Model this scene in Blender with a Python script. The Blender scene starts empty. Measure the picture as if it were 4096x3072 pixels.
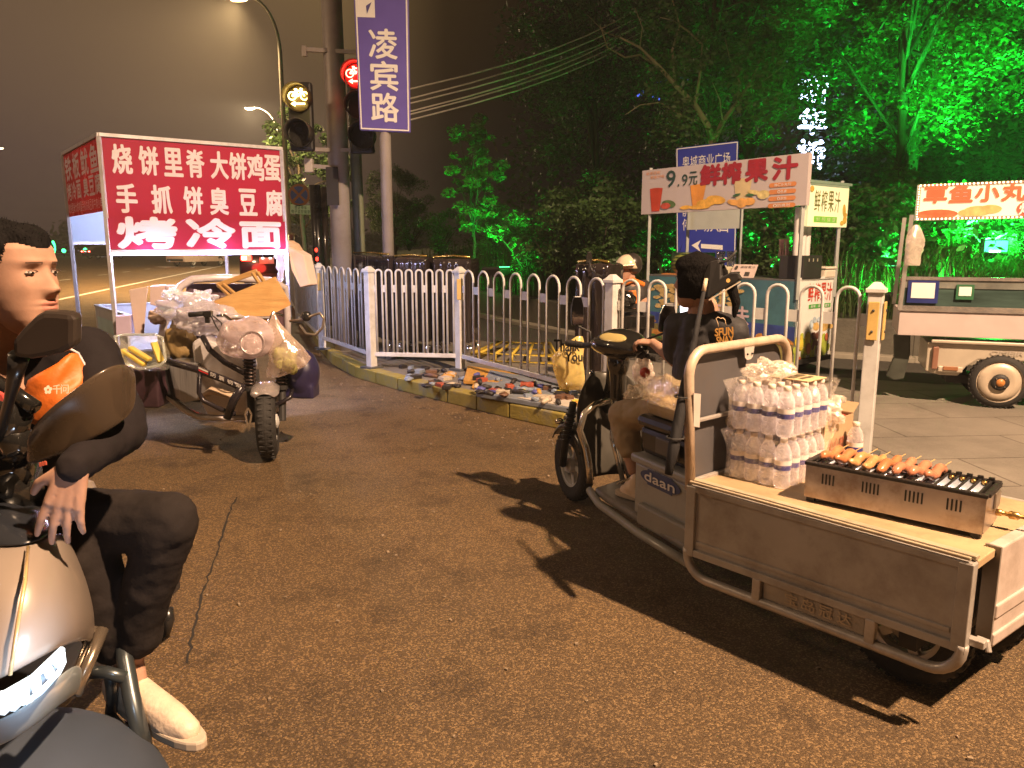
import bpy, bmesh, math, random
import numpy as np
from mathutils import Vector, Matrix, noise
C = bpy.context.scene.collection
R = math.radians
V = Vector

# ------------------------------------------------------------------ camera
CAM_H = 1.6
PITCH = R(10.2)
FL = 3092.0          # focal length in photo pixels (photo 4096 wide)
cam_d = bpy.data.cameras.new("Camera")
cam = bpy.data.objects.new("Camera", cam_d)
C.objects.link(cam)
cam.location = (0, 0, CAM_H)
cam.rotation_euler = (R(90) - PITCH, 0, 0)
cam_d.sensor_width = 36.0
cam_d.lens = 36.0 * FL / 4096.0
cam_d.clip_start = 0.05
cam_d.clip_end = 2000
bpy.context.scene.camera = cam

# ------------------------------------------------------------------ world: night sky with city glow and a painted lamp halo toward the left
w = bpy.data.worlds.new("World")
bpy.context.scene.world = w
w.use_nodes = True
nt = w.node_tree
for n in list(nt.nodes):
    nt.nodes.remove(n)
out = nt.nodes.new("ShaderNodeOutputWorld")
bgn = nt.nodes.new("ShaderNodeBackground")
tc = nt.nodes.new("ShaderNodeTexCoord")
sep = nt.nodes.new("ShaderNodeSeparateXYZ")
nt.links.new(tc.outputs["Generated"], sep.inputs[0])
rx = nt.nodes.new("ShaderNodeValToRGB")      # by x direction: city glow, plus the street lamp's golden halo painted in
cr = rx.color_ramp
cr.elements[0].position = 0.0
cr.elements[0].color = (0.080, 0.054, 0.048, 1)
cr.elements[1].position = 1.0
cr.elements[1].color = (0.0012, 0.0012, 0.0010, 1)
e = cr.elements.new(0.33); e.color = (0.115, 0.074, 0.046, 1)
e = cr.elements.new(0.40); e.color = (0.120, 0.078, 0.040, 1)
e = cr.elements.new(0.46); e.color = (0.022, 0.013, 0.006, 1)
e = cr.elements.new(0.53); e.color = (0.0040, 0.0025, 0.0018, 1)
ma = nt.nodes.new("ShaderNodeMath"); ma.operation = 'MULTIPLY_ADD'
ma.inputs[1].default_value = 0.5; ma.inputs[2].default_value = 0.5
nt.links.new(sep.outputs[0], ma.inputs[0])
nt.links.new(ma.outputs[0], rx.inputs[0])
rz = nt.nodes.new("ShaderNodeValToRGB")      # by elevation: purple-grey low, browner higher
cz = rz.color_ramp
cz.elements[0].position = 0.0; cz.elements[0].color = (0.45, 0.40, 0.55, 1)
cz.elements[1].position = 0.30; cz.elements[1].color = (1.45, 1.35, 1.05, 1)
e = cz.elements.new(0.10); e.color = (0.62, 0.55, 0.72, 1)
nt.links.new(sep.outputs[2], rz.inputs[0])
mx = nt.nodes.new("ShaderNodeMixRGB"); mx.blend_type = 'MULTIPLY'; mx.inputs[0].default_value = 1
nt.links.new(rx.outputs[0], mx.inputs[1]); nt.links.new(rz.outputs[0], mx.inputs[2])
nt.links.new(mx.outputs[0], bgn.inputs[0])
bgn.inputs[1].default_value = 1.0
nt.links.new(bgn.outputs[0], out.inputs[0])

vs = bpy.context.scene.view_settings
vs.view_transform = 'Standard'; vs.look = 'None'; vs.gamma = 1.0; vs.exposure = 0.0
vs.use_curve_mapping = False
cy = bpy.context.scene.cycles
cy.max_bounces = 5; cy.diffuse_bounces = 2; cy.glossy_bounces = 3; cy.transmission_bounces = 4
cy.transparent_max_bounces = 12; cy.volume_bounces = 0
cy.sample_clamp_indirect = 3.0
cy.caustics_reflective = False; cy.caustics_refractive = False
cy.use_denoising = True

def lamp(name, kind, loc, energy, color, radius=0.1, target=None, spot=None, blend=0.5, size=None):
    d = bpy.data.lights.new(name, kind)
    d.energy = energy; d.color = color
    if kind in ('POINT', 'SPOT'): d.shadow_soft_size = radius
    if kind == 'SPOT':
        d.spot_size = R(spot); d.spot_blend = blend
    if kind == 'AREA':
        d.shape = 'RECTANGLE'; d.size, d.size_y = size
    o = bpy.data.objects.new(name, d)
    o.location = loc
    if target is not None:
        o.rotation_euler = (V(target) - V(loc)).to_track_quat('-Z', 'Y').to_euler()
    C.objects.link(o)
    return o

# main lamp: the street lamp that stands just outside the right of the picture
KEY = V((5.3, -1.3, 9.8))
lamp("key_street_lamp_light", 'SPOT', KEY, 18500, (1.0, 0.66, 0.40), 0.16, target=(2.2, 2.6, 0), spot=98, blend=0.75)

lamp("far_street_lamp_light", 'POINT', (-13.0, 4.5, 9.0), 1700, (1.0, 0.66, 0.38), 0.6)
# ------------------------------------------------------------------ pixel helpers (photo pixels -> metres)
_c, _s = math.cos(PITCH), math.sin(PITCH)
def ray(px, py):
    a = (px - 2048) / FL; b = (1536 - py) / FL
    return V((a, _c + b * _s, -_s + b * _c))
def P(px, py, z=0.0):
    d = ray(px, py); t = (z - CAM_H) / d.z
    return V((d.x * t, d.y * t, z))
def D(px, py, y):
    d = ray(px, py); t = y / d.y
    return V((d.x * t, y, CAM_H + d.z * t))

# ------------------------------------------------------------------ materials
MATS = {}
def mat(name, col=(0.5, 0.5, 0.5), rough=0.5, metal=0.0, var=0.12, scale=6.0, bump=0.0, bscale=None,
        emit=None, estr=0.0, coat=0.0, trans=0.0, alpha=1.0, dirt=None, dscale=3.0, damt=0.5, spec=None, stretch=None):
    if name in MATS: return MATS[name]
    m = bpy.data.materials.new(name); m.use_nodes = True
    t = m.node_tree; b = t.nodes["Principled BSDF"]
    b.inputs["Roughness"].default_value = rough
    b.inputs["Metallic"].default_value = metal
    if coat: b.inputs["Coat Weight"].default_value = coat
    if spec is not None: b.inputs["Specular IOR Level"].default_value = spec
    tcn = t.nodes.new("ShaderNodeTexCoord")
    src = tcn.outputs["Object"]
    if stretch:
        mp = t.nodes.new("ShaderNodeMapping"); mp.inputs["Scale"].default_value = stretch
        t.links.new(src, mp.inputs[0]); src = mp.outputs[0]
    nz = t.nodes.new("ShaderNodeTexNoise"); nz.inputs["Scale"].default_value = scale
    nz.inputs["Detail"].default_value = 5; nz.inputs["Roughness"].default_value = 0.6
    t.links.new(src, nz.inputs["Vector"])
    rp = t.nodes.new("ShaderNodeValToRGB")
    lo = [max(0, c * (1 - var)) for c in col]; hi = [min(1, c * (1 + var)) for c in col]
    rp.color_ramp.elements[0].color = (*lo, 1); rp.color_ramp.elements[1].color = (*hi, 1)
    rp.color_ramp.elements[0].position = 0.3; rp.color_ramp.elements[1].position = 0.7
    t.links.new(nz.outputs["Fac"], rp.inputs[0])
    cout = rp.outputs[0]
    if dirt:
        n2 = t.nodes.new("ShaderNodeTexNoise"); n2.inputs["Scale"].default_value = dscale
        n2.inputs["Detail"].default_value = 8; n2.inputs["Roughness"].default_value = 0.7
        t.links.new(tcn.outputs["Object"], n2.inputs["Vector"])
        r2 = t.nodes.new("ShaderNodeValToRGB")
        r2.color_ramp.elements[0].position = 0.48; r2.color_ramp.elements[1].position = 0.68
        r2.color_ramp.elements[0].color = (0, 0, 0, 1); r2.color_ramp.elements[1].color = (damt, damt, damt, 1)
        t.links.new(n2.outputs["Fac"], r2.inputs[0])
        mm = t.nodes.new("ShaderNodeMixRGB"); t.links.new(r2.outputs[0], mm.inputs[0])
        t.links.new(cout, mm.inputs[1]); mm.inputs[2].default_value = (*dirt, 1)
        cout = mm.outputs[0]
    t.links.new(cout, b.inputs["Base Color"])
    # roughness wander
    mr = t.nodes.new("ShaderNodeMapRange")
    mr.inputs["To Min"].default_value = max(0.02, rough - 0.08); mr.inputs["To Max"].default_value = min(1, rough + 0.1)
    t.links.new(nz.outputs["Fac"], mr.inputs["Value"]); t.links.new(mr.outputs[0], b.inputs["Roughness"])
    if bump:
        bn = t.nodes.new("ShaderNodeTexNoise"); bn.inputs["Scale"].default_value = bscale or scale * 4
        bn.inputs["Detail"].default_value = 4
        t.links.new(src, bn.inputs["Vector"])
        bp = t.nodes.new("ShaderNodeBump"); bp.inputs["Strength"].default_value = bump
        bp.inputs["Distance"].default_value = 0.02
        t.links.new(bn.outputs["Fac"], bp.inputs["Height"]); t.links.new(bp.outputs[0], b.inputs["Normal"])
    if emit is not None:
        b.inputs["Emission Color"].default_value = (*emit, 1); b.inputs["Emission Strength"].default_value = estr
    if trans: b.inputs["Transmission Weight"].default_value = trans
    if alpha < 1: b.inputs["Alpha"].default_value = alpha
    MATS[name] = m
    return m

def film(name, col=(.8,.8,.8), opac=0.35, rough=0.15, bump=0.6, bscale=14.0, gloss=0.35, transl=0.5):
    """thin plastic film: see-through mixed with diffuse/translucent and gloss"""
    if name in MATS: return MATS[name]
    m = bpy.data.materials.new(name); m.use_nodes = True
    t = m.node_tree
    for n in list(t.nodes): t.nodes.remove(n)
    o = t.nodes.new("ShaderNodeOutputMaterial")
    tr = t.nodes.new("ShaderNodeBsdfTransparent"); tr.inputs[0].default_value = (1, 1, 1, 1)
    df = t.nodes.new("ShaderNodeBsdfDiffuse"); df.inputs[0].default_value = (*col, 1)
    tl = t.nodes.new("ShaderNodeBsdfTranslucent"); tl.inputs[0].default_value = (*col, 1)
    gl = t.nodes.new("ShaderNodeBsdfGlossy"); gl.inputs["Roughness"].default_value = rough
    m1 = t.nodes.new("ShaderNodeMixShader"); m1.inputs[0].default_value = transl
    t.links.new(df.outputs[0], m1.inputs[1]); t.links.new(tl.outputs[0], m1.inputs[2])
    m2 = t.nodes.new("ShaderNodeMixShader")
    tcn = t.nodes.new("ShaderNodeTexCoord")
    nz = t.nodes.new("ShaderNodeTexNoise"); nz.inputs["Scale"].default_value = bscale; nz.inputs["Detail"].default_value = 3
    nz.inputs["Distortion"].default_value = 1.2
    t.links.new(tcn.outputs["Object"], nz.inputs["Vector"])
    mr = t.nodes.new("ShaderNodeMapRange"); mr.inputs["From Min"].default_value = 0.3; mr.inputs["From Max"].default_value = 0.7
    mr.inputs["To Min"].default_value = opac * 0.6; mr.inputs["To Max"].default_value = min(1, opac * 1.4)
    t.links.new(nz.outputs["Fac"], mr.inputs["Value"]); t.links.new(mr.outputs[0], m2.inputs[0])
    t.links.new(tr.outputs[0], m2.inputs[1]); t.links.new(m1.outputs[0], m2.inputs[2])
    bp = t.nodes.new("ShaderNodeBump"); bp.inputs["Strength"].default_value = bump; bp.inputs["Distance"].default_value = 0.02
    t.links.new(nz.outputs["Fac"], bp.inputs["Height"]); t.links.new(bp.outputs[0], gl.inputs["Normal"])
    fr = t.nodes.new("ShaderNodeLayerWeight"); fr.inputs[0].default_value = 0.3
    t.links.new(bp.outputs[0], fr.inputs["Normal"])
    mg = t.nodes.new("ShaderNodeMath"); mg.operation = 'MULTIPLY_ADD'; mg.inputs[1].default_value = 0.5
    mg.inputs[2].default_value = gloss * 0.3; mg.use_clamp = True
    t.links.new(fr.outputs["Fresnel"], mg.inputs[0])
    m3 = t.nodes.new("ShaderNodeAddShader"); t.links.new(mg.outputs[0], gl.inputs[0])
    t.links.new(m2.outputs[0], m3.inputs[0]); t.links.new(gl.outputs[0], m3.inputs[1])
    t.links.new(m3.outputs[0], o.inputs[0])
    MATS[name] = m
    return m

def cloth_lit(name, col, transl=0.45, rough=0.5, fscale=2.2):
    """banner fabric that lets light from behind through"""
    if name in MATS: return MATS[name]
    m = mat(name, col, rough, var=0.06, scale=3, bump=0.25, bscale=fscale)
    t = m.node_tree; b = t.nodes["Principled BSDF"]; o = t.nodes["Material Output"]
    tl = t.nodes.new("ShaderNodeBsdfTranslucent"); tl.inputs[0].default_value = (*col, 1)
    mx = t.nodes.new("ShaderNodeMixShader"); mx.inputs[0].default_value = transl
    t.links.new(b.outputs[0], mx.inputs[1]); t.links.new(tl.outputs[0], mx.inputs[2])
    t.links.new(mx.outputs[0], o.inputs[0])
    return m

def glow(name, col, strength):
    return mat(name, col, 0.4, emit=col, estr=strength, var=0.02)

# ------------------------------------------------------------------ mesh builder
class MB:
    def __init__(s): s.bm = bmesh.new()
    def box(s, c, size, ax=None, taper=None):
        c = V(c); sx, sy, sz = [d / 2 for d in size]
        X, Y, Z = ax if ax else (V((1, 0, 0)), V((0, 1, 0)), V((0, 0, 1)))
        vs_ = []
        for dz in (-1, 1):
            k = 1 if (dz < 0 or not taper) else taper
            for dx, dy in ((-1, -1), (1, -1), (1, 1), (-1, 1)):
                vs_.append(s.bm.verts.new(c + X * dx * sx * k + Y * dy * sy * k + Z * dz * sz))
        a = vs_
        for f in ((0, 3, 2, 1), (4, 5, 6, 7), (0, 1, 5, 4), (1, 2, 6, 5), (2, 3, 7, 6), (3, 0, 4, 7)):
            s.bm.faces.new([a[i] for i in f])
        return s
    def bar(s, p, q, wd, ht=None, up=(0, 0, 1)):
        """rectangular bar from p to q"""
        p, q = V(p), V(q); d = (q - p); L = d.length
        if L < 1e-6: return s
        Z = d / L; X = Z.cross(V(up))
        if X.length < 1e-3: X = Z.cross(V((0, 1, 0)))
        X.normalize(); Y = X.cross(Z)
        return s.box((p + q) / 2, (wd, ht or wd, L), (X, Y, Z))
    def poly(s, pts, ext):
        """closed prism: polygon points, extruded by vector ext"""
        pts = [V(p) for p in pts]; ext = V(ext)
        a = [s.bm.verts.new(p) for p in pts]; b = [s.bm.verts.new(p + ext) for p in pts]
        n = len(pts)
        s.bm.faces.new(a[::-1]); s.bm.faces.new(b)
        for i in range(n):
            s.bm.faces.new([a[i], a[(i + 1) % n], b[(i + 1) % n], b[i]])
        return s
    def face(s, pts):
        s.bm.faces.new([s.bm.verts.new(V(p)) for p in pts]); return s
    def tube(s, pts, r, seg=10, closed=False, cap=True, flat=None, upv=None):
        pts = [V(p) for p in pts]; n = len(pts)
        rs = r if isinstance(r, (list, tuple)) else [r] * n
        rings = []; prev = None
        for i, p in enumerate(pts):
            if closed: d = pts[(i + 1) % n] - pts[i - 1]
            elif i == 0: d = pts[1] - pts[0]
            elif i == n - 1: d = pts[-1] - pts[-2]
            else: d = (pts[i + 1] - p).normalized() + (p - pts[i - 1]).normalized()
            if d.length < 1e-9: d = V((0, 0, 1))
            d.normalize()
            if prev is None:
                x = d.cross(V(upv) if upv else V((0, 0, 1)))
                if x.length < 1e-2: x = d.cross(V((0, 1, 0)))
            else:
                x = prev - d * prev.dot(d)
                if x.length < 1e-4: x = d.cross(V((0, 0, 1)))
            x.normalize(); y = d.cross(x); prev = x
            fy = flat if flat else 1.0
            rings.append([s.bm.verts.new(p + (x * math.cos(a) + y * math.sin(a) * fy) * rs[i])
                          for a in [2 * math.pi * k / seg for k in range(seg)]])
        m = n if closed else n - 1
        for i in range(m):
            A, B = rings[i], rings[(i + 1) % n]
            for k in range(seg):
                s.bm.faces.new([A[k], A[(k + 1) % seg], B[(k + 1) % seg], B[k]])
        if cap and not closed:
            s.bm.faces.new(rings[0][::-1]); s.bm.faces.new(rings[-1])
        return s
    def lathe(s, prof, o=(0, 0, 0), axis=(0, 0, 1), seg=24, cap=True):
        o = V(o); Z = V(axis).normalized(); X = Z.orthogonal().normalized(); Y = Z.cross(X)
        rings = []
        for r, z in prof:
            rings.append([s.bm.verts.new(o + Z * z + (X * math.cos(2 * math.pi * k / seg) + Y * math.sin(2 * math.pi * k / seg)) * max(r, 1e-4)) for k in range(seg)])
        for A, B in zip(rings, rings[1:]):
            for k in range(seg):
                s.bm.faces.new([A[k], A[(k + 1) % seg], B[(k + 1) % seg], B[k]])
        if cap:
            s.bm.faces.new(rings[0][::-1]); s.bm.faces.new(rings[-1])
        return s
    def sph(s, c, r, ax=None, u=16, v=10, nz=0.0, ns=8.0, seed=0):
        c = V(c)
        if not hasattr(r, '__len__'): r = (r, r, r)
        X, Y, Z = ax if ax else (V((1, 0, 0)), V((0, 1, 0)), V((0, 0, 1)))
        rows = []
        for i in range(1, v):
            th = math.pi * i / v; row = []
            for k in range(u):
                ph = 2 * math.pi * k / u
                q = V((math.sin(th) * math.cos(ph), math.sin(th) * math.sin(ph), math.cos(th)))
                f = 1 + (nz * noise.noise(q * ns / 4 + V((seed * 7.3, seed, 0))) if nz else 0)
                row.append(s.bm.verts.new(c + (X * q.x * r[0] + Y * q.y * r[1] + Z * q.z * r[2]) * f))
            rows.append(row)
        t = s.bm.verts.new(c + Z * r[2]); b = s.bm.verts.new(c - Z * r[2])
        for A, B in zip(rows, rows[1:]):
            for k in range(u):
                s.bm.faces.new([A[k], B[k], B[(k + 1) % u], A[(k + 1) % u]])
        for k in range(u):
            s.bm.faces.new([t, rows[0][k], rows[0][(k + 1) % u]])
            s.bm.faces.new([b, rows[-1][(k + 1) % u], rows[-1][k]])
        return s
    def bone(s, p, r0, q, r1, seg=14):
        """capsule with different end radii"""
        s.tube([p, q], [r0, r1], seg=seg)
        s.sph(p, r0, u=seg, v=8); s.sph(q, r1, u=seg, v=8)
        return s
    def chain(s, pts, rs, seg=14):
        for i in range(len(pts) - 1): s.bone(pts[i], rs[i], pts[i + 1], rs[i + 1], seg)
        return s
    def jitter(s, amp, sc=10.0, seed=0):
        for v in s.bm.verts:
            v.co += noise.noise_vector(v.co * sc + V((seed * 3.1, seed, -seed))) * amp
        return s
    def build(s, name, m, parent=None, smooth=False, bevel=0.0, remesh=0.0, sm_iter=0, sub=0, solid=0.0):
        bmesh.ops.recalc_face_normals(s.bm, faces=s.bm.faces[:])
        me = bpy.data.meshes.new(name); s.bm.to_mesh(me); s.bm.free()
        o = bpy.data.objects.new(name, me)
        if m: me.materials.append(m)
        C.objects.link(o)
        if smooth:
            me.polygons.foreach_set("use_smooth", [True] * len(me.polygons))
        if remesh:
            md = o.modifiers.new("rm", 'REMESH'); md.mode = 'VOXEL'; md.voxel_size = remesh; md.use_smooth_shade = True
        if sm_iter:
            md = o.modifiers.new("sm", 'SMOOTH'); md.iterations = sm_iter; md.factor = 0.5
        if solid:
            md = o.modifiers.new("so", 'SOLIDIFY'); md.thickness = solid; md.offset = 0
        if bevel:
            md = o.modifiers.new("bv", 'BEVEL'); md.width = bevel; md.segments = 2; md.limit_method = 'ANGLE'; md.angle_limit = R(40)
        if sub:
            md = o.modifiers.new("sb", 'SUBSURF'); md.levels = sub; md.render_levels = sub
        if parent: attach(o, parent)
        return o

def attach(o, parent):
    o.parent = parent
    mw = Matrix.Identity(4); p = parent
    mw = world_of(parent)
    o.matrix_parent_inverse = mw.inverted()
def world_of(p):
    m = p.matrix_basis.copy()
    if p.parent: m = world_of(p.parent) @ p.matrix_parent_inverse @ m
    return m
def thing(name, label, cat, loc=(0, 0, 0), rz=0, group=None):
    o = bpy.data.objects.new(name, None); C.objects.link(o)
    o.location = loc; o.rotation_euler = (0, 0, rz); o.empty_display_size = 0.1
    o['label'] = label; o['category'] = cat
    if group: o['group'] = group
    return o
def tag(o, label, cat, group=None):
    o['label'] = label; o['category'] = cat
    if group: o['group'] = group
    return o
def kindof(o, k):
    o['kind'] = k; return o
KIDS = {}
def copy_tree(o, loc=None, rz=None, label=None, group=None, parent=None, scale=None):
    c = o.copy(); C.objects.link(c)
    if parent is not None:
        c.parent = parent; c.matrix_parent_inverse = o.matrix_parent_inverse.copy()
    if loc is not None: c.location = loc
    if rz is not None: c.rotation_euler = (0, 0, rz)
    if scale is not None: c.scale = (scale, scale, scale)
    if label: c['label'] = label
    if group: c['group'] = group
    for ch in [k for k in o.children]:
        copy_tree(ch, parent=c)
    return c

# ------------------------------------------------------------------ lettering
_tc = {}
def glyph(ch, bold=0.0):
    k = (ch, bold)
    if k in _tc: return _tc[k]
    cu = bpy.data.curves.new("t", 'FONT'); cu.body = ch; cu.size = 1.0; cu.offset = bold; cu.resolution_u = 3
    ob = bpy.data.objects.new("t", cu); C.objects.link(ob)
    bpy.context.view_layer.update()
    dg = bpy.context.evaluated_depsgraph_get()
    me = ob.evaluated_get(dg).to_mesh()
    vs_ = [(v.co.x, v.co.y) for v in me.vertices]; fs = [tuple(p.vertices) for p in me.polygons]
    ob.evaluated_get(dg).to_mesh_clear()
    bpy.data.objects.remove(ob); bpy.data.curves.remove(cu)
    _tc[k] = (vs_, fs)
    return _tc[k]
class Quad:
    """flat panel given by corners bottom-left, bottom-right, top-right, top-left, facing the viewer of its front"""
    def __init__(s, bl, br, tr, tl):
        s.c = [V(bl), V(br), V(tr), V(tl)]
        s.n = ((s.c[1] - s.c[0]).cross(s.c[3] - s.c[0])).normalized()
    def at(s, u, v, off=0.0):
        a = s.c[0].lerp(s.c[1], u); b = s.c[3].lerp(s.c[2], u)
        return a.lerp(b, v) + s.n * off
    def panel(s, mb, thick):
        mb.poly([s.c[0], s.c[1], s.c[2], s.c[3]], -s.n * thick); return mb
    def write(s, mb, text, u0, v0, u1, v1, bold=0.0, off=0.004):
        """whole string stretched into the cell; bold thickens the strokes by layering shifted copies"""
        vs_, fs = glyph(text, 0.0)
        if not vs_: return mb
        xs = [p[0] for p in vs_]; ys = [p[1] for p in vs_]
        x0, x1, y0, y1 = min(xs), max(xs), min(ys), max(ys)
        wm_ = max((s.c[1] - s.c[0]).length, 1e-6); hm_ = max((s.c[3] - s.c[0]).length, 1e-6)
        d = bold * min(abs(u1 - u0) * wm_, abs(v1 - v0) * hm_)
        du, dv = d / wm_, d / hm_
        sh = [(0, 0)] if bold < .015 else [(-du, 0), (du, 0), (0, -dv), (0, dv)]
        if bold >= .04: sh += [(-du * .7, -dv * .7), (du * .7, dv * .7), (-du * .7, dv * .7), (du * .7, -dv * .7)]
        for k, (a, b) in enumerate(sh):
            bv = [mb.bm.verts.new(s.at(u0 + (u1 - u0) * (x - x0) / max(x1 - x0, 1e-6) + a, v0 + (v1 - v0) * (y - y0) / max(y1 - y0, 1e-6) + b, off + k * .0002)) for x, y in vs_]
            for f in fs:
                try: mb.bm.faces.new([bv[i] for i in f])
                except ValueError: pass
        return mb
    def spread(s, mb, text, u0, v0, u1, v1, gap=0.12, bold=0.0, off=0.004, widths=None):
        n = len(text); cw = (u1 - u0) / n
        for i, ch in enumerate(text):
            if ch == ' ': continue
            s.write(mb, ch, u0 + cw * (i + gap / 2), v0, u0 + cw * (i + 1 - gap / 2), v1, bold, off)
        return mb
    def rect(s, mb, u0, v0, u1, v1, off=0.003):
        mb.face([s.at(u0, v0, off), s.at(u1, v0, off), s.at(u1, v1, off), s.at(u0, v1, off)]); return mb
    def blob(s, mb, u, v, ru, rv, off=0.003, n=20, a0=0, a1=360, rot=0):
        pts = []
        for k in range(n):
            a = R(a0 + (a1 - a0) * k / (n if a1 - a0 == 360 else n - 1))
            x, y = math.cos(a) * ru, math.sin(a) * rv
            cr_, sr_ = math.cos(R(rot)), math.sin(R(rot))
            pts.append(s.at(u + x * cr_ - y * sr_, v + x * sr_ + y * cr_, off))
        mb.face(pts); return mb
    def line(s, mb, pts, wd, off=0.003):
        for (a, b), (c, d) in zip(pts, pts[1:]):
            p, q = s.at(a, b, off), s.at(c, d, off)
            t = (q - p).normalized().cross(s.n) * wd / 2
            mb.face([p - t, q - t, q + t, p + t])
        return mb
def frame_border(q, mb, m, wd, off=0.003):
    w_ = (q.c[1] - q.c[0]).length; h_ = (q.c[3] - q.c[0]).length
    a, b = m / w_, m / h_; c_, d_ = wd / w_, wd / h_
    q.rect(mb, a, b, 1 - a, b + d_, off); q.rect(mb, a, 1 - b - d_, 1 - a, 1 - b, off)
    q.rect(mb, a, b + d_, a + c_, 1 - b - d_, off); q.rect(mb, 1 - a - c_, b + d_, 1 - a, 1 - b - d_, off)
    return mb
# ================================================================== SETTING
def asphalt_mat():
    m = bpy.data.materials.new("asphalt"); m.use_nodes = True
    t = m.node_tree; b = t.nodes["Principled BSDF"]; L = t.links.new
    tcn = t.nodes.new("ShaderNodeTexCoord")
    big = t.nodes.new("ShaderNodeTexNoise"); big.inputs["Scale"].default_value = 0.9; big.inputs["Detail"].default_value = 6
    fine = t.nodes.new("ShaderNodeTexNoise"); fine.inputs["Scale"].default_value = 85; fine.inputs["Detail"].default_value = 6
    fine.inputs["Roughness"].default_value = 0.75
    vor = t.nodes.new("ShaderNodeTexVoronoi"); vor.inputs["Scale"].default_value = 165
    for n in (big, fine, vor): L(tcn.outputs["Object"], n.inputs["Vector"])
    r1 = t.nodes.new("ShaderNodeValToRGB")
    r1.color_ramp.elements[0].position = 0.30; r1.color_ramp.elements[0].color = (0.036, 0.0230, 0.0105, 1)
    r1.color_ramp.elements[1].position = 0.72; r1.color_ramp.elements[1].color = (0.138, 0.083, 0.036, 1)
    L(fine.outputs["Fac"], r1.inputs[0])
    r2 = t.nodes.new("ShaderNodeValToRGB")          # pale worn stones
    r2.color_ramp.elements[0].position = 0.62; r2.color_ramp.elements[0].color = (0, 0, 0, 1)
    r2.color_ramp.elements[1].position = 0.95; r2.color_ramp.elements[1].color = (0.75, 0.75, 0.75, 1)
    sp = t.nodes.new("ShaderNodeSeparateColor"); L(vor.outputs["Color"], sp.inputs[0]); L(sp.outputs[0], r2.inputs[0])
    mx = t.nodes.new("ShaderNodeMixRGB"); L(r2.outputs[0], mx.inputs[0]); L(r1.outputs[0], mx.inputs[1])
    mx.inputs[2].default_value = (0.32, 0.205, 0.095, 1)
    r3 = t.nodes.new("ShaderNodeValToRGB")
    r3.color_ramp.elements[0].position = 0.3; r3.color_ramp.elements[0].color = (0.78, 0.78, 0.80, 1)
    r3.color_ramp.elements[1].position = 0.7; r3.color_ramp.elements[1].color = (1.15, 1.12, 1.05, 1)
    L(big.outputs["Fac"], r3.inputs[0])
    m2 = t.nodes.new("ShaderNodeMixRGB"); m2.blend_type = 'MULTIPLY'; m2.inputs[0].default_value = 1
    L(mx.outputs[0], m2.inputs[1]); L(r3.outputs[0], m2.inputs[2])
    st_ = t.nodes.new("ShaderNodeTexNoise"); st_.inputs["Scale"].default_value = 2.6; st_.inputs["Detail"].default_value = 9; st_.inputs["Roughness"].default_value = 0.7
    L(tcn.outputs["Object"], st_.inputs["Vector"])
    r4 = t.nodes.new("ShaderNodeValToRGB"); r4.color_ramp.elements[0].position = 0.52; r4.color_ramp.elements[0].color = (1, 1, 1, 1)
    r4.color_ramp.elements[1].position = 0.70; r4.color_ramp.elements[1].color = (0.45, 0.43, 0.42, 1)
    L(st_.outputs["Fac"], r4.inputs[0])
    m4 = t.nodes.new("ShaderNodeMixRGB"); m4.blend_type = 'MULTIPLY'; m4.inputs[0].default_value = 1
    L(m2.outputs[0], m4.inputs[1]); L(r4.outputs[0], m4.inputs[2]); L(m4.outputs[0], b.inputs["Base Color"])
    rr_ = t.nodes.new("ShaderNodeMapRange"); rr_.inputs["To Min"].default_value = 0.5; rr_.inputs["To Max"].default_value = 0.9
    L(st_.outputs["Fac"], rr_.inputs["Value"]); L(rr_.outputs[0], b.inputs["Roughness"])
    bp = t.nodes.new("ShaderNodeBump"); bp.inputs["Strength"].default_value = 0.75; bp.inputs["Distance"].default_value = 0.012
    ad = t.nodes.new("ShaderNodeMath"); ad.operation = 'MULTIPLY_ADD'; ad.inputs[1].default_value = -0.45
    L(vor.outputs["Distance"], ad.inputs[0]); L(fine.outputs["Fac"], ad.inputs[2]); L(ad.outputs[0], bp.inputs["Height"])
    L(bp.outputs[0], b.inputs["Normal"])
    return m
ASPH = asphalt_mat()
ground = MB().face([(-300, -60, 0), (300, -60, 0), (300, 500, 0), (-300, 500, 0)]).build("road", ASPH)
kindof(ground, 'structure')

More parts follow.
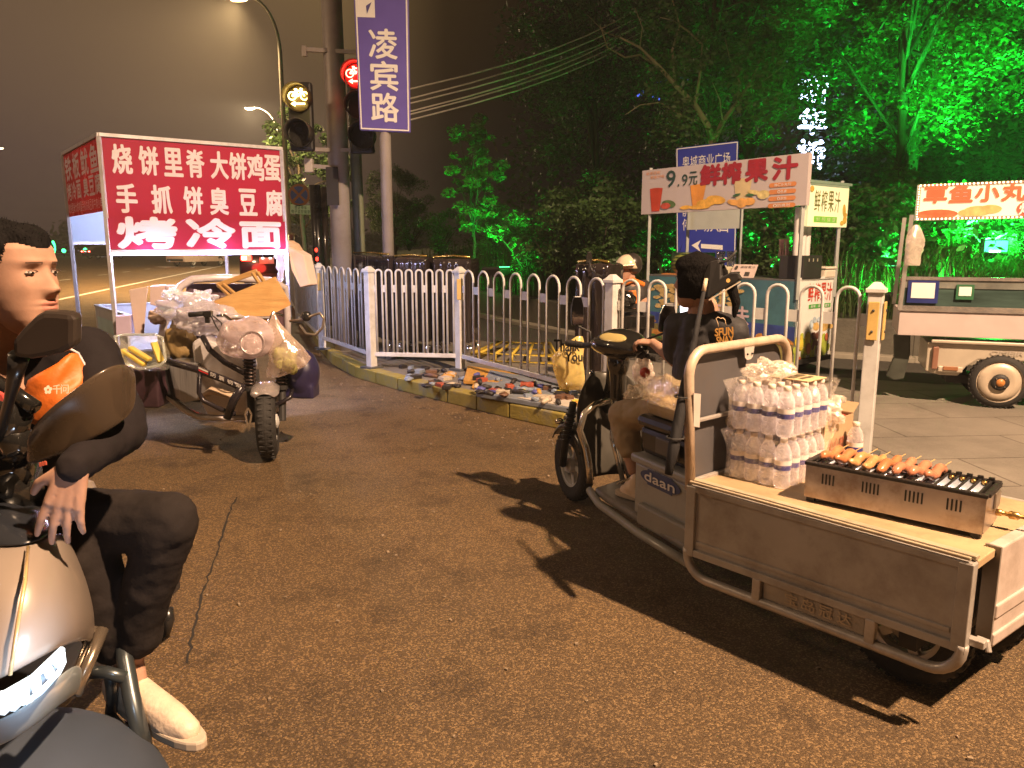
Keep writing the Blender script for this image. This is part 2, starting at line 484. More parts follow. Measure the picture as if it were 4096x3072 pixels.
SW = 0.14   # height of the pavement above the road
KERB = [V(p) for p in [(-30, 95, 0), (-13, 45, 0), (-7.4, 26, 0), (-4.6, 17, 0), (-3.1, 12.2, 0), (-2.45, 10.4, 0), (-1.91, 9.32, 0), (-1.28, 8.5, 0), (-.67, 7.8, 0), (-.03, 7.08, 0), (.45, 6.6, 0), (1.05, 5.95, 0),
                       (1.9, 5.02, 0), (2.9, 3.92, 0), (4.1, 2.6, 0), (6, .5, 0), (12, -6, 0), (30, -26, 0)]]
def slab_mat():
    m = mat("pavement_slabs", (0.21, 0.185, 0.155), 0.75, var=0.18, scale=1.6, bump=0.25, bscale=60, dirt=(0.11, 0.095, 0.08), dscale=1.1, damt=0.6)
    t = m.node_tree; b = t.nodes["Principled BSDF"]; L = t.links.new
    tcn = t.nodes.new("ShaderNodeTexCoord"); mp = t.nodes.new("ShaderNodeMapping"); mp.inputs["Rotation"].default_value = (0, 0, R(-4))
    L(tcn.outputs["Object"], mp.inputs[0])
    bk = t.nodes.new("ShaderNodeTexBrick"); bk.inputs["Scale"].default_value = 1.0; bk.inputs["Mortar Size"].default_value = 0.006
    bk.inputs["Brick Width"].default_value = 1.15; bk.inputs["Row Height"].default_value = 0.62; bk.offset = 0.35
    bk.inputs["Color1"].default_value = (1, 1, 1, 1); bk.inputs["Color2"].default_value = (0.86, 0.87, 0.88, 1); bk.inputs["Mortar"].default_value = (0.30, 0.28, 0.26, 1)
    L(mp.outputs[0], bk.inputs["Vector"])
    src = b.inputs["Base Color"].links[0].from_socket
    mm = t.nodes.new("ShaderNodeMixRGB"); mm.blend_type = 'MULTIPLY'; mm.inputs[0].default_value = 1
    L(src, mm.inputs[1]); L(bk.outputs["Color"], mm.inputs[2]); L(mm.outputs[0], b.inputs["Base Color"])
    return m
pv = MB()
inner = [p + V((0, 0, SW)) for p in KERB]
# pavement polygon: just inside the kerb stones, out to the far right
def offset_line(pts, d):
    res = []
    for i, p in enumerate(pts):
        a = pts[max(i - 1, 0)]; b = pts[min(i + 1, len(pts) - 1)]
        t = (b - a).normalized(); res.append(p + V((-t.y, t.x, 0)) * d)
    return res
KIN = offset_line(KERB, 0.16)
top = [V((p.x, p.y, SW)) for p in KIN]
pv.face(top + [V((160, -26, SW)), V((160, 300, SW)), V((-30, 300, SW))])
kindof(pv.build("pavement", slab_mat()), 'structure')
# kerb stones, yellow paint worn off toward the near end
ky = mat("kerb_yellow_paint", (0.30, 0.235, 0.045), 0.7, var=0.2, scale=5, bump=0.3, bscale=50, dirt=(0.16, 0.15, 0.13), dscale=5, damt=0.9)
kg = mat("kerb_stone", (0.20, 0.18, 0.14), 0.8, var=0.2, scale=5, bump=0.3, bscale=50, dirt=(0.22, 0.17, 0.05), dscale=4, damt=0.6)
ktop = mat("kerb_top", (0.24, 0.23, 0.21), 0.75, var=0.2, scale=6, bump=0.2)
ay, ag = MB(), MB()
for i in range(len(KERB) - 1):
    a, b = KERB[i], KERB[i + 1]; ai, bi = KIN[i], KIN[i + 1]
    L_ = (b - a).length; n = max(1, round(L_ / 0.62))
    for k in range(n):
        g = 0.006 / L_
        p, q = a.lerp(b, k / n + g), a.lerp(b, (k + 1) / n - g); pi_, qi = ai.lerp(bi, k / n + g), ai.lerp(bi, (k + 1) / n - g)
        if L_ > 8: n = 1
        tgt = ay if (p.y > 6.95) else ag
        tgt.poly([p, q, qi, pi_], (0, 0, SW + 0.004))
        if L_ > 8: break
kindof(ay.build("kerb", ky, bevel=0.012), 'structure')
kindof(ag.build("kerb", kg, bevel=0.012), 'structure')

# asphalt strip along the garden wall
WALL = [V(p) for p in [(-14, 60, 0), (-4.2, 26, 0), (-.9, 16.6, 0), (.94, 12.9, 0), (2.4, 11.35, 0), (4.1, 10.25, 0), (5.1, 9.75, 0), (8, 8.9, 0), (16, 7.2, 0), (40, 2, 0)]]
st = MB(); a = offset_line(WALL, -0.1); b = offset_line(WALL, -1.75)
st.face([V((p.x, p.y, SW + .004)) for p in b] + [V((p.x, p.y, SW + .004)) for p in a[::-1]])
kindof(st.build("path", mat("path_asphalt", (0.055, 0.05, 0.043), 0.8, var=0.3, scale=30, bump=0.4, bscale=80)), 'structure')
# light concrete ledge at the foot of the wall
st = MB(); a = offset_line(WALL, 0.02); b = offset_line(WALL, -0.20)
for i in range(1, len(WALL) - 1):
    st.poly([V((q.x, q.y, SW)) for q in (b[i], b[i + 1], a[i + 1], a[i])], (0, 0, 0.07))
kindof(st.build("kerb", mat("wall_ledge", (0.30, 0.27, 0.22), 0.8, var=0.15, scale=4, bump=0.2), bevel=0.01), 'structure')
# garden retaining wall
wl = MB(); a = offset_line(WALL, 0.0); b = offset_line(WALL, 0.22)
for i in range(len(WALL) - 1):
    wl.poly([V((q.x, q.y, SW)) for q in (a[i], a[i + 1], b[i + 1], b[i])], (0, 0, 0.50))
gw = wl.build("garden_wall", mat("wall_stone", (0.115, 0.105, 0.085), 0.85, var=0.25, scale=3, bump=0.4, bscale=25, dirt=(0.06, 0.06, 0.05), dscale=2), bevel=0.012)
tag(gw, "low dark stone retaining wall along the foot of the green planted bank", "garden wall")
# garden soil, rising behind the wall
gd = MB(); a = offset_line(WALL, 0.2); b = offset_line(WALL, 1.6); c_ = offset_line(WALL, 12); d_ = offset_line(WALL, 60)
for i in range(len(WALL) - 1):
    for (p, zp), (q, zq) in (((a, SW + .48), (b, 0.85)), ((b, 0.85), (c_, 1.7)), ((c_, 1.7), (d_, 2.0))):
        gd.face([V((p[i].x, p[i].y, zp)), V((p[i + 1].x, p[i + 1].y, zp)), V((q[i + 1].x, q[i + 1].y, zq)), V((q[i].x, q[i].y, zq))])
kindof(gd.build("ground", mat("garden_soil", (0.035, 0.04, 0.02), 0.95, var=0.3, scale=8, bump=0.5)), 'structure')

# road markings
wp = mat("road_paint", (0.62, 0.60, 0.56), 0.6, var=0.2, scale=8, dirt=(0.12, 0.11, 0.1), dscale=20, damt=0.8)
rm_ = MB()
def stripe(p, q, wd):
    p, q = V(p), V(q); t = (q - p).normalized().cross(V((0, 0, 1))) * wd / 2; z = V((0, 0, .004))
    rm_.face([p - t + z, q - t + z, q + t + z, p + t + z])
LN = [P(-60, 1258), P(205, 1205), P(500, 1143), P(800, 1081), P(900, 1061), P(912, 1052), P(885, 1040)]
for p, q in zip(LN, LN[1:]): stripe(p, q, 0.16)
for x0, y0, x1, y1 in ((235, 1122, 282, 1117), (392, 1101, 432, 1098), (490, 1089, 520, 1086), (580, 1077, 600, 1075), (225, 1086, 262, 1084), (300, 1072, 330, 1071), (762, 1070, 790, 1067), (410, 1062, 440, 1061), (60, 1150, 130, 1143)):
    stripe(P(x0, y0), P(x1, y1), 0.15)
a0, a1 = P(770, 1066), P(840, 1047)
kindof(rm_.build("road_markings", wp), 'structure')
# turn arrow painted on the road
ar = MB(); c = P(775, 1068)
ar.face([c + V(p) for p in ((-1.6, -.1, .005), (1.2, -.1, .005), (1.2, .5, .005), (-1.6, .5, .005))])
ar.face([c + V(p) for p in ((-3.0, .2, .009), (-1.4, -1.4, .009), (-1.4, 1.8, .009))])
kindof(ar.build("road_markings", wp), 'structure')
# thin seam in the near asphalt
sm = MB(); pts = [P(*p) for p in ((950, 1990), (915, 2050), (880, 2170), (840, 2290), (800, 2400), (770, 2520), (748, 2680))]
random.seed(3); fine_pts = []
for p, q in zip(pts, pts[1:]):
    for k in range(6):
        fine_pts.append(p.lerp(q, k / 6) + V((random.uniform(-.008, .008), random.uniform(-.008, .008), .003)))
for p, q in zip(fine_pts, fine_pts[1:]):
    wd = random.uniform(.003, .007)
    sm.face([p - V((wd, 0, 0)), p + V((wd, 0, 0)), q + V((wd, 0, 0)), q - V((wd, 0, 0))])
kindof(sm.build("road_seam", mat("seam", (0.018, 0.015, 0.013), 0.9)), 'structure')
gt = MB(); random.seed(14)
for k in range(520):
    if k < 330: i = random.randrange(5, 14); p = KERB[i].lerp(KERB[i + 1], random.random()) + V((random.uniform(-.5, -.02), random.uniform(-.4, -.02), 0))
    else: p = V((random.uniform(-2.5, 3), random.uniform(1.9, 7), 0))
    r_ = random.uniform(.003, .009); gt.box(p + V((0, 0, r_ * .5 + .002)), (r_ * 2, r_ * 1.3, r_), (V((math.cos(k), math.sin(k), 0)), V((-math.sin(k), math.cos(k), 0)), V((0, 0, 1))))
kindof(gt.build("grit", mat("grit", (.24, .18, .12), .8, var=.5, scale=40)), 'stuff')['label'] = "loose grit and litter crumbs on the asphalt by the kerb"
lf = MB().face([P(3985, 2622) + V((0, 0, .012)), P(4010, 2630) + V((0, 0, .006)), P(4022, 2642) + V((0, 0, .014)), P(3998, 2638) + V((0, 0, .006))]).build("fallen_leaf", mat("dry_leaf", (.5, .42, .3), .7))
tag(lf, "small pale fallen leaf on the asphalt behind the tricycle's tail board", "leaf")
# raised far side of the road
fv = MB()
fv.poly([V((-260, 125, 0)), V((-12, 125, 0)), V((-12, 132, 0)), V((-260, 132, 0))], (0, 0, .25))
kindof(fv.build("pavement", mat("far_pavement", (0.25, 0.22, 0.19), 0.8)), 'structure')

# ================================================================== STREET LAMPS
steel = mat("grey_steel", (0.36, 0.35, 0.33), 0.5, 0.3, var=0.1)
lampglow = glow("lamp_glow", (1.0, 0.62, 0.22), 60)
lampglow_w = glow("lamp_glow_pale", (1.0, 0.80, 0.42), 14)
def street_lamp(name, base, height, arm, label, gl, group="street lamps along the road"):
    t = thing(name, label, "street lamp", base, 0, group)
    b = V(base); a = V(arm); top_ = b + V((0, 0, height))
    tip = top_ + a
    pts = [b, b + V((0, 0, height * .82))]
    for k in range(1, 9):
        u = k / 8
        pts.append(b + V((0, 0, height * (.82 + .18 * math.sin(u * math.pi / 2)))) + a * (1 - math.cos(u * math.pi / 2)))
    MB().tube(pts, [.10] + [.075] + [.06 - .003 * k for k in range(8)], seg=10).build("pole", steel, t, smooth=True)
    MB().box(b + V((0, 0, .03)), (.4, .4, .06)).build("base_plate", steel, t)
    h = MB(); d = V((a.x, a.y, 0)).normalized(); s_ = V((0, 0, 1)).cross(d)
    h.box(tip + d * .3, (.75, .28, .09), (d, s_, V((0, 0, 1))), taper=.8)
    head = h.build("lamp_head", steel, t, bevel=.02)
    MB().sph(tip + d * .34 - V((0, 0, .06)), (.30, .11, .07), (d, s_, V((0, 0, 1)))).build("diffuser", gl, head, smooth=True)
    return t, tip + d * .34
b1 = D(1160, 1000, 29.0); tip1 = D(955, -10, 29.0)
hh = tip1.z
L1, T1 = street_lamp("street_lamp", (b1.x, 29.0, 0), hh, (tip1.x - b1.x + .34, 0, 0), "tall street lamp with a bright golden head above the road, highest in the photo", lampglow)
b2 = D(1118, 600, 50.0); tip2 = D(1000, 430, 50.0)
L2, T2 = street_lamp("street_lamp", (b2.x, 50.0, 0), tip2.z, (tip2.x - b2.x + .34, 0, 0), "distant street lamp with a small lit head just above the red stall banner", lampglow_w)
t3 = D(-4, 590, 62.0)
L3, T3 = street_lamp("street_lamp", (t3.x - 2.5, 62.0, 0), t3.z, (2.2, 0, 0), "street lamp far off whose lit head glows at the very edge, above the man's hair", lampglow_w)
L4, T4 = street_lamp("street_lamp", (KEY.x + 2.2, KEY.y, SW), KEY.z + .15, (-1.9, 0, 0), "street lamp standing beside the carts, out of view", steel)
lamp("street_lamp_light", 'SPOT', T1 - V((0, 0, .1)), 52000, (1.0, 0.64, 0.28), 0.25, target=(-17, 31, 0), spot=165, blend=1.0)
lamp("street_lamp_light", 'POINT', T2 - V((0, 0, .2)), 9000, (1.0, 0.72, 0.4), 0.25)

# ================================================================== FENCE
fwhite = mat("fence_paint", (0.62, 0.61, 0.60), 0.4, var=0.08, scale=8, dirt=(0.35, 0.32, 0.28), dscale=7, damt=0.5)
reflector = mat("amber_plate", (0.62, 0.42, 0.14), 0.5, var=0.15)
P4 = P(3452, 1822, SW); P2 = P(1843, 1480, SW); P1 = P(1488, 1472, SW); P0 = P(1290, 1396, SW)
H4 = D(3478, 1141, P4.y).z - SW
P3 = None
for k in range(200):     # where the tops of the posts pass under the third cap
    y = 6.0 + k * .01
    q = D(2452, 1108, y)
    if q.z <= SW + H4: P3 = V((q.x, y, SW)); break
FH = H4
POSTS = [V((-6.6, 22.6, SW)), V((-5.3, 18.6, SW)), V((-4.1, 14.8, SW)), P0, P1, P2, P3, P4]
def post_proto(loc, label, group):
    t = thing("fence_post", label, "fence post", loc, 0, group)
    w_ = .095; o = V(loc)
    MB().box(o + V((0, 0, FH * .5 - .02)), (w_, w_, FH - .04)).build("shaft", fwhite, t, bevel=.006)
    m = MB()
    m.box(o + V((0, 0, FH - .035)), (w_ + .03, w_ + .03, .03))
    m.box(o + V((0, 0, FH)), (w_ + .02, w_ + .02, .045), taper=.35)
    m.build("cap", fwhite, t, bevel=.005)
    MB().box(o + V((0, 0, .012)), (.2, .2, .024)).build("base_plate", mat("dark_base", (.08, .08, .08), .6), t)
    return t
names = ["fence post farthest along the road behind the dark car", "fence post behind the stall's hanging bags", "fence post next before the bend of the fence",
         "fence post at the bend near the hanging mirror of the red stall", "fence post standing right on the kerb end beside the chrome casters",
         "fence post with an amber reflector where the wrapped racks end", "fence post with a pale cap behind the tricycle handlebar", "stout fence post next to the cardboard box on the cargo bed"]
posts = []
for i, p in enumerate(POSTS):
    if i == 0: t = post_proto(p, names[0], "white fence posts")
    else: t = copy_tree(posts[0], loc=p, label=names[i])
    nx = POSTS[min(i + 1, len(POSTS) - 1)] - POSTS[max(i - 1, 0)]
    t.rotation_euler = (0, 0, math.atan2(nx.y, nx.x))
    posts.append(t)
posts[7].rotation_euler = (0, 0, R(-32))
# reflectors are plates bolted on some posts
def on_post(i, dirn, z, sz, name, m, label=None):
    t = posts[i]; d = V(dirn).normalized(); s_ = V((0, 0, 1)).cross(d)
    b = MB(); b.box(POSTS[i] + d * .062 + V((0, 0, z)), (.012, sz[0], sz[1]), (d, s_, V((0, 0, 1))))
    o = b.build(name, m, None, bevel=.004); attach(o, t)
    return o
bpy.context.view_layer.update()
def mwp(o): return Matrix.Translation(o.location) @ o.rotation_euler.to_matrix().to_4x4()
for i, dn, nm in ((5, (-.1, -1, 0), "reflector"), (3, (.2, -1, 0), "reflector"), (7, (-.55, -.83, 0), "reflector"), (7, (.83, -.55, 0), "reflector")):
    o = on_post(i, dn, FH * .80, (.05, .24) if i != 7 else (.07, .26), nm, reflector)
    o.matrix_parent_inverse = mwp(posts[i]).inverted()
    if i == 7:
        bb = MB(); d = V(dn).normalized()
        for zz in (.74, .86): bb.sph(POSTS[i] + d * .07 + V((0, 0, FH * zz)), .009, u=8, v=6)
        k = bb.build("bolt", mat("bolt", (.05, .05, .05), .5), None); attach(k, o)

def fence_bay(a, b, label, group, nh, tube_r=.0125):
    a, b = V(a), V(b); d = (b - a); L = d.length; d.normalize()
    t = thing("hoop_fence", label, "fence", (a + b) / 2, 0, group)
    m = MB()
    L0 = .055; Lx = L - .11; pitch = Lx / nh; hw = pitch * .62 / 2
    zt = FH - .02; zb = .17
    up = V((0, 0, 1))
    for k in range(nh):
        c = a + d * (L0 + pitch * (k + .5))
        pts = [c - d * hw + up * zb]
        pts.append(c - d * hw + up * (zt - hw))
        for j in range(1, 9):
            an = math.pi * (1 - j / 9); pts.append(c + d * math.cos(an) * hw + up * (zt - hw + math.sin(an) * hw))
        pts.append(c + d * hw + up * (zt - hw)); pts.append(c + d * hw + up * zb)
        m.tube(pts, tube_r, seg=8)
    m.build("hoops", fwhite, t, smooth=True)
    s_ = MB()
    for k in range(nh + 1):
        c = a + d * (L0 + pitch * k)
        x0 = -(pitch / 2 - hw) if k else 0; x1 = (pitch / 2 - hw) if k < nh else 0
        n_ = d.cross(up)
        s_.box(c + d * (x0 + x1) / 2 + up * (FH * .80), (max(x1 - x0, .02), .008, .085), (d, n_, up))
    s_.build("spacer_plates", fwhite, t)
    r = MB(); r.box((a + b) / 2 + up * zb, (L - .1, .036, .05), (d, d.cross(up), up))
    r.build("bottom_rail", fwhite, t, bevel=.005)
    return t
labs = ["fence bay running away along the road behind the dark car", "fence bay beyond the hanging paper bags of the red stall", "tightly foreshortened fence bay before the bend, over the dark racks",
        "short fence bay lit red and violet beside the stall mirror loop", "fence bay bluish lit in front of the wrapped racks with the chrome casters",
        "fence bay in front of the yellow pallet and the goods on the ground", "fence bay between the seated rider and the juice cart"]
nhs = [10, 11, 12, 7, 8, 8, 8]
for i in range(7):
    fence_bay(POSTS[i], POSTS[i + 1], labs[i], "white hoop fence panels", nhs[i])
# ================================================================== NEAR CARGO TRICYCLE (right)
UP = V((0, 0, 1))
O_ = V((.74, 3.08, 0)); F_ = V((-.656, .755, 0)); R_ = V((.755, .656, 0))
def T(f, r, z): return O_ + F_ * f + R_ * r + UP * z
AX = (F_, R_ * -1, UP)
BL, BW = 1.075, .80      # bed length and width
bedpaint = mat("bed_paint", (0.40, 0.37, 0.345), 0.42, 0.25, var=0.08, scale=5, bump=0.08, bscale=12, dirt=(0.19, 0.155, 0.125), dscale=3.5, damt=0.6)
pipe_m = mat("silver_pipe", (0.46, 0.42, 0.39), 0.38, 0.35, var=0.12, scale=10, dirt=(0.22, 0.18, 0.14), dscale=9, damt=0.5)
black_p = mat("black_plastic", (0.016, 0.015, 0.015), 0.28, var=0.2, coat=0.3)
black_m = mat("matte_black", (0.022, 0.02, 0.02), 0.6, var=0.2)
rubber = mat("tyre_rubber", (0.022, 0.02, 0.019), 0.75, var=0.25, scale=20, bump=0.3)
chrome = mat("chrome", (0.72, 0.70, 0.67), 0.16, 1.0, var=0.05)
greyb = mat("trike_grey_body", (0.30, 0.30, 0.29), 0.35, 0.1, var=0.08, coat=0.2, dirt=(0.14, 0.12, 0.10), dscale=6, damt=0.5)
ply = mat("bed_floor", (0.42, 0.30, 0.17), 0.6, var=0.15, scale=4, bump=0.1, dirt=(0.20, 0.13, 0.08), dscale=5, damt=0.5)

tk = thing("cargo_tricycle", "silver flatbed cargo tricycle in the foreground with a sausage grill on its bed", "tricycle", T(0, .4, 0))
# --- bed
m = MB(); m.box(T(-BL / 2, BW / 2, .612), (BL, BW - .04, .03), AX)
m.build("bed_floor", ply, tk, bevel=.004)
# near side board
m = MB()
sx = .0
m.box(T(-BL / 2, sx, .47), (BL - .03, .022, .30), AX)
for z, h in ((.615, .026), (.34, .03)): m.box(T(-BL / 2, sx - .006, z), (BL, .036, h), AX)
for f in (-.02, -BL + .02): m.box(T(f, sx - .006, .475), (.045, .040, .30), AX)
m.box(T(-BL / 2, sx - .013, .385), (BL - .1, .006, .018), AX)
sb = m.build("side_board", bedpaint, tk, bevel=.005)
m = MB(); m.box(T(-BL / 2, sx + .012, .640), (BL, .030, .016), AX); m.box(T(-BL / 2, sx - .018, .640), (BL - .02, .012, .012), AX)
m.build("side_rail", mat("rail_galv", (0.50, 0.41, 0.29), 0.45, 0.2, var=0.12, dirt=(.2, .14, .09), dscale=14, damt=.5), sb, bevel=.003)
# far side board
m = MB(); m.box(T(-BL / 2, BW, .53), (BL, .025, .19), AX); m.build("side_board", bedpaint, tk, bevel=.004)
# rounded lower guard pipe on the near side
def rr_pipe(z0, z1, f0, f1, r, rad):
    pts = [T(f0, r, z1)]
    for k in range(7):
        a = math.pi / 2 * k / 6; pts.append(T(f0 - rad + rad * math.cos(a), r, z0 + rad - rad * math.sin(a)))
    for k in range(7):
        a = math.pi / 2 * k / 6; pts.append(T(f1 + rad - rad * math.sin(a), r, z0 + rad - rad * math.cos(a)))
    pts.append(T(f1, r, z1)); return pts
m = MB(); m.tube(rr_pipe(.235, .35, -.005, -BL + .01, -.01, .10), .019, seg=12)
m.build("guard_pipe", pipe_m, tk, smooth=True)
m = MB()
for f in (-.34, -.78): m.box(T(f, -.012, .28), (.035, .03, .10), AX)
m.build("bracket", pipe_m, tk, bevel=.004)
m = MB(); m.box(T(-.56, -.004, .292), (.40, .014, .082), AX)
m.build("name_plate", mat("plate_metal", (0.30, 0.27, 0.235), 0.45, 0.4, var=0.15, scale=20, bump=0.3, bscale=40), tk, bevel=.008)
q = Quad(T(-.36, -.013, .255), T(-.76, -.013, .255), T(-.76, -.013, .33), T(-.36, -.013, .33))
m = MB(); q.spread(m, "宝岛冠达", .22, .22, .9, .8, .25, .015, off=.003)
npo = m.build("lettering", mat("emboss", (0.40, 0.33, 0.25), 0.35, 0.5), tk)
# under-bed frame, hidden box and rear wheels
m = MB(); m.box(T(-BL / 2, BW / 2, .50), (BL - .1, .10, .08), AX)
for r in (.15, BW - .15): m.box(T(-BL / 2, r, .49), (BL - .1, .05, .06), AX)
m.box(T(-BL * .80, BW / 2, .24), (.06, BW - .2, .06), AX)
m.build("chassis", black_m, tk)
def wheel(parent, c, axis, rt, tw, rimr, nm="wheel", spokes=5, rimmat=None):
    c = V(c); ax = V(axis).normalized()
    prof = []
    for k in range(13):
        a = math.pi * k / 12
        prof.append((rt - tw * .5 + tw * .5 * math.sin(a), -tw * .5 * math.cos(a)))
    prof = [(rimr, -tw * .42)] + prof + [(rimr, tw * .42)]
    t = MB(); t.lathe(prof, c, ax, 36, cap=False)
    g = t
    X = ax.orthogonal().normalized(); Y = ax.cross(X)
    for k in range(36):     # tread blocks
        a = 2 * math.pi * (k + .5) / 36; dr = X * math.cos(a) + Y * math.sin(a); tn = ax.cross(dr)
        for s_ in (-1, 1): g.box(c + dr * (rt - .005) + ax * s_ * tw * .2, (.016, tw * .26, .009), (tn, ax, dr))
    w_ = t.build(nm, rubber, parent, smooth=False)
    r_ = MB(); r_.lathe([(rimr + .006, -tw * .40), (rimr + .008, -tw * .36), (rimr - .015, -tw * .30), (rimr - .02, 0), (rimr - .015, tw * .30), (rimr + .008, tw * .36), (rimr + .006, tw * .40)], c, ax, 32, cap=False)
    r_.lathe([(.02, -tw * .6), (.05, -tw * .5), (.055, tw * .5), (.02, tw * .6)], c, ax, 16)
    for k in range(spokes):
        a = 2 * math.pi * k / spokes; dr = X * math.cos(a) + Y * math.sin(a)
        r_.bar(c + dr * .03, c + dr * (rimr - .005), .035, .03, up=ax)
    r_.build("rim", rimmat or mat("rim_black", (0.05, 0.048, 0.045), 0.4, 0.5), w_, smooth=False)
    return w_
wheel(tk, T(-BL * .74, .27, .225), R_, .225, .09, .13, rimmat=mat("steel_rim", (.5, .48, .45), .4, .6))
wheel(tk, T(-BL * .80, BW - .12, .225), R_, .225, .09, .13, rimmat=mat("steel_rim"))
# tail board hanging open a little at the rear
TB = V((1.575, 2.39, 0)); tdir = V((.80, .60, 0)); tn = V((.60, -.80, 0))
m = MB(); m.box(TB + tdir * .42 + UP * .455, (.84, .045, .36), (tdir, tn, UP))
m.box(TB + tdir * .42 + UP * .41 + tn * .024, (.84, .012, .05), (tdir, tn, UP))
m.box(TB + tdir * .42 + UP * .31 + tn * .024, (.84, .012, .045), (tdir, tn, UP))
tb = m.build("tail_board", mat("tail_paint", (0.55, 0.46, 0.42), 0.4, 0.1, var=0.08, dirt=(.25, .18, .13), dscale=5), tk, bevel=.006)
m = MB(); m.box(TB + UP * .455 - tdir * .004, (.010, .048, .362), (tdir, tn, UP))
m.build("end_cap", mat("end_cap_grey", (0.22, 0.19, 0.165), .5, .3, var=.15), tb)
m = MB()
for z in (.61, .30): m.lathe([(.004, -.004), (.012, -.004), (.012, .002)], TB + UP * z - tdir * .009, -tdir, 12)
m.build("rivet", mat("hole_dark", (.01, .01, .01), .6), tb)
m = MB(); m.box(T(-BL + .06, BW / 2, .45), (.02, BW - .1, .26), AX); m.build("rear_frame", bedpaint, tk, bevel=.003)
m = MB(); m.tube([T(-BL - .01, .05, .36), T(-BL - .04, .05, .36), T(-BL - .05, .04, .33)], .010); m.box(T(-BL - .02, .02, .36), (.05, .03, .025), AX)
m.build("latch", pipe_m, tk, bevel=.003)
# --- head board hoop
HW = .76
def hoop(z0, z1, rad, f=.0, r0=0.0, r1=HW, lean=.03):
    pts = [T(f, r0, z0)]
    for k in range(7):
        a = math.pi / 2 * k / 6; pts.append(T(f + lean, r0 + rad - rad * math.cos(a), z1 - rad + rad * math.sin(a)))
    for k in range(7):
        a = math.pi / 2 * k / 6; pts.append(T(f + lean, r1 - rad + rad * math.sin(a), z1 - rad + rad * math.cos(a)))
    pts.append(T(f, r1, z0)); return pts
m = MB(); m.tube(hoop(.60, 1.175, .10), .021, seg=12)
hb = m.build("head_hoop", mat("hoop_paint", (0.60, 0.47, 0.36), 0.38, 0.15, var=0.08, dirt=(.25, .17, .11), dscale=10, damt=.5), tk, smooth=True)
m = MB(); ppts = [T(.022, p.dot(V((0, 0, 0))), 0) for p in []]
b_pts = []
for p in hoop(.60, 1.155, .095, .02, .02, HW - .02): b_pts.append(p)
m.poly(b_pts, F_ * .008)
m.build("head_board", mat("board_grey", (0.085, 0.08, 0.085), 0.5, 0.1, var=0.1, dirt=(.10, .08, .07), dscale=4, damt=.6), tk)
m = MB(); m.box(T(.012, HW / 2, .885), (.02, HW - .04, .014), AX); m.box(T(.006, HW / 2, .62), (.02, HW - .04, .04), AX)
m.build("cross_bar", pipe_m, tk, bevel=.003)
m = MB()
m.poly([T(.018, .37, 1.165), T(.018, .45, 1.165), T(.018, .44, 1.115), T(.018, .425, 1.105), T(.018, .395, 1.105), T(.018, .38, 1.115)], F_ * -.004)
m.poly([T(.018, HW - .05, 1.04), T(.018, HW - .018, 1.05), T(.018, HW - .018, .95), T(.018, HW - .045, .96)], F_ * -.004)
m.poly([T(.0, -.01, 1.01), T(.0, .04, 1.0), T(.0, .04, .86), T(.0, .0, .87)], F_ * -.004)
tabs = m.build("bracket", mat("tab_white", (.62, .55, .5), .4, .2), hb)
m = MB()
for r, z in ((.395, 1.13), (.43, 1.13), (HW - .03, 1.02), (HW - .03, .98)): m.sph(T(.012, r, z), .005, u=8, v=6)
m.build("screw", mat("hole_dark"), tabs)
q = Quad(T(.018, .36, .955), T(.018, .56, .955), T(.018, .56, 1.005), T(.018, .36, 1.005))
m = MB(); q.spread(m, "大安电动", 0, .1, 1, .9, .2, .02, off=.005); m.build("lettering", mat("white_letter", (.62, .58, .55), .5), tk)

# --- front body: footboard, seat box, leg shield, steering, wheel
def W(px, py, z): return P(px, py, z)
fa = W(2385, 1968, .25); fb = V((.70, 3.42, .25)); Rf = V((.93, .36, 0))
m = MB()
pl = [V((.455, 4.10, .24)), V((.50, 3.95, .24)), V((.80, 3.20, .24)), V((1.36, 3.50, .24)), V((.95, 4.35, .24)), V((.80, 4.42, .24))]
m.poly(pl, (0, 0, .045))
m.build("foot_board", mat("foot_board", (0.19, 0.175, 0.16), .55, .1, var=.15, dirt=(.08, .07, .06), dscale=7), tk, bevel=.018)
# lower side sill pipe
m = MB(); m.tube([V((.43, 4.12, .26)), V((.47, 3.98, .225)), V((.62, 3.58, .215)), V((.775, 3.16, .235))], .022, seg=10)
m.build("sill_pipe", greyb, tk, smooth=True)
# seat box (grey) with blue "daan" sticker
sbx = V((.93, 3.62, 0)); sf = V((-.42, .907, 0)); sr = V((.907, .42, 0)); SA = (sf, sr * -1, UP)
def S(f, r, z): return sbx + sf * f + sr * r + UP * z
m = MB(); m.box(S(0, 0, .41), (.44, .50, .27), SA); m.box(S(0, 0, .565), (.47, .54, .045), SA)
m.build("battery_box", greyb, tk, bevel=.015)
m = MB(); m.box(S(-.10, -.02, .30), (.50, .52, .11), SA); m.build("lower_box", mat("lower_grey", (0.24, 0.225, 0.205), .5, var=.1), tk, bevel=.012)
q = Quad(S(.20, -.253, .455), S(-.20, -.253, .455), S(-.20, -.253, .54), S(.20, -.253, .54))
m = MB()
q.blob(m, .5, .5, .40, .46, .003, 28)
q.rect(m, .25, .04, .75, .96, .0036)
stk = m.build("sticker", mat("sticker_blue", (0.012, 0.035, 0.13), .35, coat=.3), tk)
m = MB(); q.write(m, "daan", .20, .26, .80, .80, .03, off=.0065); m.build("lettering", mat("white_letter"), stk)
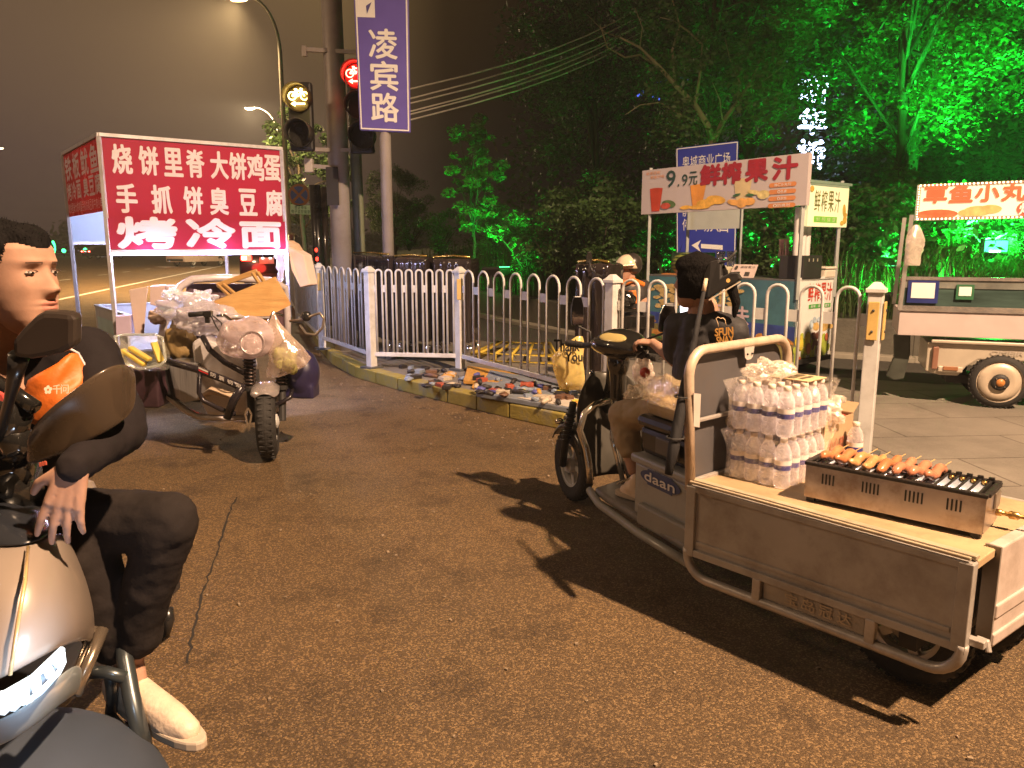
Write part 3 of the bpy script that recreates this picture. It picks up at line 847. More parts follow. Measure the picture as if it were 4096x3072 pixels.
# black seat base + clear film covered seat cushion
m = MB(); m.box(S(-.03, .02, .66), (.46, .50, .14), SA, taper=1.05); m.box(S(-.03, .02, .755), (.52, .54, .06), SA)
m.build("seat_base", black_p, tk, bevel=.03)
m = MB(); m.box(S(-.05, -.255, .67), (.18, .012, .08), SA); m.build("side_vent", mat("vent_grey", (.09, .08, .07), .4), tk, bevel=.01)
m = MB(); m.box(S(-.05, .02, .84), (.50, .50, .12), SA); m.box(S(-.22, .02, .93), (.10, .46, .12), SA)
m.build("seat", mat("seat_tan", (.36, .27, .15), .35, var=.2, bump=.3, bscale=18, coat=.3), tk, bevel=.05)
# leg shield
fc = V((.39, 4.73, 0))      # front wheel contact
sf2 = V((-.20, .98, 0)).normalized(); sr2 = V((.98, .20, 0))
def G(f, r, z): return fc + V((.13, .0, 0)) + sf2 * f + sr2 * r + UP * z
m = MB()
rows = []
for z, wd, f in ((.26, .19, -.42), (.45, .21, -.36), (.62, .22, -.30), (.76, .19, -.27), (.86, .11, -.25)):
    rows.append([m.bm.verts.new(G(f + .08 * (1 - (r / 1.0) ** 2), r * wd, z)) for r in (-1, -.6, -.2, .2, .6, 1)])
for A, B in zip(rows, rows[1:]):
    for k in range(5): m.bm.faces.new([A[k], A[k + 1], B[k + 1], B[k]])
m.build("leg_shield", mat("shield_brown", (.055, .05, .042), .35, .1, var=.12, coat=.3), tk, smooth=True, solid=.02, sub=1)
# chrome leg guard pipe
m = MB(); m.tube([G(-.36, -.02, .72), G(-.42, -.14, .71), G(-.46, -.21, .67), G(-.44, -.23, .57), G(-.47, -.20, .47), G(-.50, -.19, .38), G(-.52, -.19, .28)], .019, seg=12)
m.tube([G(-.36, .02, .72), G(-.42, .14, .71), G(-.46, .21, .67), G(-.44, .23, .57), G(-.50, .19, .28)], .019, seg=12)
m.build("leg_guard", mat("brass_chrome", (.62, .56, .47), .22, .9, var=.1), tk, smooth=True)
m = MB()
for s_ in (-1, 1): m.tube([G(-.40, s_ * .02, .78), G(-.48, s_ * .02 - .03, .52), G(-.58, s_ * .02 + .01, .28)], .014, seg=10)
m.build("brace", chrome, tk, smooth=True)
# steering column, wheel, fork, fender
m = MB(); m.tube([G(-.36, .0, .96), G(-.30, 0, .80), G(-.2, 0, .62)], [.05, .035, .04], seg=12)
m.build("steering_column", black_p, tk, smooth=True)
wa = V((.93, .36, 0)).normalized()
wheel(tk, fc + UP * .232, wa, .232, .085, .14, rimmat=mat("rim_black"))
wf = wa.cross(UP) * -1
m = MB()
for s_ in (-1, 1):
    m.tube([fc + wa * s_ * .075 + UP * .232, fc + wa * s_ * .08 + UP * .42 - wf * .05, fc + wa * s_ * .075 + UP * .66 - wf * .14], [.022, .024, .024], seg=10)
fk = m.build("fork", black_m, tk, smooth=True)
m = MB()
for s_ in (-1, 1):
    pts = []
    for k in range(60):
        a = k * 2 * math.pi / 8; z = .40 + .22 * k / 60
        pts.append(fc + wa * (s_ * .08) + UP * z - wf * (.04 + (z - .4) * .42) + wa * math.cos(a) * .031 + wf * math.sin(a) * .031)
    m.tube(pts, .0055, seg=6)
m.build("spring", black_p, fk, smooth=True)
m = MB(); rows = []
for k in range(11):
    a = R(35 + 115 * k / 10)
    c = fc + UP * .232 + wf * math.cos(a) * .262 + UP * math.sin(a) * .262
    rows.append([m.bm.verts.new(c + wa * x + (wf * math.cos(a) + UP * math.sin(a)) * (-.03 if abs(x) > .05 else 0)) for x in (-.062, -.045, 0, .045, .062)])
for A, B in zip(rows, rows[1:]):
    for k in range(4): m.bm.faces.new([A[k], A[k + 1], B[k + 1], B[k]])
m.build("front_fender", black_p, tk, smooth=True, solid=.006)
m = MB(); m.sph(fc + wf * .0 + UP * .52 - wa * .1, (.03, .02, .02)); m.build("side_reflector", chrome, tk, smooth=True)
# handlebar pod
hc = D(2475, 1385, 4.22)
hx = (D(2600, 1420, 4.05) - D(2285, 1375, 4.45)).normalized(); hy = V((0, 0, 1)).cross(hx).normalized(); hz_ = UP
m = MB(); m.sph(hc + UP * .0, (.19, .10, .065), (hx, hy, hz_), u=28, v=18)
m.sph(hc + hy * .03 + UP * .03, (.145, .10, .065), (hx, hy, hz_), u=24, v=16)
m.sph(hc - UP * .09 + hy * .0, (.065, .06, .09), (hx, hy, hz_), u=20, v=12)
m.tube([hc - UP * .10, hc - UP * .30], [.05, .045], seg=14)
pod = m.build("handlebar_pod", mat("gloss_black", (.012, .011, .01), .12, coat=1.0, var=.1), tk, remesh=.007, sm_iter=3)
m = MB(); m.sph(hc - hy * .055 + UP * .052, (.092, .012, .036), (hx, (hy + UP * -1.2).normalized(), (UP + hy * 1.2).normalized()), u=24, v=12)
m.build("dashboard", mat("dash_cover", (.42, .33, .13), .25, coat=.6, var=.1), pod, smooth=True)
gL = D(2268, 1372, 4.46); gR = D(2630, 1432, 4.02)
m = MB(); m.tube([hc - hx * .10, gL + hx * .13], .017, seg=10); m.tube([hc + hx * .10, gR - hx * .06], .017, seg=10)
m.build("handlebar", black_m, tk, smooth=True)
for g_, s_ in ((gL, 1), (gR, -1)):
    m = MB(); m.tube([g_, g_ + hx * .13 * s_], [.019, .017], seg=12)
    for k in range(6): m.lathe([(.0205, -.004), (.0205, .004)], g_ + hx * (.015 + k * .018) * s_, hx, 12)
    gr = m.build("grip", rubber, tk, smooth=False)
    m = MB(); m.tube([g_ + hx * .15 * s_ + hy * .02, g_ + hx * .10 * s_ + hy * .07 + UP * -.01, g_ + hx * .0 + hy * .075 - UP * .015], .006, seg=8)
    m.build("brake_lever", mat("lever", (.35, .3, .25), .3, .8), gr)
# mirrors
def mirror(parent, base, c, w_, h_, n, nm, glassm, lean=0):
    n = V(n).normalized(); X = UP.cross(n).normalized(); Y = n.cross(X)
    X, Y = X * math.cos(lean) + Y * math.sin(lean), Y * math.cos(lean) - X * math.sin(lean)
    c = V(c); shp = [(-.42, -.5), (.42, -.5), (.5, -.3), (.5, .15), (.3, .5), (-.3, .5), (-.5, .15), (-.5, -.3)]
    m = MB(); m.poly([c + X * a * w_ + Y * b * h_ - n * .001 for a, b in shp], n * -.025)
    o = m.build(nm, black_p, parent, bevel=.006)
    m = MB(); m.poly([c + X * a * w_ * .9 + Y * b * h_ * .92 + n * .001 for a, b in shp], n * .0015)
    m.build("mirror_glass", glassm, o)
    m = MB(); m.tube([V(base), V(base) + UP * .06, c - Y * h_ * .5 - n * .01, c - Y * h_ * .3 - n * .02], .007, seg=8)
    m.build("stem", black_m, o, smooth=True)
mg = mat("mirror_glass", (.55, .5, .5), .05, 1.0, var=.02)
mirror(tk, D(2360, 1370, 4.40), D(2311, 1244, 4.42), .072, .17, (.15, -1, .05), "mirror", mg)
mirror(tk, D(2590, 1400, 4.10), D(2672, 1275, 4.0), .085, .145, (.1, -1, .0), "mirror", mat("mirror_glass_dark", (.25, .2, .18), .08, 1.0, var=.1), lean=-.1)

# ---------------- folded umbrella strapped to the head board
um = thing("folded_umbrella", "long folded black umbrella strapped upright on the tricycle head board", "umbrella", D(2650, 1900, 3.12))
pa, pb = D(2672, 1900, 3.02), D(2815, 1165, 3.25)
m = MB(); m.tube([pa, pa.lerp(pb, .15), pa.lerp(pb, .5), pa.lerp(pb, .75), pb], [.016, .024, .022, .012, .008], seg=12); m.jitter(.004, 12)
m.build("canopy", mat("umbrella_cloth", (.012, .011, .013), .8, var=.3, stretch=(1, 1, .2), bump=.5, bscale=30), um, smooth=True)
m = MB(); m.tube([pb, pb + (pb - pa).normalized() * .055], [.0095, .008], seg=10); m.build("tip", mat("tip_cream", (.62, .48, .34), .4), um, smooth=True)
m = MB()
for u in (.2, .42): m.tube([pa.lerp(pb, u) + V((math.cos(a) * .036, math.sin(a) * .036, 0)) for a in [k * .7 for k in range(9)]], .004, seg=6, closed=True)
m.build("strap", black_m, um)

# ---------------- bottled water: two shrink-wrapped packs
pet = film("pet_plastic", (.74, .71, .78), .50, .06, .9, 34, .75, .80)
water = film("pet_water", (.85, .82, .82), .5, .05, .4, 20, .5, .6)
labelm = mat("label_blue", (.025, .03, .22), .3, var=.2, coat=.4)
labelw = mat("label_pale", (.75, .68, .66), .35, var=.15)
capm = mat("cap_white", (.78, .66, .56), .35, var=.08)
def bottle(loc, label, group, hgt=.205, rad=.0335, name="water_bottle"):
    t = thing(name, label, "bottle", loc, 0, group); o = V(loc); s_ = hgt / .205
    prof = [(.001, 0), (rad * .8, .001), (rad, .010), (rad, .03), (rad * .93, .036), (rad, .042), (rad * .93, .052), (rad, .060), (rad * .94, .070), (rad, .078), (rad, .118),
            (rad * .97, .125), (rad * .98, .145), (rad * .75, .168), (rad * .42, .184), (rad * .40, .192)]
    MB().lathe([(r_, z * s_) for r_, z in prof], o, UP, 20, cap=False).build("bottle_body", pet, t, smooth=True)
    lb = MB().lathe([(rad + .0012, .078 * s_), (rad + .0012, .098 * s_)], o, UP, 20, cap=False).build("paper_label", labelm, t, smooth=True)
    MB().lathe([(rad + .0010, .0985 * s_), (rad + .0010, .118 * s_)], o, UP, 20, cap=False).build("label_band", labelw, lb, smooth=True)
    MB().lathe([(rad * .44, .188 * s_), (rad * .47, .190 * s_), (rad * .47, .203 * s_), (rad * .40, .206 * s_), (.001, .206 * s_)], o, UP, 14).build("lid", capm, t, smooth=True)
    return t
bz = .628
# local frame for packs on the bed
def Bd(f, r, z): return T(f, r, z)
pk0 = (-.115, .115)
b_first = None; words_col = ["nearest the head board", "second from the head board", "third from the head board", "fourth from the head board"]
rown = ["first", "second", "third", "fourth", "fifth", "sixth"]
fl = ["bottom", "top"]
NR, NC = 4, 5
for lv in range(2):
    for i in range(NR):
        for j in range(NC):
            if lv == 1 and False: continue
            f = -.07 - i * .068; r = .235 + j * .067
            if 0 < i < NR - 1 and 0 < j < NC - 1 and lv == 0: continue     # wholly hidden inside the lower pack
            loc = T(f, r, bz + lv * .212)
            lab = "water bottle in the %s pack, %s row from head board, %s from near side" % (fl[lv], rown[i], rown[j])
            if b_first is None:
                b_first = bottle(loc, lab, "bottled water packed on the cargo bed")
            else: copy_tree(b_first, loc=loc, label=lab)
wrapm = film("shrink_film", (.8, .74, .7), .05, .12, 1.0, 16, .55, .4)
for lv in range(2):
    m = MB(); z0 = bz + lv * .212
    pts = []
    f0, f1, r0, r1 = -.036, -.07 - 3 * .068 - .036, .198, .235 + 4 * .067 + .036
    nseg = 14
    rows = []
    for zz, k in ((.004, -.004), (.06, .0015), (.12, .0015), (.15, -.006), (.205, -.022)):
        ring = []
        for a, b, c_, d in ((f0, r0, f0, r1), (f0, r1, f1, r1), (f1, r1, f1, r0), (f1, r0, f0, r0)):
            for u in range(nseg):
                f = a + (c_ - a) * u / nseg; r = b + (d - b) * u / nseg
                cf, cr2 = (f0 + f1) / 2, (r0 + r1) / 2
                f += math.copysign(k, f - cf) if abs(f - cf) > .05 else 0; r += math.copysign(k, r - cr2) if abs(r - cr2) > .05 else 0
                w2 = noise.noise(V((f * 30, r * 30, zz * 10 + lv))) * .003
                ring.append(m.bm.verts.new(T(f + w2, r + w2, z0 + zz)))
        rows.append(ring)
    for A, B in zip(rows, rows[1:]):
        n = len(A)
        for k in range(n): m.bm.faces.new([A[k], A[(k + 1) % n], B[(k + 1) % n], B[k]])
    o = m.build("shrink_wrap", wrapm, None, smooth=True)
    tag(o, ("clear shrink film round the upper pack of water bottles" if lv else "clear shrink film round the lower pack of water bottles, on the bed floor"), "plastic wrap")
# crumpled bag and a flat printed card on top of the bottles
def crumple(name, c, r, m_, seed=0, amp=.35, sc=9, u=56, v=34, ax=None):
    m = MB(); m.sph(c, r, ax, u=u, v=v)
    c = V(c)
    for vtx in m.bm.verts:
        d = vtx.co - c
        q = V((d.x / r[0], d.y / r[1], d.z / r[2]))
        n1 = noise.noise(q * sc * .22 + V((seed, seed * 2.1, 0))); n2 = abs(noise.noise(q * sc * .55 + V((0, seed, seed)))) 
        vtx.co = c + d * (1 + amp * n1 - amp * .6 * n2)
    return m.build(name, m_, None, smooth=True)
bagc = film("bag_clear", (.78, .70, .62), .38, .15, .8, 22, .5, .5)
o = crumple("plastic_bag", T(-.13, .33, bz + .455), (.10, .08, .045), bagc, 3, .6); tag(o, "crumpled clear plastic bag lying on top of the stacked water bottles", "plastic bag")
cd = thing("printed_card", "printed cream card lying flat on the far corner of the bottle packs", "card", T(-.20, .40, bz + .42))
cardq = Quad(T(-.10, .36, bz + .425), T(-.29, .36, bz + .425), T(-.29, .52, bz + .425), T(-.10, .52, bz + .425))
m = MB(); cardq.panel(m, .004); m.build("sheet", mat("cream_card", (.62, .46, .27), .5, var=.06), cd)
m = MB(); cardq.rect(m, .30, .15, .62, .45); cardq.rect(m, .28, .55, .60, .85); cardq.rect(m, .70, .2, .8, .8)
m.build("print", mat("card_print", (.16, .13, .08), .5), cd)

# ---------------- cardboard box with bags behind the bottles
cardb = mat("cardboard", (.42, .29, .165), .8, var=.1, scale=5, bump=.15, dirt=(.28, .18, .1), dscale=6, damt=.4)
bx = thing("cardboard_box", "open brown cardboard box of supplies between the bottle packs and the fence post", "box", T(-.42, .66, bz))
def boxopen(parent, c, sx_, sy_, h_, axs, m_, flaps=True, nm="carton", th=.005):
    X, Y, Z = axs; m = MB()
    m.box(c + Z * .004, (sx_, sy_, .006), axs)
    for s_ in (-1, 1):
        m.box(c + X * s_ * sx_ / 2 + Z * h_ / 2, (th, sy_, h_), axs); m.box(c + Y * s_ * sy_ / 2 + Z * h_ / 2, (sx_ - th * 2.2, th, h_), axs)
    return m.build(nm, m_, parent)
BA = ((F_ * 1.0).normalized(), R_ * -1, UP)
boxopen(bx, T(-.17, .68, bz), .22, .26, .225, BA, cardb)
m = MB(); m.poly([T(-.06, .80, bz + .225), T(-.06, .56, bz + .225), T(-.02, .56, bz + .25), T(-.02, .80, bz + .25)], (0, 0, .004))
m.poly([T(-.06, .81, bz + .225), T(-.28, .81, bz + .225), T(-.28, .86, bz + .265), T(-.06, .86, bz + .265)], (0, 0, .004)); m.build("flap", cardb, bx)
m = MB(); m.box(T(-.17, .68, bz + .16), (.20, .24, .01), BA); m.build("contents", mat("dark_stuff", (.05, .035, .025), .8, bump=.6), bx)
qq = Quad(T(-.437, .785, bz), T(-.165, .785, bz), T(-.165, .785, bz + .235), T(-.437, .785, bz + .235))
qn = Quad(T(-.283, .55, bz), T(-.283, .81, bz), T(-.283, .81, bz + .225), T(-.283, .55, bz + .225))
m = MB(); qn.spread(m, "小心轻放", .12, .42, .88, .62, .2, .02, off=.004); m.build("lettering", mat("box_red", (.42, .11, .06), .6), bx)
o = crumple("sauce_packet", T(-.22, .76, bz + .20), (.05, .035, .025), mat("red_packet", (.35, .05, .03), .3), 5, .3); tag(o, "small red packet lying in the open cardboard box", "packet")
o = MB()
random.seed(8)
for k in range(40):
    a = T(-.10 + random.uniform(-.05, .05), .58 + random.uniform(-.03, .03), bz + .20 + random.uniform(0, .03))
    o.bar(a, a + V((random.uniform(-.02, .02) - .10, random.uniform(-.02, .02), random.uniform(-.01, .03))), .003)
tag(o.build("skewer_bundle", mat("bamboo", (.52, .33, .14), .6), None), "loose bundle of bamboo skewers on the box edge behind the bottles", "skewers")
o = crumple("plastic_bag", T(-.25, .62, bz + .245), (.075, .06, .05), film("bag_white", (.85, .74, .66), .6, .2, .6, 14, .45, .5), 9, .7)
tag(o, "tied whitish plastic bag of rolls slumped over the cardboard box", "plastic bag")
m = MB()
for k, (dx, dz, ddx) in enumerate(((0, .0, -.02), (.03, .0, .03))):
    base = T(-.27 + dx, .62, bz + .27)
    rows = []
    for j in range(6):
        u = j / 5; c0 = base + UP * (.07 * math.sin(u * 2.2)) + R_ * (.02 + .07 * u) - UP * .13 * u * u * (1 if k else .3)
        rows.append([m.bm.verts.new(c0 + F_ * (x * .022 + .008 * math.sin(j * 2 + x * 3))) for x in (-1, -.3, .4, 1)])
    for A, B in zip(rows, rows[1:]):
        for q_ in range(3): m.bm.faces.new([A[q_], A[q_ + 1], B[q_ + 1], B[q_]])
o = m.build("bag_handles", film("bag_white"), None, smooth=True, solid=.002); tag(o, "two limp white bag handles hanging down over the cardboard box side", "plastic bag")
copy_tree(b_first, loc=T(-.33, .74, bz), label="single half empty water bottle beside the cardboard box, behind the grill")
crumple_o = crumple("paper_napkins", T(-.37, .74, bz + .035), (.06, .04, .035), mat("napkin", (.72, .62, .5), .7, var=.05, bump=.4), 4, .5); tag(crumple_o, "crumpled pack of pale napkins behind the far end of the sausages", "napkins")

# ---------------- sausage grill
gf = V((.715, -.675, 0)).normalized(); gl_ = V((.675, .715, 0)).normalized()   # along grill (to the rear), across
G0 = P(3215, 2003, .628); GL = (P(3925, 2162, .628) - G0).length * 1.0; GW = .215; GH = .125
gf = (P(3925, 2162, .628) - G0).normalized(); gl_ = V((0, 0, 1)).cross(gf)
def GG(a, b, z): return G0 + gf * a + gl_ * b + UP * z
GA = (gf, gl_, UP)
stl = mat("grill_steel", (.52, .46, .44), .30, .85, var=.12, scale=6, bump=.05, dirt=(.20, .12, .07), dscale=5, damt=.7)
charm = mat("grill_char", (.022, .018, .016), .5, .3, var=.4, scale=20, bump=.3)
gr = thing("sausage_grill", "long stainless gas roller grill half filled with sausages on the bed", "grill", GG(GL / 2, GW / 2, 0))
m = MB(); z0 = .02
m.box(GG(GL / 2, 0, z0 + GH / 2), (GL, .004, GH), GA); m.box(GG(GL / 2, GW, z0 + GH / 2), (GL, .004, GH), GA)
m.box(GG(0, GW / 2, z0 + GH / 2), (.004, GW - .006, GH), GA); m.box(GG(GL, GW / 2, z0 + GH / 2), (.004, GW - .006, GH), GA)
m.box(GG(GL / 2, GW / 2, z0 + .003), (GL - .01, GW - .01, .004), GA)
case = m.build("case", stl, gr)
m = MB()
for a in (.02, GL - .02):
    for b in (.02, GW - .02): m.box(GG(a, b, .010), (.03, .02, .018), GA)
m.build("foot", black_m, gr)
m = MB()
for g_ in (.105, .335, .565, .775):
    for k in range(4 if g_ < .3 or g_ > .7 else 5):
        m.box(GG((g_ + k * .021) * GL / .93 * .98, -.0035, z0 + .083 - (0 if g_ > .5 else 0)), (.0055, .002, .040), GA)
m.build("vent_slots", mat("hole_dark"), case)
m = MB()   # black top rim and grate cups
for b in (.008, GW - .008): m.box(GG(GL / 2, b, z0 + GH + .006), (GL + .012, .022, .014), GA)
for a in (.0, GL - .0): m.box(GG(a, GW / 2, z0 + GH + .006), (.022, GW - .04, .014), GA)
m.build("top_rim", charm, gr, bevel=.003)
NS = 16; pit = (GL - .05) / NS
m = MB()
for k in range(NS + 1):
    a = .025 + k * pit
    m.box(GG(a, GW / 2, z0 + GH + .004), (.008, GW - .03, .016), GA)
    m.box(GG(a, GW - .012, z0 + GH + .016), (pit * .55, .012, .014), GA)
m.build("divider", charm, gr, bevel=.002)
m = MB()
for k in range(NS):
    a = .025 + (k + .5) * pit
    pts = []
    for j in range(7):
        an = math.pi * j / 6; pts.append(GG(a - math.cos(an) * pit * .36, .03, z0 + GH + .006 - math.sin(an) * .012))
    rowa = [m.bm.verts.new(p) for p in pts]; rowb = [m.bm.verts.new(p + gl_ * (GW - .06)) for p in pts]
    for j in range(6): m.bm.faces.new([rowa[j], rowa[j + 1], rowb[j + 1], rowb[j]])
m.build("tray", mat("tray_blue_steel", (.62, .70, .85), .30, .55, var=.15), gr, smooth=True, solid=.002)
m = MB()
for k in range(NS):
    a = .025 + (k + .5) * pit; m.lathe([(.001, 0), (.009, .002), (.009, .012), (.003, .014)], GG(a, GW - .035, z0 + GH - .002), UP, 10)
m.build("burner_nut", mat("brass", (.55, .34, .12), .3, .9), gr, smooth=True)
# right end: regulator valve and bracket
m = MB(); m.box(GG(GL + .006, GW * .72, z0 + .085), (.008, .07, .06), GA); m.build("end_plate", mat("worn_steel", (.38, .33, .28), .35, .8, dirt=(.3, .16, .05), dscale=14), gr, bevel=.004)
m = MB(); m.lathe([(.006, 0), (.012, .004), (.012, .02), (.008, .022), (.008, .04), (.014, .045), (.014, .07), (.007, .075), (.007, .12)], GG(GL, GW * .82, z0 + .035), gf, 14)
vb = m.build("gas_valve", mat("brass"), gr, smooth=True)
m = MB(); m.tube([GG(GL + .11, GW * .82, z0 + .035), GG(GL + .2, GW * .8, z0 + .03), GG(GL + .26, GW * 1.1, z0 + .0), GG(GL + .27, GW * 1.9, z0 + .0)], .008, seg=10)
m.build("hose", mat("hose_orange", (.55, .30, .06), .4), vb, smooth=True)
# sausages: each one a thing
saus = [mat("sausage_red", (.52, .19, .08), .25, var=.18, scale=25, coat=.5, bump=.1), mat("sausage_tan", (.54, .27, .11), .3, var=.25, scale=30, coat=.4, bump=.3, bscale=50), mat("sausage_pink", (.54, .21, .12), .25, var=.12, scale=25, coat=.6)]
order = [0, 0, 1, 1, 0, 2, 2, 2]
desc = ["red sausage in the first slot at the box end of the grill", "red glossy sausage in the second slot of the grill", "pale bumpy sausage third along the grill", "pale scored sausage fourth along the grill",
        "smooth red sausage fifth along the grill", "split pink sausage sixth along the grill", "thick pink sausage second from the empty trays", "scored pink sausage lying next to the empty trays"]
wood = mat("bamboo")
pit2 = .052
for k in range(8):
    a = .055 + k * pit2; tl_ = .0 + (k % 3) * .006; c = GG(a, GW * .52, z0 + GH + .030)
    pass; t = thing("sausage", desc[k], "sausage", c, 0, "sausages on the grill")
    dirn = (gl_ * 1.0 + gf * .10).normalized()
    m = MB(); n = 22
    pts = [c + dirn * (-.090 + .180 * j / (n - 1)) + UP * (.008 * math.sin(j * .5 + k)) for j in range(n)]
    rs = []
    for j in range(n):
        u = abs(j / (n - 1) * 2 - 1); rr = .0178 * math.sqrt(max(0.02, 1 - u ** 6))
        if order[k] == 1 or k in (5, 7): rr *= 1 - .12 * (1 if j % 4 == 0 else 0)
        rs.append(rr)
    m.tube(pts, rs, seg=14); m.build("meat", saus[order[k]], t, smooth=True)
    m = MB(); m.tube([c - dirn * .04, c + dirn * (.135 + tl_) + UP * .012], .0018, seg=6); m.build("skewer", wood, t)

# crumpled film sheet over the seat area and small hanging bags
def sheet(name, corners, m_, nu=14, nv=14, amp=.02, seed=0, solid=0.0015):
    a, b, c, d = [V(p) for p in corners]; m = MB(); rows = []
    for i in range(nv + 1):
        row = []
        for j in range(nu + 1):
            u, v = j / nu, i / nv
            p = a.lerp(b, u).lerp(d.lerp(c, u), v)
            q = V((u * 3.1 + seed, v * 3.3, seed * .7))
            p = p + noise.noise_vector(q) * amp * 1.6 + noise.noise_vector(q * 3) * amp * .5
            row.append(m.bm.verts.new(p))
        rows.append(row)
    for A, B in zip(rows, rows[1:]):
        for j in range(nu): m.bm.faces.new([A[j], A[j + 1], B[j + 1], B[j]])
    return m.build(name, m_, None, smooth=True, solid=solid)
gold = film("film_clear_gold", (.60, .48, .30), .38, .12, 1.0, 18, .5, .4)
o = sheet("plastic_sheet", [D(2560, 1600, 3.75), D(2735, 1640, 3.30), D(2735, 1515, 3.30), D(2590, 1490, 3.85)], gold, amp=.018, seed=2)
tag(o, "crumpled clear plastic sheet over the tricycle seat, glinting golden", "plastic sheet")
o = crumple("plastic_bag", D(2555, 1590, 3.98), (.07, .05, .07), gold, 12, .6); tag(o, "scrunched clear bag under the handlebar beside the rider's knee", "plastic bag")
o = crumple("plastic_bag", D(2575, 1487, 4.05), (.055, .04, .075), film("bag_white"), 15, .4); tag(o, "small white carrier bag with red fruit hanging from the handlebar", "plastic bag")
m = MB(); m.sph(D(2580, 1490, 4.0), .028, u=14, v=10); tag(m.build("tomato", mat("tomato", (.5, .06, .03), .3), None, smooth=True), "red tomato showing through the small hanging bag", "tomato")
# ================================================================== RED FOOD STALL TRICYCLE (left)
H2 = V((.616, -.788, 0)); L2_ = V((.788, .616, 0))     # heading (toward viewer), and viewer's-right direction
A = D(436, 1000, 7.08); A.z = 0
B = A + L2_ * 1.66
Cc = B - H2 * 1.9; Dd = A - H2 * 1.9
ZT, ZB = 2.545, 1.56
def at(p, z): return V((p.x, p.y, z))
alu = mat("stall_pole", (.62, .60, .62), .35, .4, var=.1, dirt=(.35, .3, .3), dscale=10)
redf = cloth_lit("banner_red", (.46, .022, .075), .50, .45)
whitef = cloth_lit("banner_white", (.50, .58, .70), .40, .5)
letw = cloth_lit("letter_white", (.85, .80, .86), .40, .5)
sc = thing("food_stall", "red bannered snack stall frame with white lettering and lit white lining", "food stall", A.lerp(Cc, .5))
def wavy(name, bl, br, tr, tl, m_, parent, amp=.01, nu=24, nv=10, seed=0, solid=.002):
    o = sheet(name, (bl, br, tr, tl), m_, nu, nv, amp, seed, solid)
    attach(o, parent); return o
# front banner: main and lower strip
fq = Quad(at(A, 1.82), at(B, 1.82), at(B, ZT), at(A, ZT))
m = MB(); fq.panel(m, .012); fb_ = m.build("front_banner", redf, sc)
lq = Quad(at(A, ZB) + H2 * .015, at(B, ZB) + H2 * .015, at(B, 1.835) + H2 * .015, at(A, 1.835) + H2 * .015)
m = MB(); lq.panel(m, .010); lb_ = m.build("lower_banner", redf, sc)
m = MB()
cells = [(.055, "烧"), (.190, "饼"), (.318, "里"), (.438, "脊"), (.572, "大"), (.680, "饼"), (.785, "鸡"), (.888, "蛋")]
for u, ch in cells: fq.write(m, ch, u, .57, u + .095, .91, .045, off=.006)
cells = [(.060, "手"), (.240, "抓"), (.410, "饼"), (.555, "臭"), (.725, "豆"), (.885, "腐")]
for u, ch in cells: fq.write(m, ch, u, .10, u + .10, .44, .045, off=.006)
m.build("lettering", letw, fb_)
m = MB()
for u, u1, ch in ((.05, .35, "烤"), (.41, .68, "冷"), (.72, .96, "面")): lq.write(m, ch, u, .07, u1, 1.02 if ch != "面" else .93, .06, off=.006)
m.build("lettering", letw, lb_)
# left side banner
sq = Quad(at(Dd, 1.90), at(A, 1.90), at(A, ZT), at(Dd, ZT))
m = MB(); sq.panel(m, .010); sb_ = m.build("side_banner", cloth_lit("banner_red_side", (.55, .08, .07), .6, .25), sc)
m = MB()
for i, ch in enumerate("铁板鱿鱼"): sq.write(m, ch, .05 + i * .235, .56, .24 + i * .235, .93, .03, off=.006)
for i, ch in enumerate("烤冷面"): sq.write(m, ch, .05 + i * .145, .25, .17 + i * .145, .52, .03, off=.006)
for i, ch in enumerate("臭豆腐"): sq.write(m, ch, .53 + i * .15, .25, .66 + i * .15, .52, .03, off=.006)
for i, ch in enumerate("烧饼里脊大饼鸡蛋手抓饼臭豆腐牛肉小串"): sq.write(m, ch, .04 + i * .0515, .05, .083 + i * .0515, .20, .01, off=.006)
m.build("lettering", letw, sb_)
# right side + rear banners, white inside
rq = Quad(at(B, 1.90), at(Cc, 1.90), at(Cc, ZT), at(B, ZT)); m = MB(); rq.panel(m, .01); m.build("side_banner", whitef, sc)
bq = Quad(at(Cc, 1.62), at(Dd, 1.62), at(Dd, ZT), at(Cc, ZT)); m = MB(); bq.panel(m, .01); m.build("rear_banner", whitef, sc)
tq = Quad(at(A, ZT), at(B, ZT), at(Cc, ZT), at(Dd, ZT)); m = MB(); tq.panel(m, .01); m.build("roof_sheet", mat("roof_film", (.5, .35, .2), .3, var=.2), sc)
# clear film over the upper side banner corner
#o = wavy("clear_film", at(Dd, 1.95) - L2_ * .02, at(A, 1.95) - L2_ * .02, at(A, ZT + .01) - L2_ * .02, at(Dd, ZT + .01) - L2_ * .02, film("film_side", (.62, .45, .25), .06, .18, 1.0, 8, .25, .3), sc, .008, seed=4)
m = MB()
for p, q_ in ((A, B), (B, Cc), (Cc, Dd), (Dd, A)):
    m.bar(at(p, ZT + .012), at(q_, ZT + .012), .03)
m.bar(at(A, ZB - .02), at(B, ZB - .02), .03); m.bar(at(Dd, 1.62), at(Cc, 1.62), .03)
m.build("top_frame", alu, sc)
pb_ = [D(462, 1410, 6.98).z, .72, .62, .66]
for p, z0, nm in ((A, .68, 0), (B, .85, 0), (Cc, .9, 0), (Dd, .70, 0)):
    m = MB(); m.bar(at(p, z0), at(p, ZT), .034); m.build("pole", alu, sc, bevel=.003)
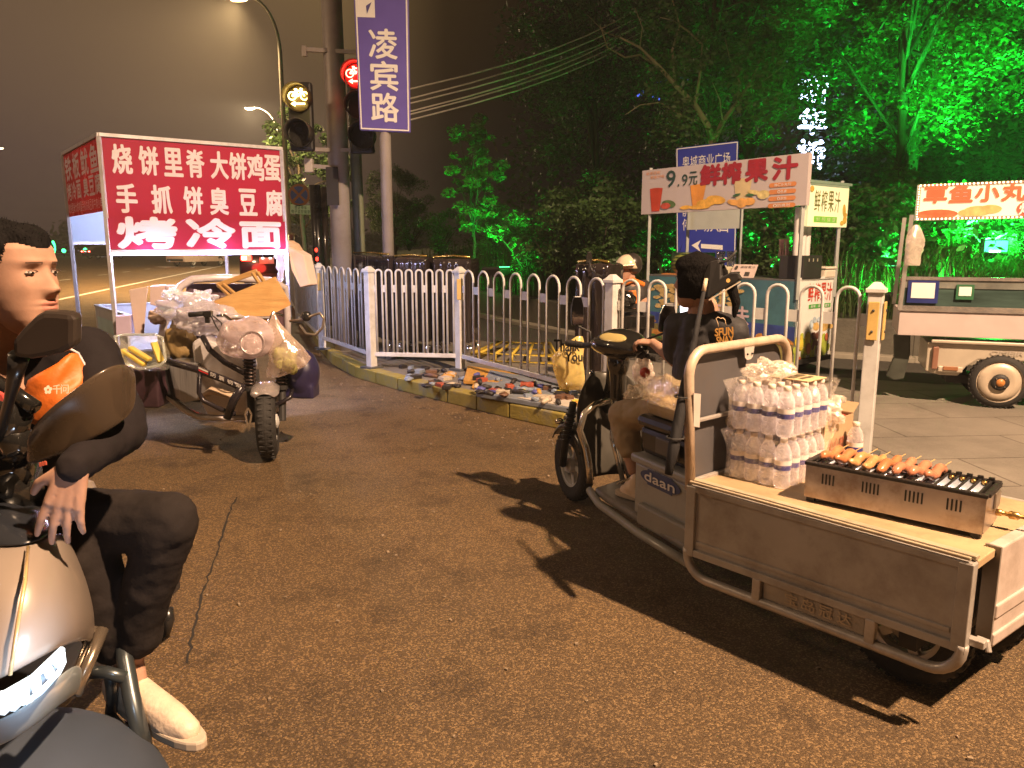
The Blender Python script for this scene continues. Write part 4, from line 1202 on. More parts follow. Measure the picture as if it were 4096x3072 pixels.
# LED tubes in the roof
led = glow("led_tube", (.70, .82, 1.0), 22)
m = MB(); cn = A.lerp(Cc, .5)
m.tube([at(A, ZT - .05) - H2 * .6 + L2_ * .25, at(B, ZT - .05) - H2 * .6 - L2_ * .25], .018, seg=8)
m.build("led_tube", led, sc, smooth=True)
lamp("stall_led_light", 'POINT', at(A.lerp(B, .35), 2.2) - H2 * .6, 115, (.60, .72, 1.0), .12)
lamp("stall_led_light", 'POINT', at(A.lerp(B, .75), 2.2) - H2 * .35, 75, (.66, .62, 1.0), .10)
m = MB(); m.tube([at(A, ZB - .045) + H2 * .03, at(B, ZB - .045) + H2 * .03], .010, seg=8); m.build('led_strip', glow('led_violet', (.66, .60, 1.0), 5), sc, smooth=True)
for u_ in (.2, .6, .95): lamp('stall_led_light', 'POINT', at(A.lerp(B, u_), ZB - .10) + H2 * .06, 28, (.62, .60, 1.0), .08)

# ---------------- the tricycle itself
tr = thing("stall_tricycle", "white cargo tricycle facing the viewer, loaded with bags and a wooden stool", "tricycle", A.lerp(B, .5))
pw = mat("trike_white", (.72, .68, .70), .3, .1, var=.07, coat=.4, dirt=(.3, .25, .24), dscale=6, damt=.5)
bedc = mat("bed_light", (.58, .60, .64), .4, .3, var=.1, dirt=(.3, .3, .32), dscale=6)
# bed walls
def bw(p, q_, z0, z1, m_, nm, th=.025):
    p, q_ = V(p), V(q_); m = MB(); d = (q_ - p).normalized(); n = d.cross(UP)
    m.box((p + q_) / 2 + UP * ((z0 + z1) / 2), ((q_ - p).length, th, z1 - z0), (d, n, UP))
    m.box((p + q_) / 2 + UP * (z1 + .008), ((q_ - p).length + .02, th + .02, .018), (d, n, UP))
    return m.build(nm, m_, tr, bevel=.004)
f0 = A + L2_ * .12 - H2 * .10; f1 = B - L2_ * .30 - H2 * .10; f2 = f1 - H2 * 1.45; f3 = f0 - H2 * 1.45
bw(f0, f3, .62, .95, bedc, "side_board"); bw(f2, f3, .62, .95, bedc, "tail_board"); bw(f1, f2, .62, .95, bedc, "side_board")
m = MB(); m.poly([at(f0, .60), at(f1, .60), at(f2, .60), at(f3, .60)], (0, 0, .02)); m.build("bed_floor", bedc, tr)
m = MB()
m.bar(at(f0 - L2_ * .05, .56), at(f3 - L2_ * .05, .56), .03, .04); m.build("sill_pipe", black_m, tr)
# window openings of the near side board
qd = Quad(at(f3, .70) - L2_ * .018, at(f0, .70) - L2_ * .018, at(f0, .88) - L2_ * .018, at(f3, .88) - L2_ * .018)
m = MB(); qd.rect(m, .10, .1, .86, .85, .004); m.build("panel_inset", mat("inset_blue", (.45, .62, .66), .35, .2), tr)
# hoop of the head board
hoopm = mat("hoop_white", (.62, .56, .60), .35, .15, var=.08, dirt=(.35, .3, .3), dscale=9)
hp = [D(640, 1400, 6.85), D(655, 1300, 6.86), D(690, 1210, 6.88), D(722, 1145, 6.9), D(770, 1118, 6.95), D(860, 1112, 7.0), D(960, 1114, 7.12), D(1080, 1122, 7.35), D(1140, 1150, 7.5), D(1150, 1260, 7.5), D(1150, 1400, 7.5)]
m = MB(); m.tube(hp, .034, seg=12); m.build("head_hoop", hoopm, tr, smooth=True)
hq = Quad(D(700, 1400, 6.95), D(1140, 1400, 7.5), D(1140, 1135, 7.5), D(750, 1135, 6.97))
m = MB(); hq.panel(m, .01); hbd = m.build("head_board", mat("head_board_maroon", (.10, .055, .07), .45, .1, var=.15), tr)
hq2 = Quad(D(780, 1215, 6.95), D(880, 1215, 7.03), D(880, 1180, 7.03), D(780, 1180, 6.95))
m = MB(); hq2.spread(m, "大安电动", .1, 0, 1.3, 1, .25, .02, off=.02); m.build("lettering", mat("letter_dull", (.4, .33, .33), .5), hbd)
# front end: wheel, fork, springs
wc = P(1078, 1832); hd = V((.24, -.97, 0)).normalized(); wax = V((.97, .24, 0)).normalized(); WR = .285
wheel(tr, wc + UP * WR, wax, WR, .145, .17, rimmat=mat("rim_black"))
m = MB()
for s_ in (-1, 1):
    m.tube([wc + wax * s_ * .11 + UP * WR, wc + wax * s_ * .115 - hd * .06 + UP * .50, wc + wax * s_ * .115 - hd * .16 + UP * .84], [.028, .028, .030], seg=12)
    m.lathe([(.046, 0), (.046, .03)], wc + wax * s_ * .115 - hd * .06 + UP * .52, UP, 14)
    m.lathe([(.048, 0), (.048, .025)], wc + wax * s_ * .115 - hd * .15 + UP * .80, UP, 14)
m.box(wc - hd * .15 + UP * .845, (.32, .08, .05), (wax, hd, UP))
fk2 = m.build("fork", black_m, tr, smooth=False)
for s_ in (-1, 1):
    m = MB(); pts = []
    for k in range(100):
        a_ = k * 2 * math.pi / 10; z = .54 + .26 * k / 100
        pts.append(wc + wax * (s_ * .115) - hd * (.065 + (z - .52) * .30) + UP * z + wax * math.cos(a_) * .043 + hd * math.sin(a_) * .043)
    m.tube(pts, .008, seg=6); m.build("spring", mat("spring_dark", (.06, .04, .035), .3, .6), fk2, smooth=True)
m = MB(); q0 = wc - wax * .13 + UP * .24 + hd * .06
for p_, q_ in (((0, 0), (-.02, .13)), ((0, 0), (.025, .12)), ((-.02, .13), (.003, .17)), ((.025, .12), (.003, .17))): m.bar(q0 + wax * p_[0] + UP * p_[1], q0 + wax * q_[0] + UP * q_[1], .013)
m.build("reflector_bracket", chrome, fk2)
m = MB(); rows = []
for k in range(9):
    a_ = R(52 + 70 * k / 8); rr = WR + .025
    c = wc + UP * WR + hd * math.cos(a_) * rr + UP * math.sin(a_) * rr
    nrm = (hd * math.cos(a_) + UP * math.sin(a_))
    rows.append([m.bm.verts.new(c + wax * x * .105 * (1 if k else .6) - nrm * (.05 * (abs(x) ** 3))) for x in (-1, -.8, -.4, 0, .4, .8, 1)])
for A_, B_ in zip(rows, rows[1:]):
    for k in range(6): m.bm.faces.new([A_[k], A_[k + 1], B_[k + 1], B_[k]])
m.build("front_fender", mat("fender_grey", (.40, .36, .36), .25, .5, coat=.5), tr, smooth=True, solid=.006, sub=1)
# body fairing: lofted white shells either side of the column
def loft(name, rings, m_, parent, smooth=True, sub=1, cap=True):
    m = MB(); rr = []
    for rg in rings: rr.append([m.bm.verts.new(V(p)) for p in rg])
    for A_, B_ in zip(rr, rr[1:]):
        n = len(A_)
        for k in range(n): m.bm.faces.new([A_[k], A_[(k + 1) % n], B_[(k + 1) % n], B_[k]])
    if cap: m.bm.faces.new(rr[0][::-1]); m.bm.faces.new(rr[-1])
    return m.build(name, m_, parent, smooth=smooth, sub=sub)
def ringpx(pts, y, th):
    """front outline at depth y, and its back th metres behind"""
    return [D(px, py, y) for px, py in pts]
bk = V((-.2, .98, 0))
m = MB(); m.poly([D(765, 1370, 5.95), D(800, 1352, 5.92), D(860, 1372, 5.9), D(1000, 1440, 5.8), D(1010, 1480, 5.8), D(990, 1640, 5.85), D(980, 1664, 5.86), D(830, 1664, 5.9), D(800, 1610, 5.92), D(780, 1500, 5.96)], bk * .35)
m.build("left_fairing", pw, tr, bevel=.03)
m = MB(); m.poly([D(1110, 1480, 5.8), D(1150, 1470, 5.85), D(1160, 1560, 5.85), D(1130, 1625, 5.85), D(1105, 1655, 5.85), D(1080, 1655, 5.85)], bk * .35)
m.build("right_fairing", pw, tr, bevel=.02)
m = MB(); m.tube([D(800, 1590, 5.90), D(850, 1562, 5.84), D(930, 1580, 5.80), D(960, 1598, 5.80)], [.02, .045, .04, .01], seg=12, flat=.7)
m.build("lamp_pod", mat("cream_panel", (.66, .5, .36), .3, coat=.4), tr, smooth=True)
m = MB(); m.poly([D(470, 1440, 6.05), D(560, 1440, 6.05), D(830, 1490, 5.95), D(800, 1610, 5.95), D(670, 1600, 6.0), D(640, 1450, 6.0)], bk * .3); m.build("inner_panel", black_m, tr, bevel=.01)
# steel box (battery) seen between the fairing and the basket
m = MB(); m.poly([D(672, 1452, 5.95), D(798, 1452, 5.9), D(802, 1600, 5.9), D(735, 1612, 5.92), D(700, 1590, 5.95)], bk * .3)
m.build("battery_box", mat("box_alu", (.42, .42, .44), .3, .7, var=.2, stretch=(12, 1, .3)), tr, bevel=.01)
# crash bars
m = MB(); m.tube([D(655, 1440, 5.80), D(790, 1478, 5.72), D(900, 1520, 5.66), D(975, 1552, 5.62)], .028, seg=12)
cb = m.build("crash_bar", mat("bar_black", (.025, .02, .025), .25, .3, coat=.5), tr, smooth=True)
m = MB(); m.tube([D(798, 1490, 5.70), D(796, 1570, 5.70), D(812, 1602, 5.70), D(890, 1640, 5.68), D(940, 1655, 5.66)], .018, seg=12)
m.tube([D(968, 1545, 5.60), D(935, 1600, 5.60), D(908, 1672, 5.62)], [.03, .032, .03], seg=12)
m.tube([D(810, 1345, 5.85), D(840, 1400, 5.80), D(900, 1450, 5.74), D(975, 1490, 5.68)], .022, seg=12)
m.tube([D(1170, 1560, 5.8), D(1160, 1590, 5.75), D(1120, 1612, 5.72), D(1090, 1625, 5.72)], .016, seg=10)
m.build("crash_bar", mat("bar_black"), tr, smooth=True)
ctq = Quad(D(795, 1487, 5.64), D(970, 1560, 5.57), D(970, 1540, 5.57), D(795, 1464, 5.64))
m = MB()
for k, ch in enumerate("防震钢架"): ctq.write(m, ch, .28 + k * .19, .18, .40 + k * .19, .95, .02, off=.004)
ctq.rect(m, .0, .55, .22, .85)
m.build("lettering", mat("white_letter"), cb)
m = MB(); ctq.rect(m, .0, .18, .22, .45); m.build("stripe", mat("red_tape", (.5, .03, .03), .4), cb)
m = MB(); m.tube([D(560, 1500, 6.1), D(640, 1560, 6.05), D(740, 1640, 5.98), D(800, 1668, 5.95), D(900, 1672, 5.92), D(1000, 1668, 5.9)], .03, seg=12, flat=.8)
m.build("floor_edge", pw, tr, smooth=True)
# rear wheels and hidden chassis
wheel(tr, V((f0 - H2 * .75 + L2_ * .05).to_tuple()) + UP * .24, L2_, .24, .09, .14)
wheel(tr, V((f1 - H2 * .75).to_tuple()) + UP * .24, L2_, .24, .09, .14)
m = MB(); cm = A.lerp(B, .42)
m.bar(at(cm, .50) - H2 * 1.4, at(cm, .48) + H2 * 1.2, .35, .10)
m.build("chassis", black_m, tr)
# steering head, handlebar
m = MB(); hcn = D(965, 1330, 5.95)
m.tube([wc - hd * .16 + UP * .84, wc - hd * .20 + UP * 1.0], .035, seg=12)
m.tube([D(870, 1262, 6.0), D(900, 1262, 5.98), D(935, 1290, 5.95), D(955, 1340, 5.93), D(1000, 1360, 5.92), D(1050, 1340, 5.92), D(1075, 1290, 5.92), D(1092, 1250, 5.95), D(1130, 1262, 6.0)], .013, seg=10)
hb2 = m.build("handlebar", chrome, tr, smooth=True)
m = MB(); m.tube([D(757, 1259, 6.02), D(845, 1252, 6.0)], .020, seg=12); m.build("grip", rubber, tr, smooth=True)
m = MB(); m.box(D(833, 1256, 6.0), (.06, .05, .05)); m.box(D(830, 1275, 6.0), (.035, .03, .07)); m.build("switch_box", black_p, tr, bevel=.006)
m = MB(); m.tube([D(845, 1265, 5.98), D(862, 1300, 5.96), D(880, 1330, 5.94)], .006, seg=6); m.tube([D(850, 1262, 5.98), D(885, 1290, 5.96), D(890, 1320, 5.94)], .005, seg=6)
m.build("cable", black_m, hb2, smooth=True)
# mirror loop on the right
m = MB(); m.tube([D(1160, 1285, 6.1), D(1215, 1280, 6.05), D(1250, 1262, 6.0), D(1280, 1252, 6.0), D(1296, 1275, 6.0), D(1290, 1310, 6.0), D(1262, 1340, 6.0), D(1225, 1335, 6.02), D(1200, 1300, 6.05)], .011, seg=8)
m.build("mirror_arm", mat("worn_steel"), tr, smooth=True)
m = MB(); m.sph(D(1225, 1265, 6.03), (.04, .03, .04)); m.build("mirror_knob", black_p, tr, smooth=True)
# dark quilted hand cover / bag on the right
m = MB(); m.sph(D(1205, 1495, 5.95), (.14, .14, .20), u=24, v=16); m.box(D(1205, 1560, 5.95), (.24, .2, .10)); m.jitter(.012, 7, 3)
o = m.build("wind_guard", mat("dark_blue_guard", (.022, .018, .06), .35, coat=.3, var=.3), tr, remesh=.012, sm_iter=4)
m = MB(); m.box(D(585, 1548, 5.98), (.27, .20, .30), taper=1.15); m.box(D(560, 1500, 5.98), (.30, .2, .12)); m.bone(D(640, 1440, 6.1), .06, D(650, 1560, 6.0), .05)
m.build("wind_guard", mat("dark_maroon_guard", (.045, .022, .03), .45, var=.3), tr, remesh=.014, sm_iter=4)

# ---------------- goods on it
tb2 = thing("plastic_basket", "clear square plastic tray with yellow packets hanging at the stall tricycle's side", "basket", D(565, 1420, 5.75))
rim = [D(458, 1345, 5.78), D(500, 1338, 5.85), D(620, 1338, 5.85), D(650, 1350, 5.8), D(662, 1440, 5.62), D(640, 1462, 5.6), D(560, 1476, 5.58), D(500, 1460, 5.6), D(475, 1420, 5.66)]
m = MB(); m.tube(rim, .010, seg=8, closed=True); m.build("rim", film("clear_rim", (.55, .6, .55), .5, .15, .3), tb2, smooth=True)
bot = [p.lerp(D(575, 1440, 5.95), .35) + V((0, .22, -.08)) for p in rim]
m = MB(); a_ = [m.bm.verts.new(p) for p in rim]; b_ = [m.bm.verts.new(p) for p in bot]
for k in range(9): m.bm.faces.new([a_[k], a_[(k + 1) % 9], b_[(k + 1) % 9], b_[k]])
m.bm.faces.new(b_); m.build("tray", film("clear_tray", (.30, .32, .26), .35, .15, .4, 8, .4, .4), tb2, smooth=True)
ypk = mat("yellow_packet", (.62, .46, .08), .4, var=.2, bump=.3)
for k, (x0, y0, x1, y1, lab) in enumerate(((490, 1400, 580, 1460, "long yellow packet lying lowest in the clear tray"), (520, 1390, 600, 1440, "yellow packet lying behind the lowest one in the clear tray"), (615, 1370, 645, 1450, "yellow packet standing at the inner edge of the clear tray"))):
    m = MB(); m.bar(D(x0, y0, 5.78), D(x1, y1, 5.72), .05, .03); tag(m.build("yellow_packet", ypk, None, bevel=.008), lab, "packet")
# big translucent bag over the headlight
fog = film("bag_fog", (.62, .50, .52), .70, .22, .5, 6, .35, .35)
fogl = film("bag_pale", (.58, .55, .62), .62, .18, .6, 7, .45, .4)
hlb = thing("headlight_bag", "big inflated translucent bag tied over the stall tricycle's round headlight", "plastic bag", D(990, 1360, 5.8))
cc_ = D(995, 1352, 5.72)
m = MB(); m.sph(cc_, (.235, .16, .155), u=40, v=26)
for v_ in m.bm.verts:
    d = v_.co - cc_; n1 = noise.noise(d * 7 + V((2, 3, 1))); v_.co = cc_ + d * (1 + .22 * n1 - .10 * abs(noise.noise(d * 16)))
m.build("film", fog, hlb, smooth=True)
lc = D(1010, 1372, 5.55)
m = MB(); m.lathe([(.083, 0), (.090, .008), (.085, .016), (.078, .010)], lc, (.1, -1, .15), 30, cap=False); m.build("lamp_ring", mat("ring_grey", (.45, .36, .36), .3, .4), hlb, smooth=True)
m = MB(); m.lathe([(.001, .004), (.05, .0), (.080, -.004)], lc, (.1, -1, .15), 30, cap=False); m.build("lens", film("lens_fog", (.62, .48, .48), .85, .2, .8, 20, .5, .2), hlb, smooth=True)
# hanging bag with vegetables
m = MB(); rows = []
outl = [(1095, 1255, 6), (1100, 1290, 20), (1115, 1340, 44), (1140, 1390, 70), (1160, 1430, 85), (1150, 1465, 72), (1115, 1495, 45), (1090, 1510, 22)]
for k, (x, y, w_) in enumerate(outl):
    c = D(x, y, 5.72); ww = w_ / FL * 5.8
    rows.append([m.bm.verts.new(c + V((math.cos(a) * ww, math.sin(a) * ww * .7, 0)) * (1 + .25 * noise.noise(V((a * 1.3, k * .8, 2))))) for a in [2 * math.pi * j / 18 for j in range(18)]])
for A_, B_ in zip(rows, rows[1:]):
    for k in range(18): m.bm.faces.new([A_[k], A_[(k + 1) % 18], B_[(k + 1) % 18], B_[k]])
o = m.build("plastic_bag", film("bag_veg", (.70, .55, .45), .45, .15, .8, 12, .5, .4), None, smooth=True)
tag(o, "clear bag of pale green vegetables hanging from the stall tricycle's handlebar", "plastic bag")
m = MB()
random.seed(4)
for k in range(12):
    c = D(1135 + random.uniform(-38, 42), 1450 + random.uniform(-40, 35), 5.72 + random.uniform(-.03, .03)); m.sph(c, (.035, .025, .05), nz=.4, seed=k)
tag(m.build("cabbage", mat("veg_green", (.50, .50, .16), .5, var=.3, bump=.4), None, smooth=True), "yellow green vegetables packed in the bag on the handlebar", "vegetables")
# bags and boxes in the cargo area
def soft(name, px, py, y, r, m_, seed, label, cat, amp=.45, sc_=9):
    return tag(crumple(name, D(px, py, y), r, m_, seed, amp, sc_), label, cat)
soft("plastic_bag", 760, 1235, 6.45, (.27, .18, .10), fogl, 21, "large white plastic bag of bread slumped over the tricycle's head board", "plastic bag")
soft("plastic_bag", 800, 1192, 6.8, (.13, .1, .07), film("bag_glint", (.85, .85, .9), .6, .1, 1.0, 16, .6, .4), 23, "small glinting knotted bag on top of the big white bag", "plastic bag", .7)
soft("plastic_bag", 690, 1178, 6.8, (.07, .08, .05), film("bag_glint"), 27, "shiny crumpled bag lying in front of the white cartons", "plastic bag", .8)
soft("plastic_bag", 825, 1280, 6.2, (.25, .15, .13), fogl, 31, "milky bag draped between the handlebar grip and the yellow sack", "plastic bag", .4)
soft("sack", 725, 1375, 6.3, (.14, .12, .20), mat("sack_yellow", (.27, .18, .07), .5, var=.25, bump=.6, bscale=10), 33, "mustard yellow printed sack leaning behind the fairing", "sack", .25)
soft("cabbage", 665, 1240, 6.7, (.06, .05, .04), mat("leaf_bright", (.12, .45, .10), .5), 35, "bright green vegetable poking out beside the white bag", "vegetables", .3)
soft("paper_bag", 630, 1265, 6.65, (.08, .06, .07), mat("paper_cream", (.6, .45, .36), .6), 37, "small crumpled cream paper bag inside the curve of the white hoop", "paper bag", .3)
cb1 = mat("carton_pale", (.62, .48, .44), .7, var=.06, bump=.1)
def slab(name, pts, y, dep, m_, label, cat, bev=.004):
    m = MB(); m.poly([D(px, py, y + (dy if False else 0)) for px, py in pts], V((-.3, .95, 0)) * dep)
    return tag(m.build(name, m_, None, bevel=bev), label, cat)
slab("cardboard_sheet", [(516, 1160), (590, 1146), (575, 1335), (540, 1340)], 6.75, .03, cb1, "tall pale cardboard sheet wedged outside the white hoop", "cardboard")
slab("carton", [(600, 1145), (658, 1142), (668, 1235), (600, 1218)], 6.98, .18, cb1, "white carton standing first behind the white hoop", "box")
slab("carton", [(664, 1143), (722, 1145), (724, 1195), (668, 1210)], 6.99, .18, cb1, "white carton with a dark top strip standing second behind the hoop", "box")
slab("carton", [(462, 1265), (520, 1262), (525, 1345), (465, 1345)], 6.7, .16, mat("carton_violet_lit", (.55, .45, .62), .6), "violet lit carton with a black strip beside the stall pole", "box")  # violet of the stall light is put into this carton's colour
# wooden folding stool lying on top
wst = mat("pine_board", (.46, .27, .10), .45, var=.22, scale=3, stretch=(1, 3, 8), bump=.1, coat=.2, dirt=(.34, .15, .04), dscale=2, damt=.5)
ws = thing("wooden_stool", "small wooden folding stool of yellow pine lying tilted on the load", "stool", D(1010, 1180, 6.3))
m = MB(); m.poly([D(852, 1212, 6.36), D(1100, 1113, 6.50), D(1162, 1222, 6.38), D(1075, 1266, 6.31), D(898, 1267, 6.29)], V((.0, .024, .018))); m.build("board", wst, ws, bevel=.006)
m = MB(); m.poly([D(905, 1272, 6.15), D(1070, 1272, 6.15), D(1070, 1325, 6.12), D(912, 1325, 6.12)], V((0, .02, 0))); m.build("lower_board", wst, ws, bevel=.004)
m = MB(); m.bar(D(868, 1143, 6.58), D(1030, 1085, 6.62), .035, .045)
m.build("rail", wst, ws, bevel=.006)
for p, q_ in (((872, 1140), (925, 1190)), ((892, 1136), (945, 1180)), ((1010, 1092), (1045, 1145)), ((1030, 1088), (1062, 1135))):
    m = MB(); m.bar(D(*p, 6.57), D(*q_, 6.50), .028, .022); m.build("leg", wst, ws, bevel=.004)
m = MB(); m.bar(D(894, 1268, 6.14), D(1080, 1270, 6.14), .016, .012); m.build("stretcher", alu, ws)
# things hanging at the right pole
Bx = at(B, 0)
m = MB(); m.poly([D(1150, 985, 7.75), D(1215, 1020, 7.7), D(1240, 1140, 7.6), D(1200, 1150, 7.6), D(1165, 1080, 7.65)], V((.05, .12, 0))); tag(m.build("paper_bag", cb1, None, bevel=.01), "pale paper bags hanging outside the right pole of the red stall", "paper bag")
m = MB(); m.poly([D(1150, 960, 7.8), D(1178, 975, 7.8), D(1232, 1060, 7.7), D(1180, 1062, 7.7), D(1150, 1000, 7.8)], V((.03, .08, 0))); tag(m.build("paper_bag", mat("kraft", (.5, .36, .26), .7, bump=.3), None, bevel=.01), "brown paper bag folded over above the pale hanging bags", "paper bag")
m = MB(); rows = []
for k in range(9):
    u = k / 8; c = D(1118 + 6 * math.sin(u * 3), 1010 + u * 120, 7.7); ww = (.06 - .035 * u + .01 * math.sin(k * 2.1))
    rows.append([m.bm.verts.new(c + V((math.cos(a) * ww, math.sin(a) * ww * .6, 0)) * (1 + .25 * noise.noise(V((a, k, 5))))) for a in [2 * math.pi * j / 14 for j in range(14)]])
for A_, B_ in zip(rows, rows[1:]):
    for k in range(14): m.bm.faces.new([A_[k], A_[(k + 1) % 14], B_[(k + 1) % 14], B_[k]])
tag(m.build("plastic_bag", fogl, None, smooth=True), "long twisted bunch of clear carrier bags tied to the right pole", "plastic bag")
# ================================================================== SIGNS, POLES, SIGNALS
blue = mat("sign_blue", (.030, .045, .36), .35, var=.05, emit=(.03, .05, .5), estr=0.0)
purple = mat("sign_blue_violet", (.13, .10, .42), .35, var=.05)
signw = mat("sign_white", (.82, .80, .78), .4, var=.03)
greyp = mat("pole_grey", (.40, .36, .34), .5, .2, var=.12, scale=3, dirt=(.28, .24, .2), dscale=4)
# road name sign
rs = thing("road_name_sign", "tall violet blue road name sign with three white characters on a grey pole", "road sign", D(1545, 1100, 9.95))
ys = 9.85
q = Quad(D(1438, 522, ys), D(1643, 532, ys + .03), V((D(1640, 0, ys).x - .012, ys + .03, 5.45)), V((D(1424, 200, ys).x - .02, ys, 5.45)))
m = MB(); q.panel(m, .04); pn = m.build("panel", purple, rs, bevel=.03)
m = MB(); frame_border(q, m, .018, .016, off=.004)
for k, (ch, py) in enumerate((("凌", 172), ("宾", 300), ("路", 425))):
    cv = [q.at(0, v) for v in (0, 1)]
    zc = D(1535 + k * 6, py, ys).z; v = (zc - cv[0].z) / (cv[1].z - cv[0].z); hv = .165 / (cv[1].z - cv[0].z)
    q.write(m, ch, .25, v - hv, .77, v + hv, .022, off=.006)
m.build("lettering", signw, pn)
zc = D(1455, 68, ys).z; v0 = (zc - q.c[0].z) / (q.c[3].z - q.c[0].z)
m = MB(); q.rect(m, .03, v0, .38, .93, off=.005); cp = m.build("direction_plate", signw, pn)
m = MB(); q.write(m, "南", .08, v0 + .085, .32, v0 + .20, .01, off=.009)
q.blob(m, .26, v0 + .045, .07, .022, .009, 3, rot=20); m.build("lettering", mat("sign_ink", (.08, .07, .25), .5), cp)
m = MB(); m.tube([V((D(1555, 1061, 9.95).x, 9.95, SW)), V((D(1540, 540, 9.95).x, 9.95, 4.0)), V((D(1535, 540, 9.95).x, 9.95, 5.4))], .072, seg=16); m.build("pole", greyp, rs, smooth=True)
m = MB()
for z in (3.3, 4.9): m.box(V((D(1537, 540, 9.9).x, 9.92, z)), (.5, .03, .05))
m.build("bracket", greyp, rs)
# signal mast with arms
mp_ = thing("signal_mast", "thick grey signal mast rising behind the fence with horizontal arms", "signal mast", D(1405, 1100, 10.9))
m = MB(); xb = D(1372, 1061, 10.9).x; xt = D(1330, 0, 10.9).x
m.tube([V((xb, 10.9, SW)), V((xt - .02, 10.9, 6.4))], [.15, .13], seg=18); m.build("pole", greyp, mp_, smooth=True)
m = MB(); m.tube([V((xb + .22, 11.05, SW)), V((xt + .20, 11.05, 3.9))], [.08, .08], seg=14); m.build("side_pole", mat("pole_olive", (.22, .24, .16), .5, var=.1), mp_, smooth=True)
m = MB()
for (x0, y0, x1, y1) in ((1218, 198, 1480, 212), (1246, 598, 1500, 604), (1250, 664, 1345, 672)):
    m.bar(D(x0, y0, 10.8), D(x1, y1, 10.8), .05)
m.bar(D(1218, 185, 10.8), D(1218, 225, 10.8), .06); m.bar(D(1398 + 85, 185, 10.8), D(1400 + 85, 235, 10.8), .05)
m.build("arm", greyp, mp_)
m = MB(); m.box(D(1237, 663, 10.75), (.11, .10, .18)); m.build("control_box", mat("box_grey", (.5, .46, .42), .5), mp_, bevel=.01)
m = MB(); m.box(D(1330, 745, 10.7), (.16, .02, .5)); m.build("clamp", black_m, mp_)
blackh = mat("signal_black", (.02, .02, .02), .5)
def signal(label, cx, cys, y, lit, litcol, lean=0):
    cxx = D(cx, cys[0], y)
    t = thing("traffic_signal", label, "traffic light", D(cx, cys[-1] + 80, y), 0, "bicycle signals on the mast")
    cs = [D(cx + lean * k, c, y) for k, c in enumerate(cys)]
    m = MB(); m.box((cs[0] + cs[-1]) / 2 + V((0, .09, 0)), (.31, .12, abs(cs[0].z - cs[-1].z) + .42)); m.build("housing", blackh, t, bevel=.03)
    for k, c in enumerate(cs):
        m = MB(); rows = []
        for r_, yy in ((.165, .03), (.165, -.20)):
            rows.append([m.bm.verts.new(c + V((math.cos(a) * r_, yy * (1 if math.sin(a) > -.6 else .2) if yy < 0 else yy, math.sin(a) * r_))) for a in [2 * math.pi * j / 28 for j in range(28)]])
        for j in range(28): m.bm.faces.new([rows[0][j], rows[0][(j + 1) % 28], rows[1][(j + 1) % 28], rows[1][j]])
        m.build("visor", mat("visor_dark", (.05, .045, .04), .4) if k != lit else mat("visor_lit", (.10, .07, .02), .5) if litcol == 'y' else mat("visor_lit_red", (.25, .03, .02), .5), t, smooth=True, solid=.006)  # visor round the lit lens has the signal's glow painted into its colour
        m = MB(); m.lathe([(.001, -.01), (.1, -.004), (.15, .0)], c + V((0, .02, 0)), (0, -1, 0), 28, cap=False)
        ln = m.build("lens", mat("lens_off", (.03, .028, .025), .25) if k != lit else mat("lens_on_y", (.06, .04, .01), .4) if litcol == 'y' else mat("lens_on_r", (.25, .01, .01), .4), t, smooth=True)
        if k == lit:
            em = glow("signal_yellow", (1.0, .74, .22), 13) if litcol == 'y' else glow("signal_red", (1.0, .10, .06), 22)
            m = MB(); o_ = c + V((0, -.02, .03))
            for s_ in (-1, 1): m.tube([o_ + V((s_ * .078 + math.cos(a) * .048, 0, -.005 + math.sin(a) * .048)) for a in [2 * math.pi * j / 16 for j in range(16)]], .007, seg=6, closed=True)
            for a, b in (((-.058, -.005), (-.02, .045)), ((-.02, .045), (.03, .04)), ((.03, .04), (0, -.005)), ((0, -.005), (-.02, .045)), ((.058, -.005), (.028, .055)), ((.018, .062), (.04, .058)), ((-.035, .056), (-.01, .056)), ((0, -.005), (-.058, -.005))):
                m.tube([o_ + V((a[0], 0, a[1])) * 1.35, o_ + V((b[0], 0, b[1])) * 1.35], .009, seg=6)
            m.tube([o_ + V((-.05, 0, -.10)), o_ + V((.08, 0, -.10))], .011, seg=6)
            m.poly([o_ + V((-.10, 0, -.10)), o_ + V((-.045, 0, -.068)), o_ + V((-.045, 0, -.132))], (0, .006, 0))
            m.build("bicycle_symbol", em, ln)
    return t
signal("bicycle signal showing a yellow bicycle over a left arrow, beside the grey mast", 1195, (393, 535), 10.4, 0, 'y', 6)
signal("bicycle signal glowing red, half hidden behind the road name sign", 1425, (303, 425, 545), 10.5, 0, 'r', 14)
lamp("signal_light", 'POINT', D(1195, 393, 10.05), 3, (1, .7, .15), .1)
lamp("signal_light", 'POINT', D(1415, 303, 10.1), 3, (1, .05, .03), .1)
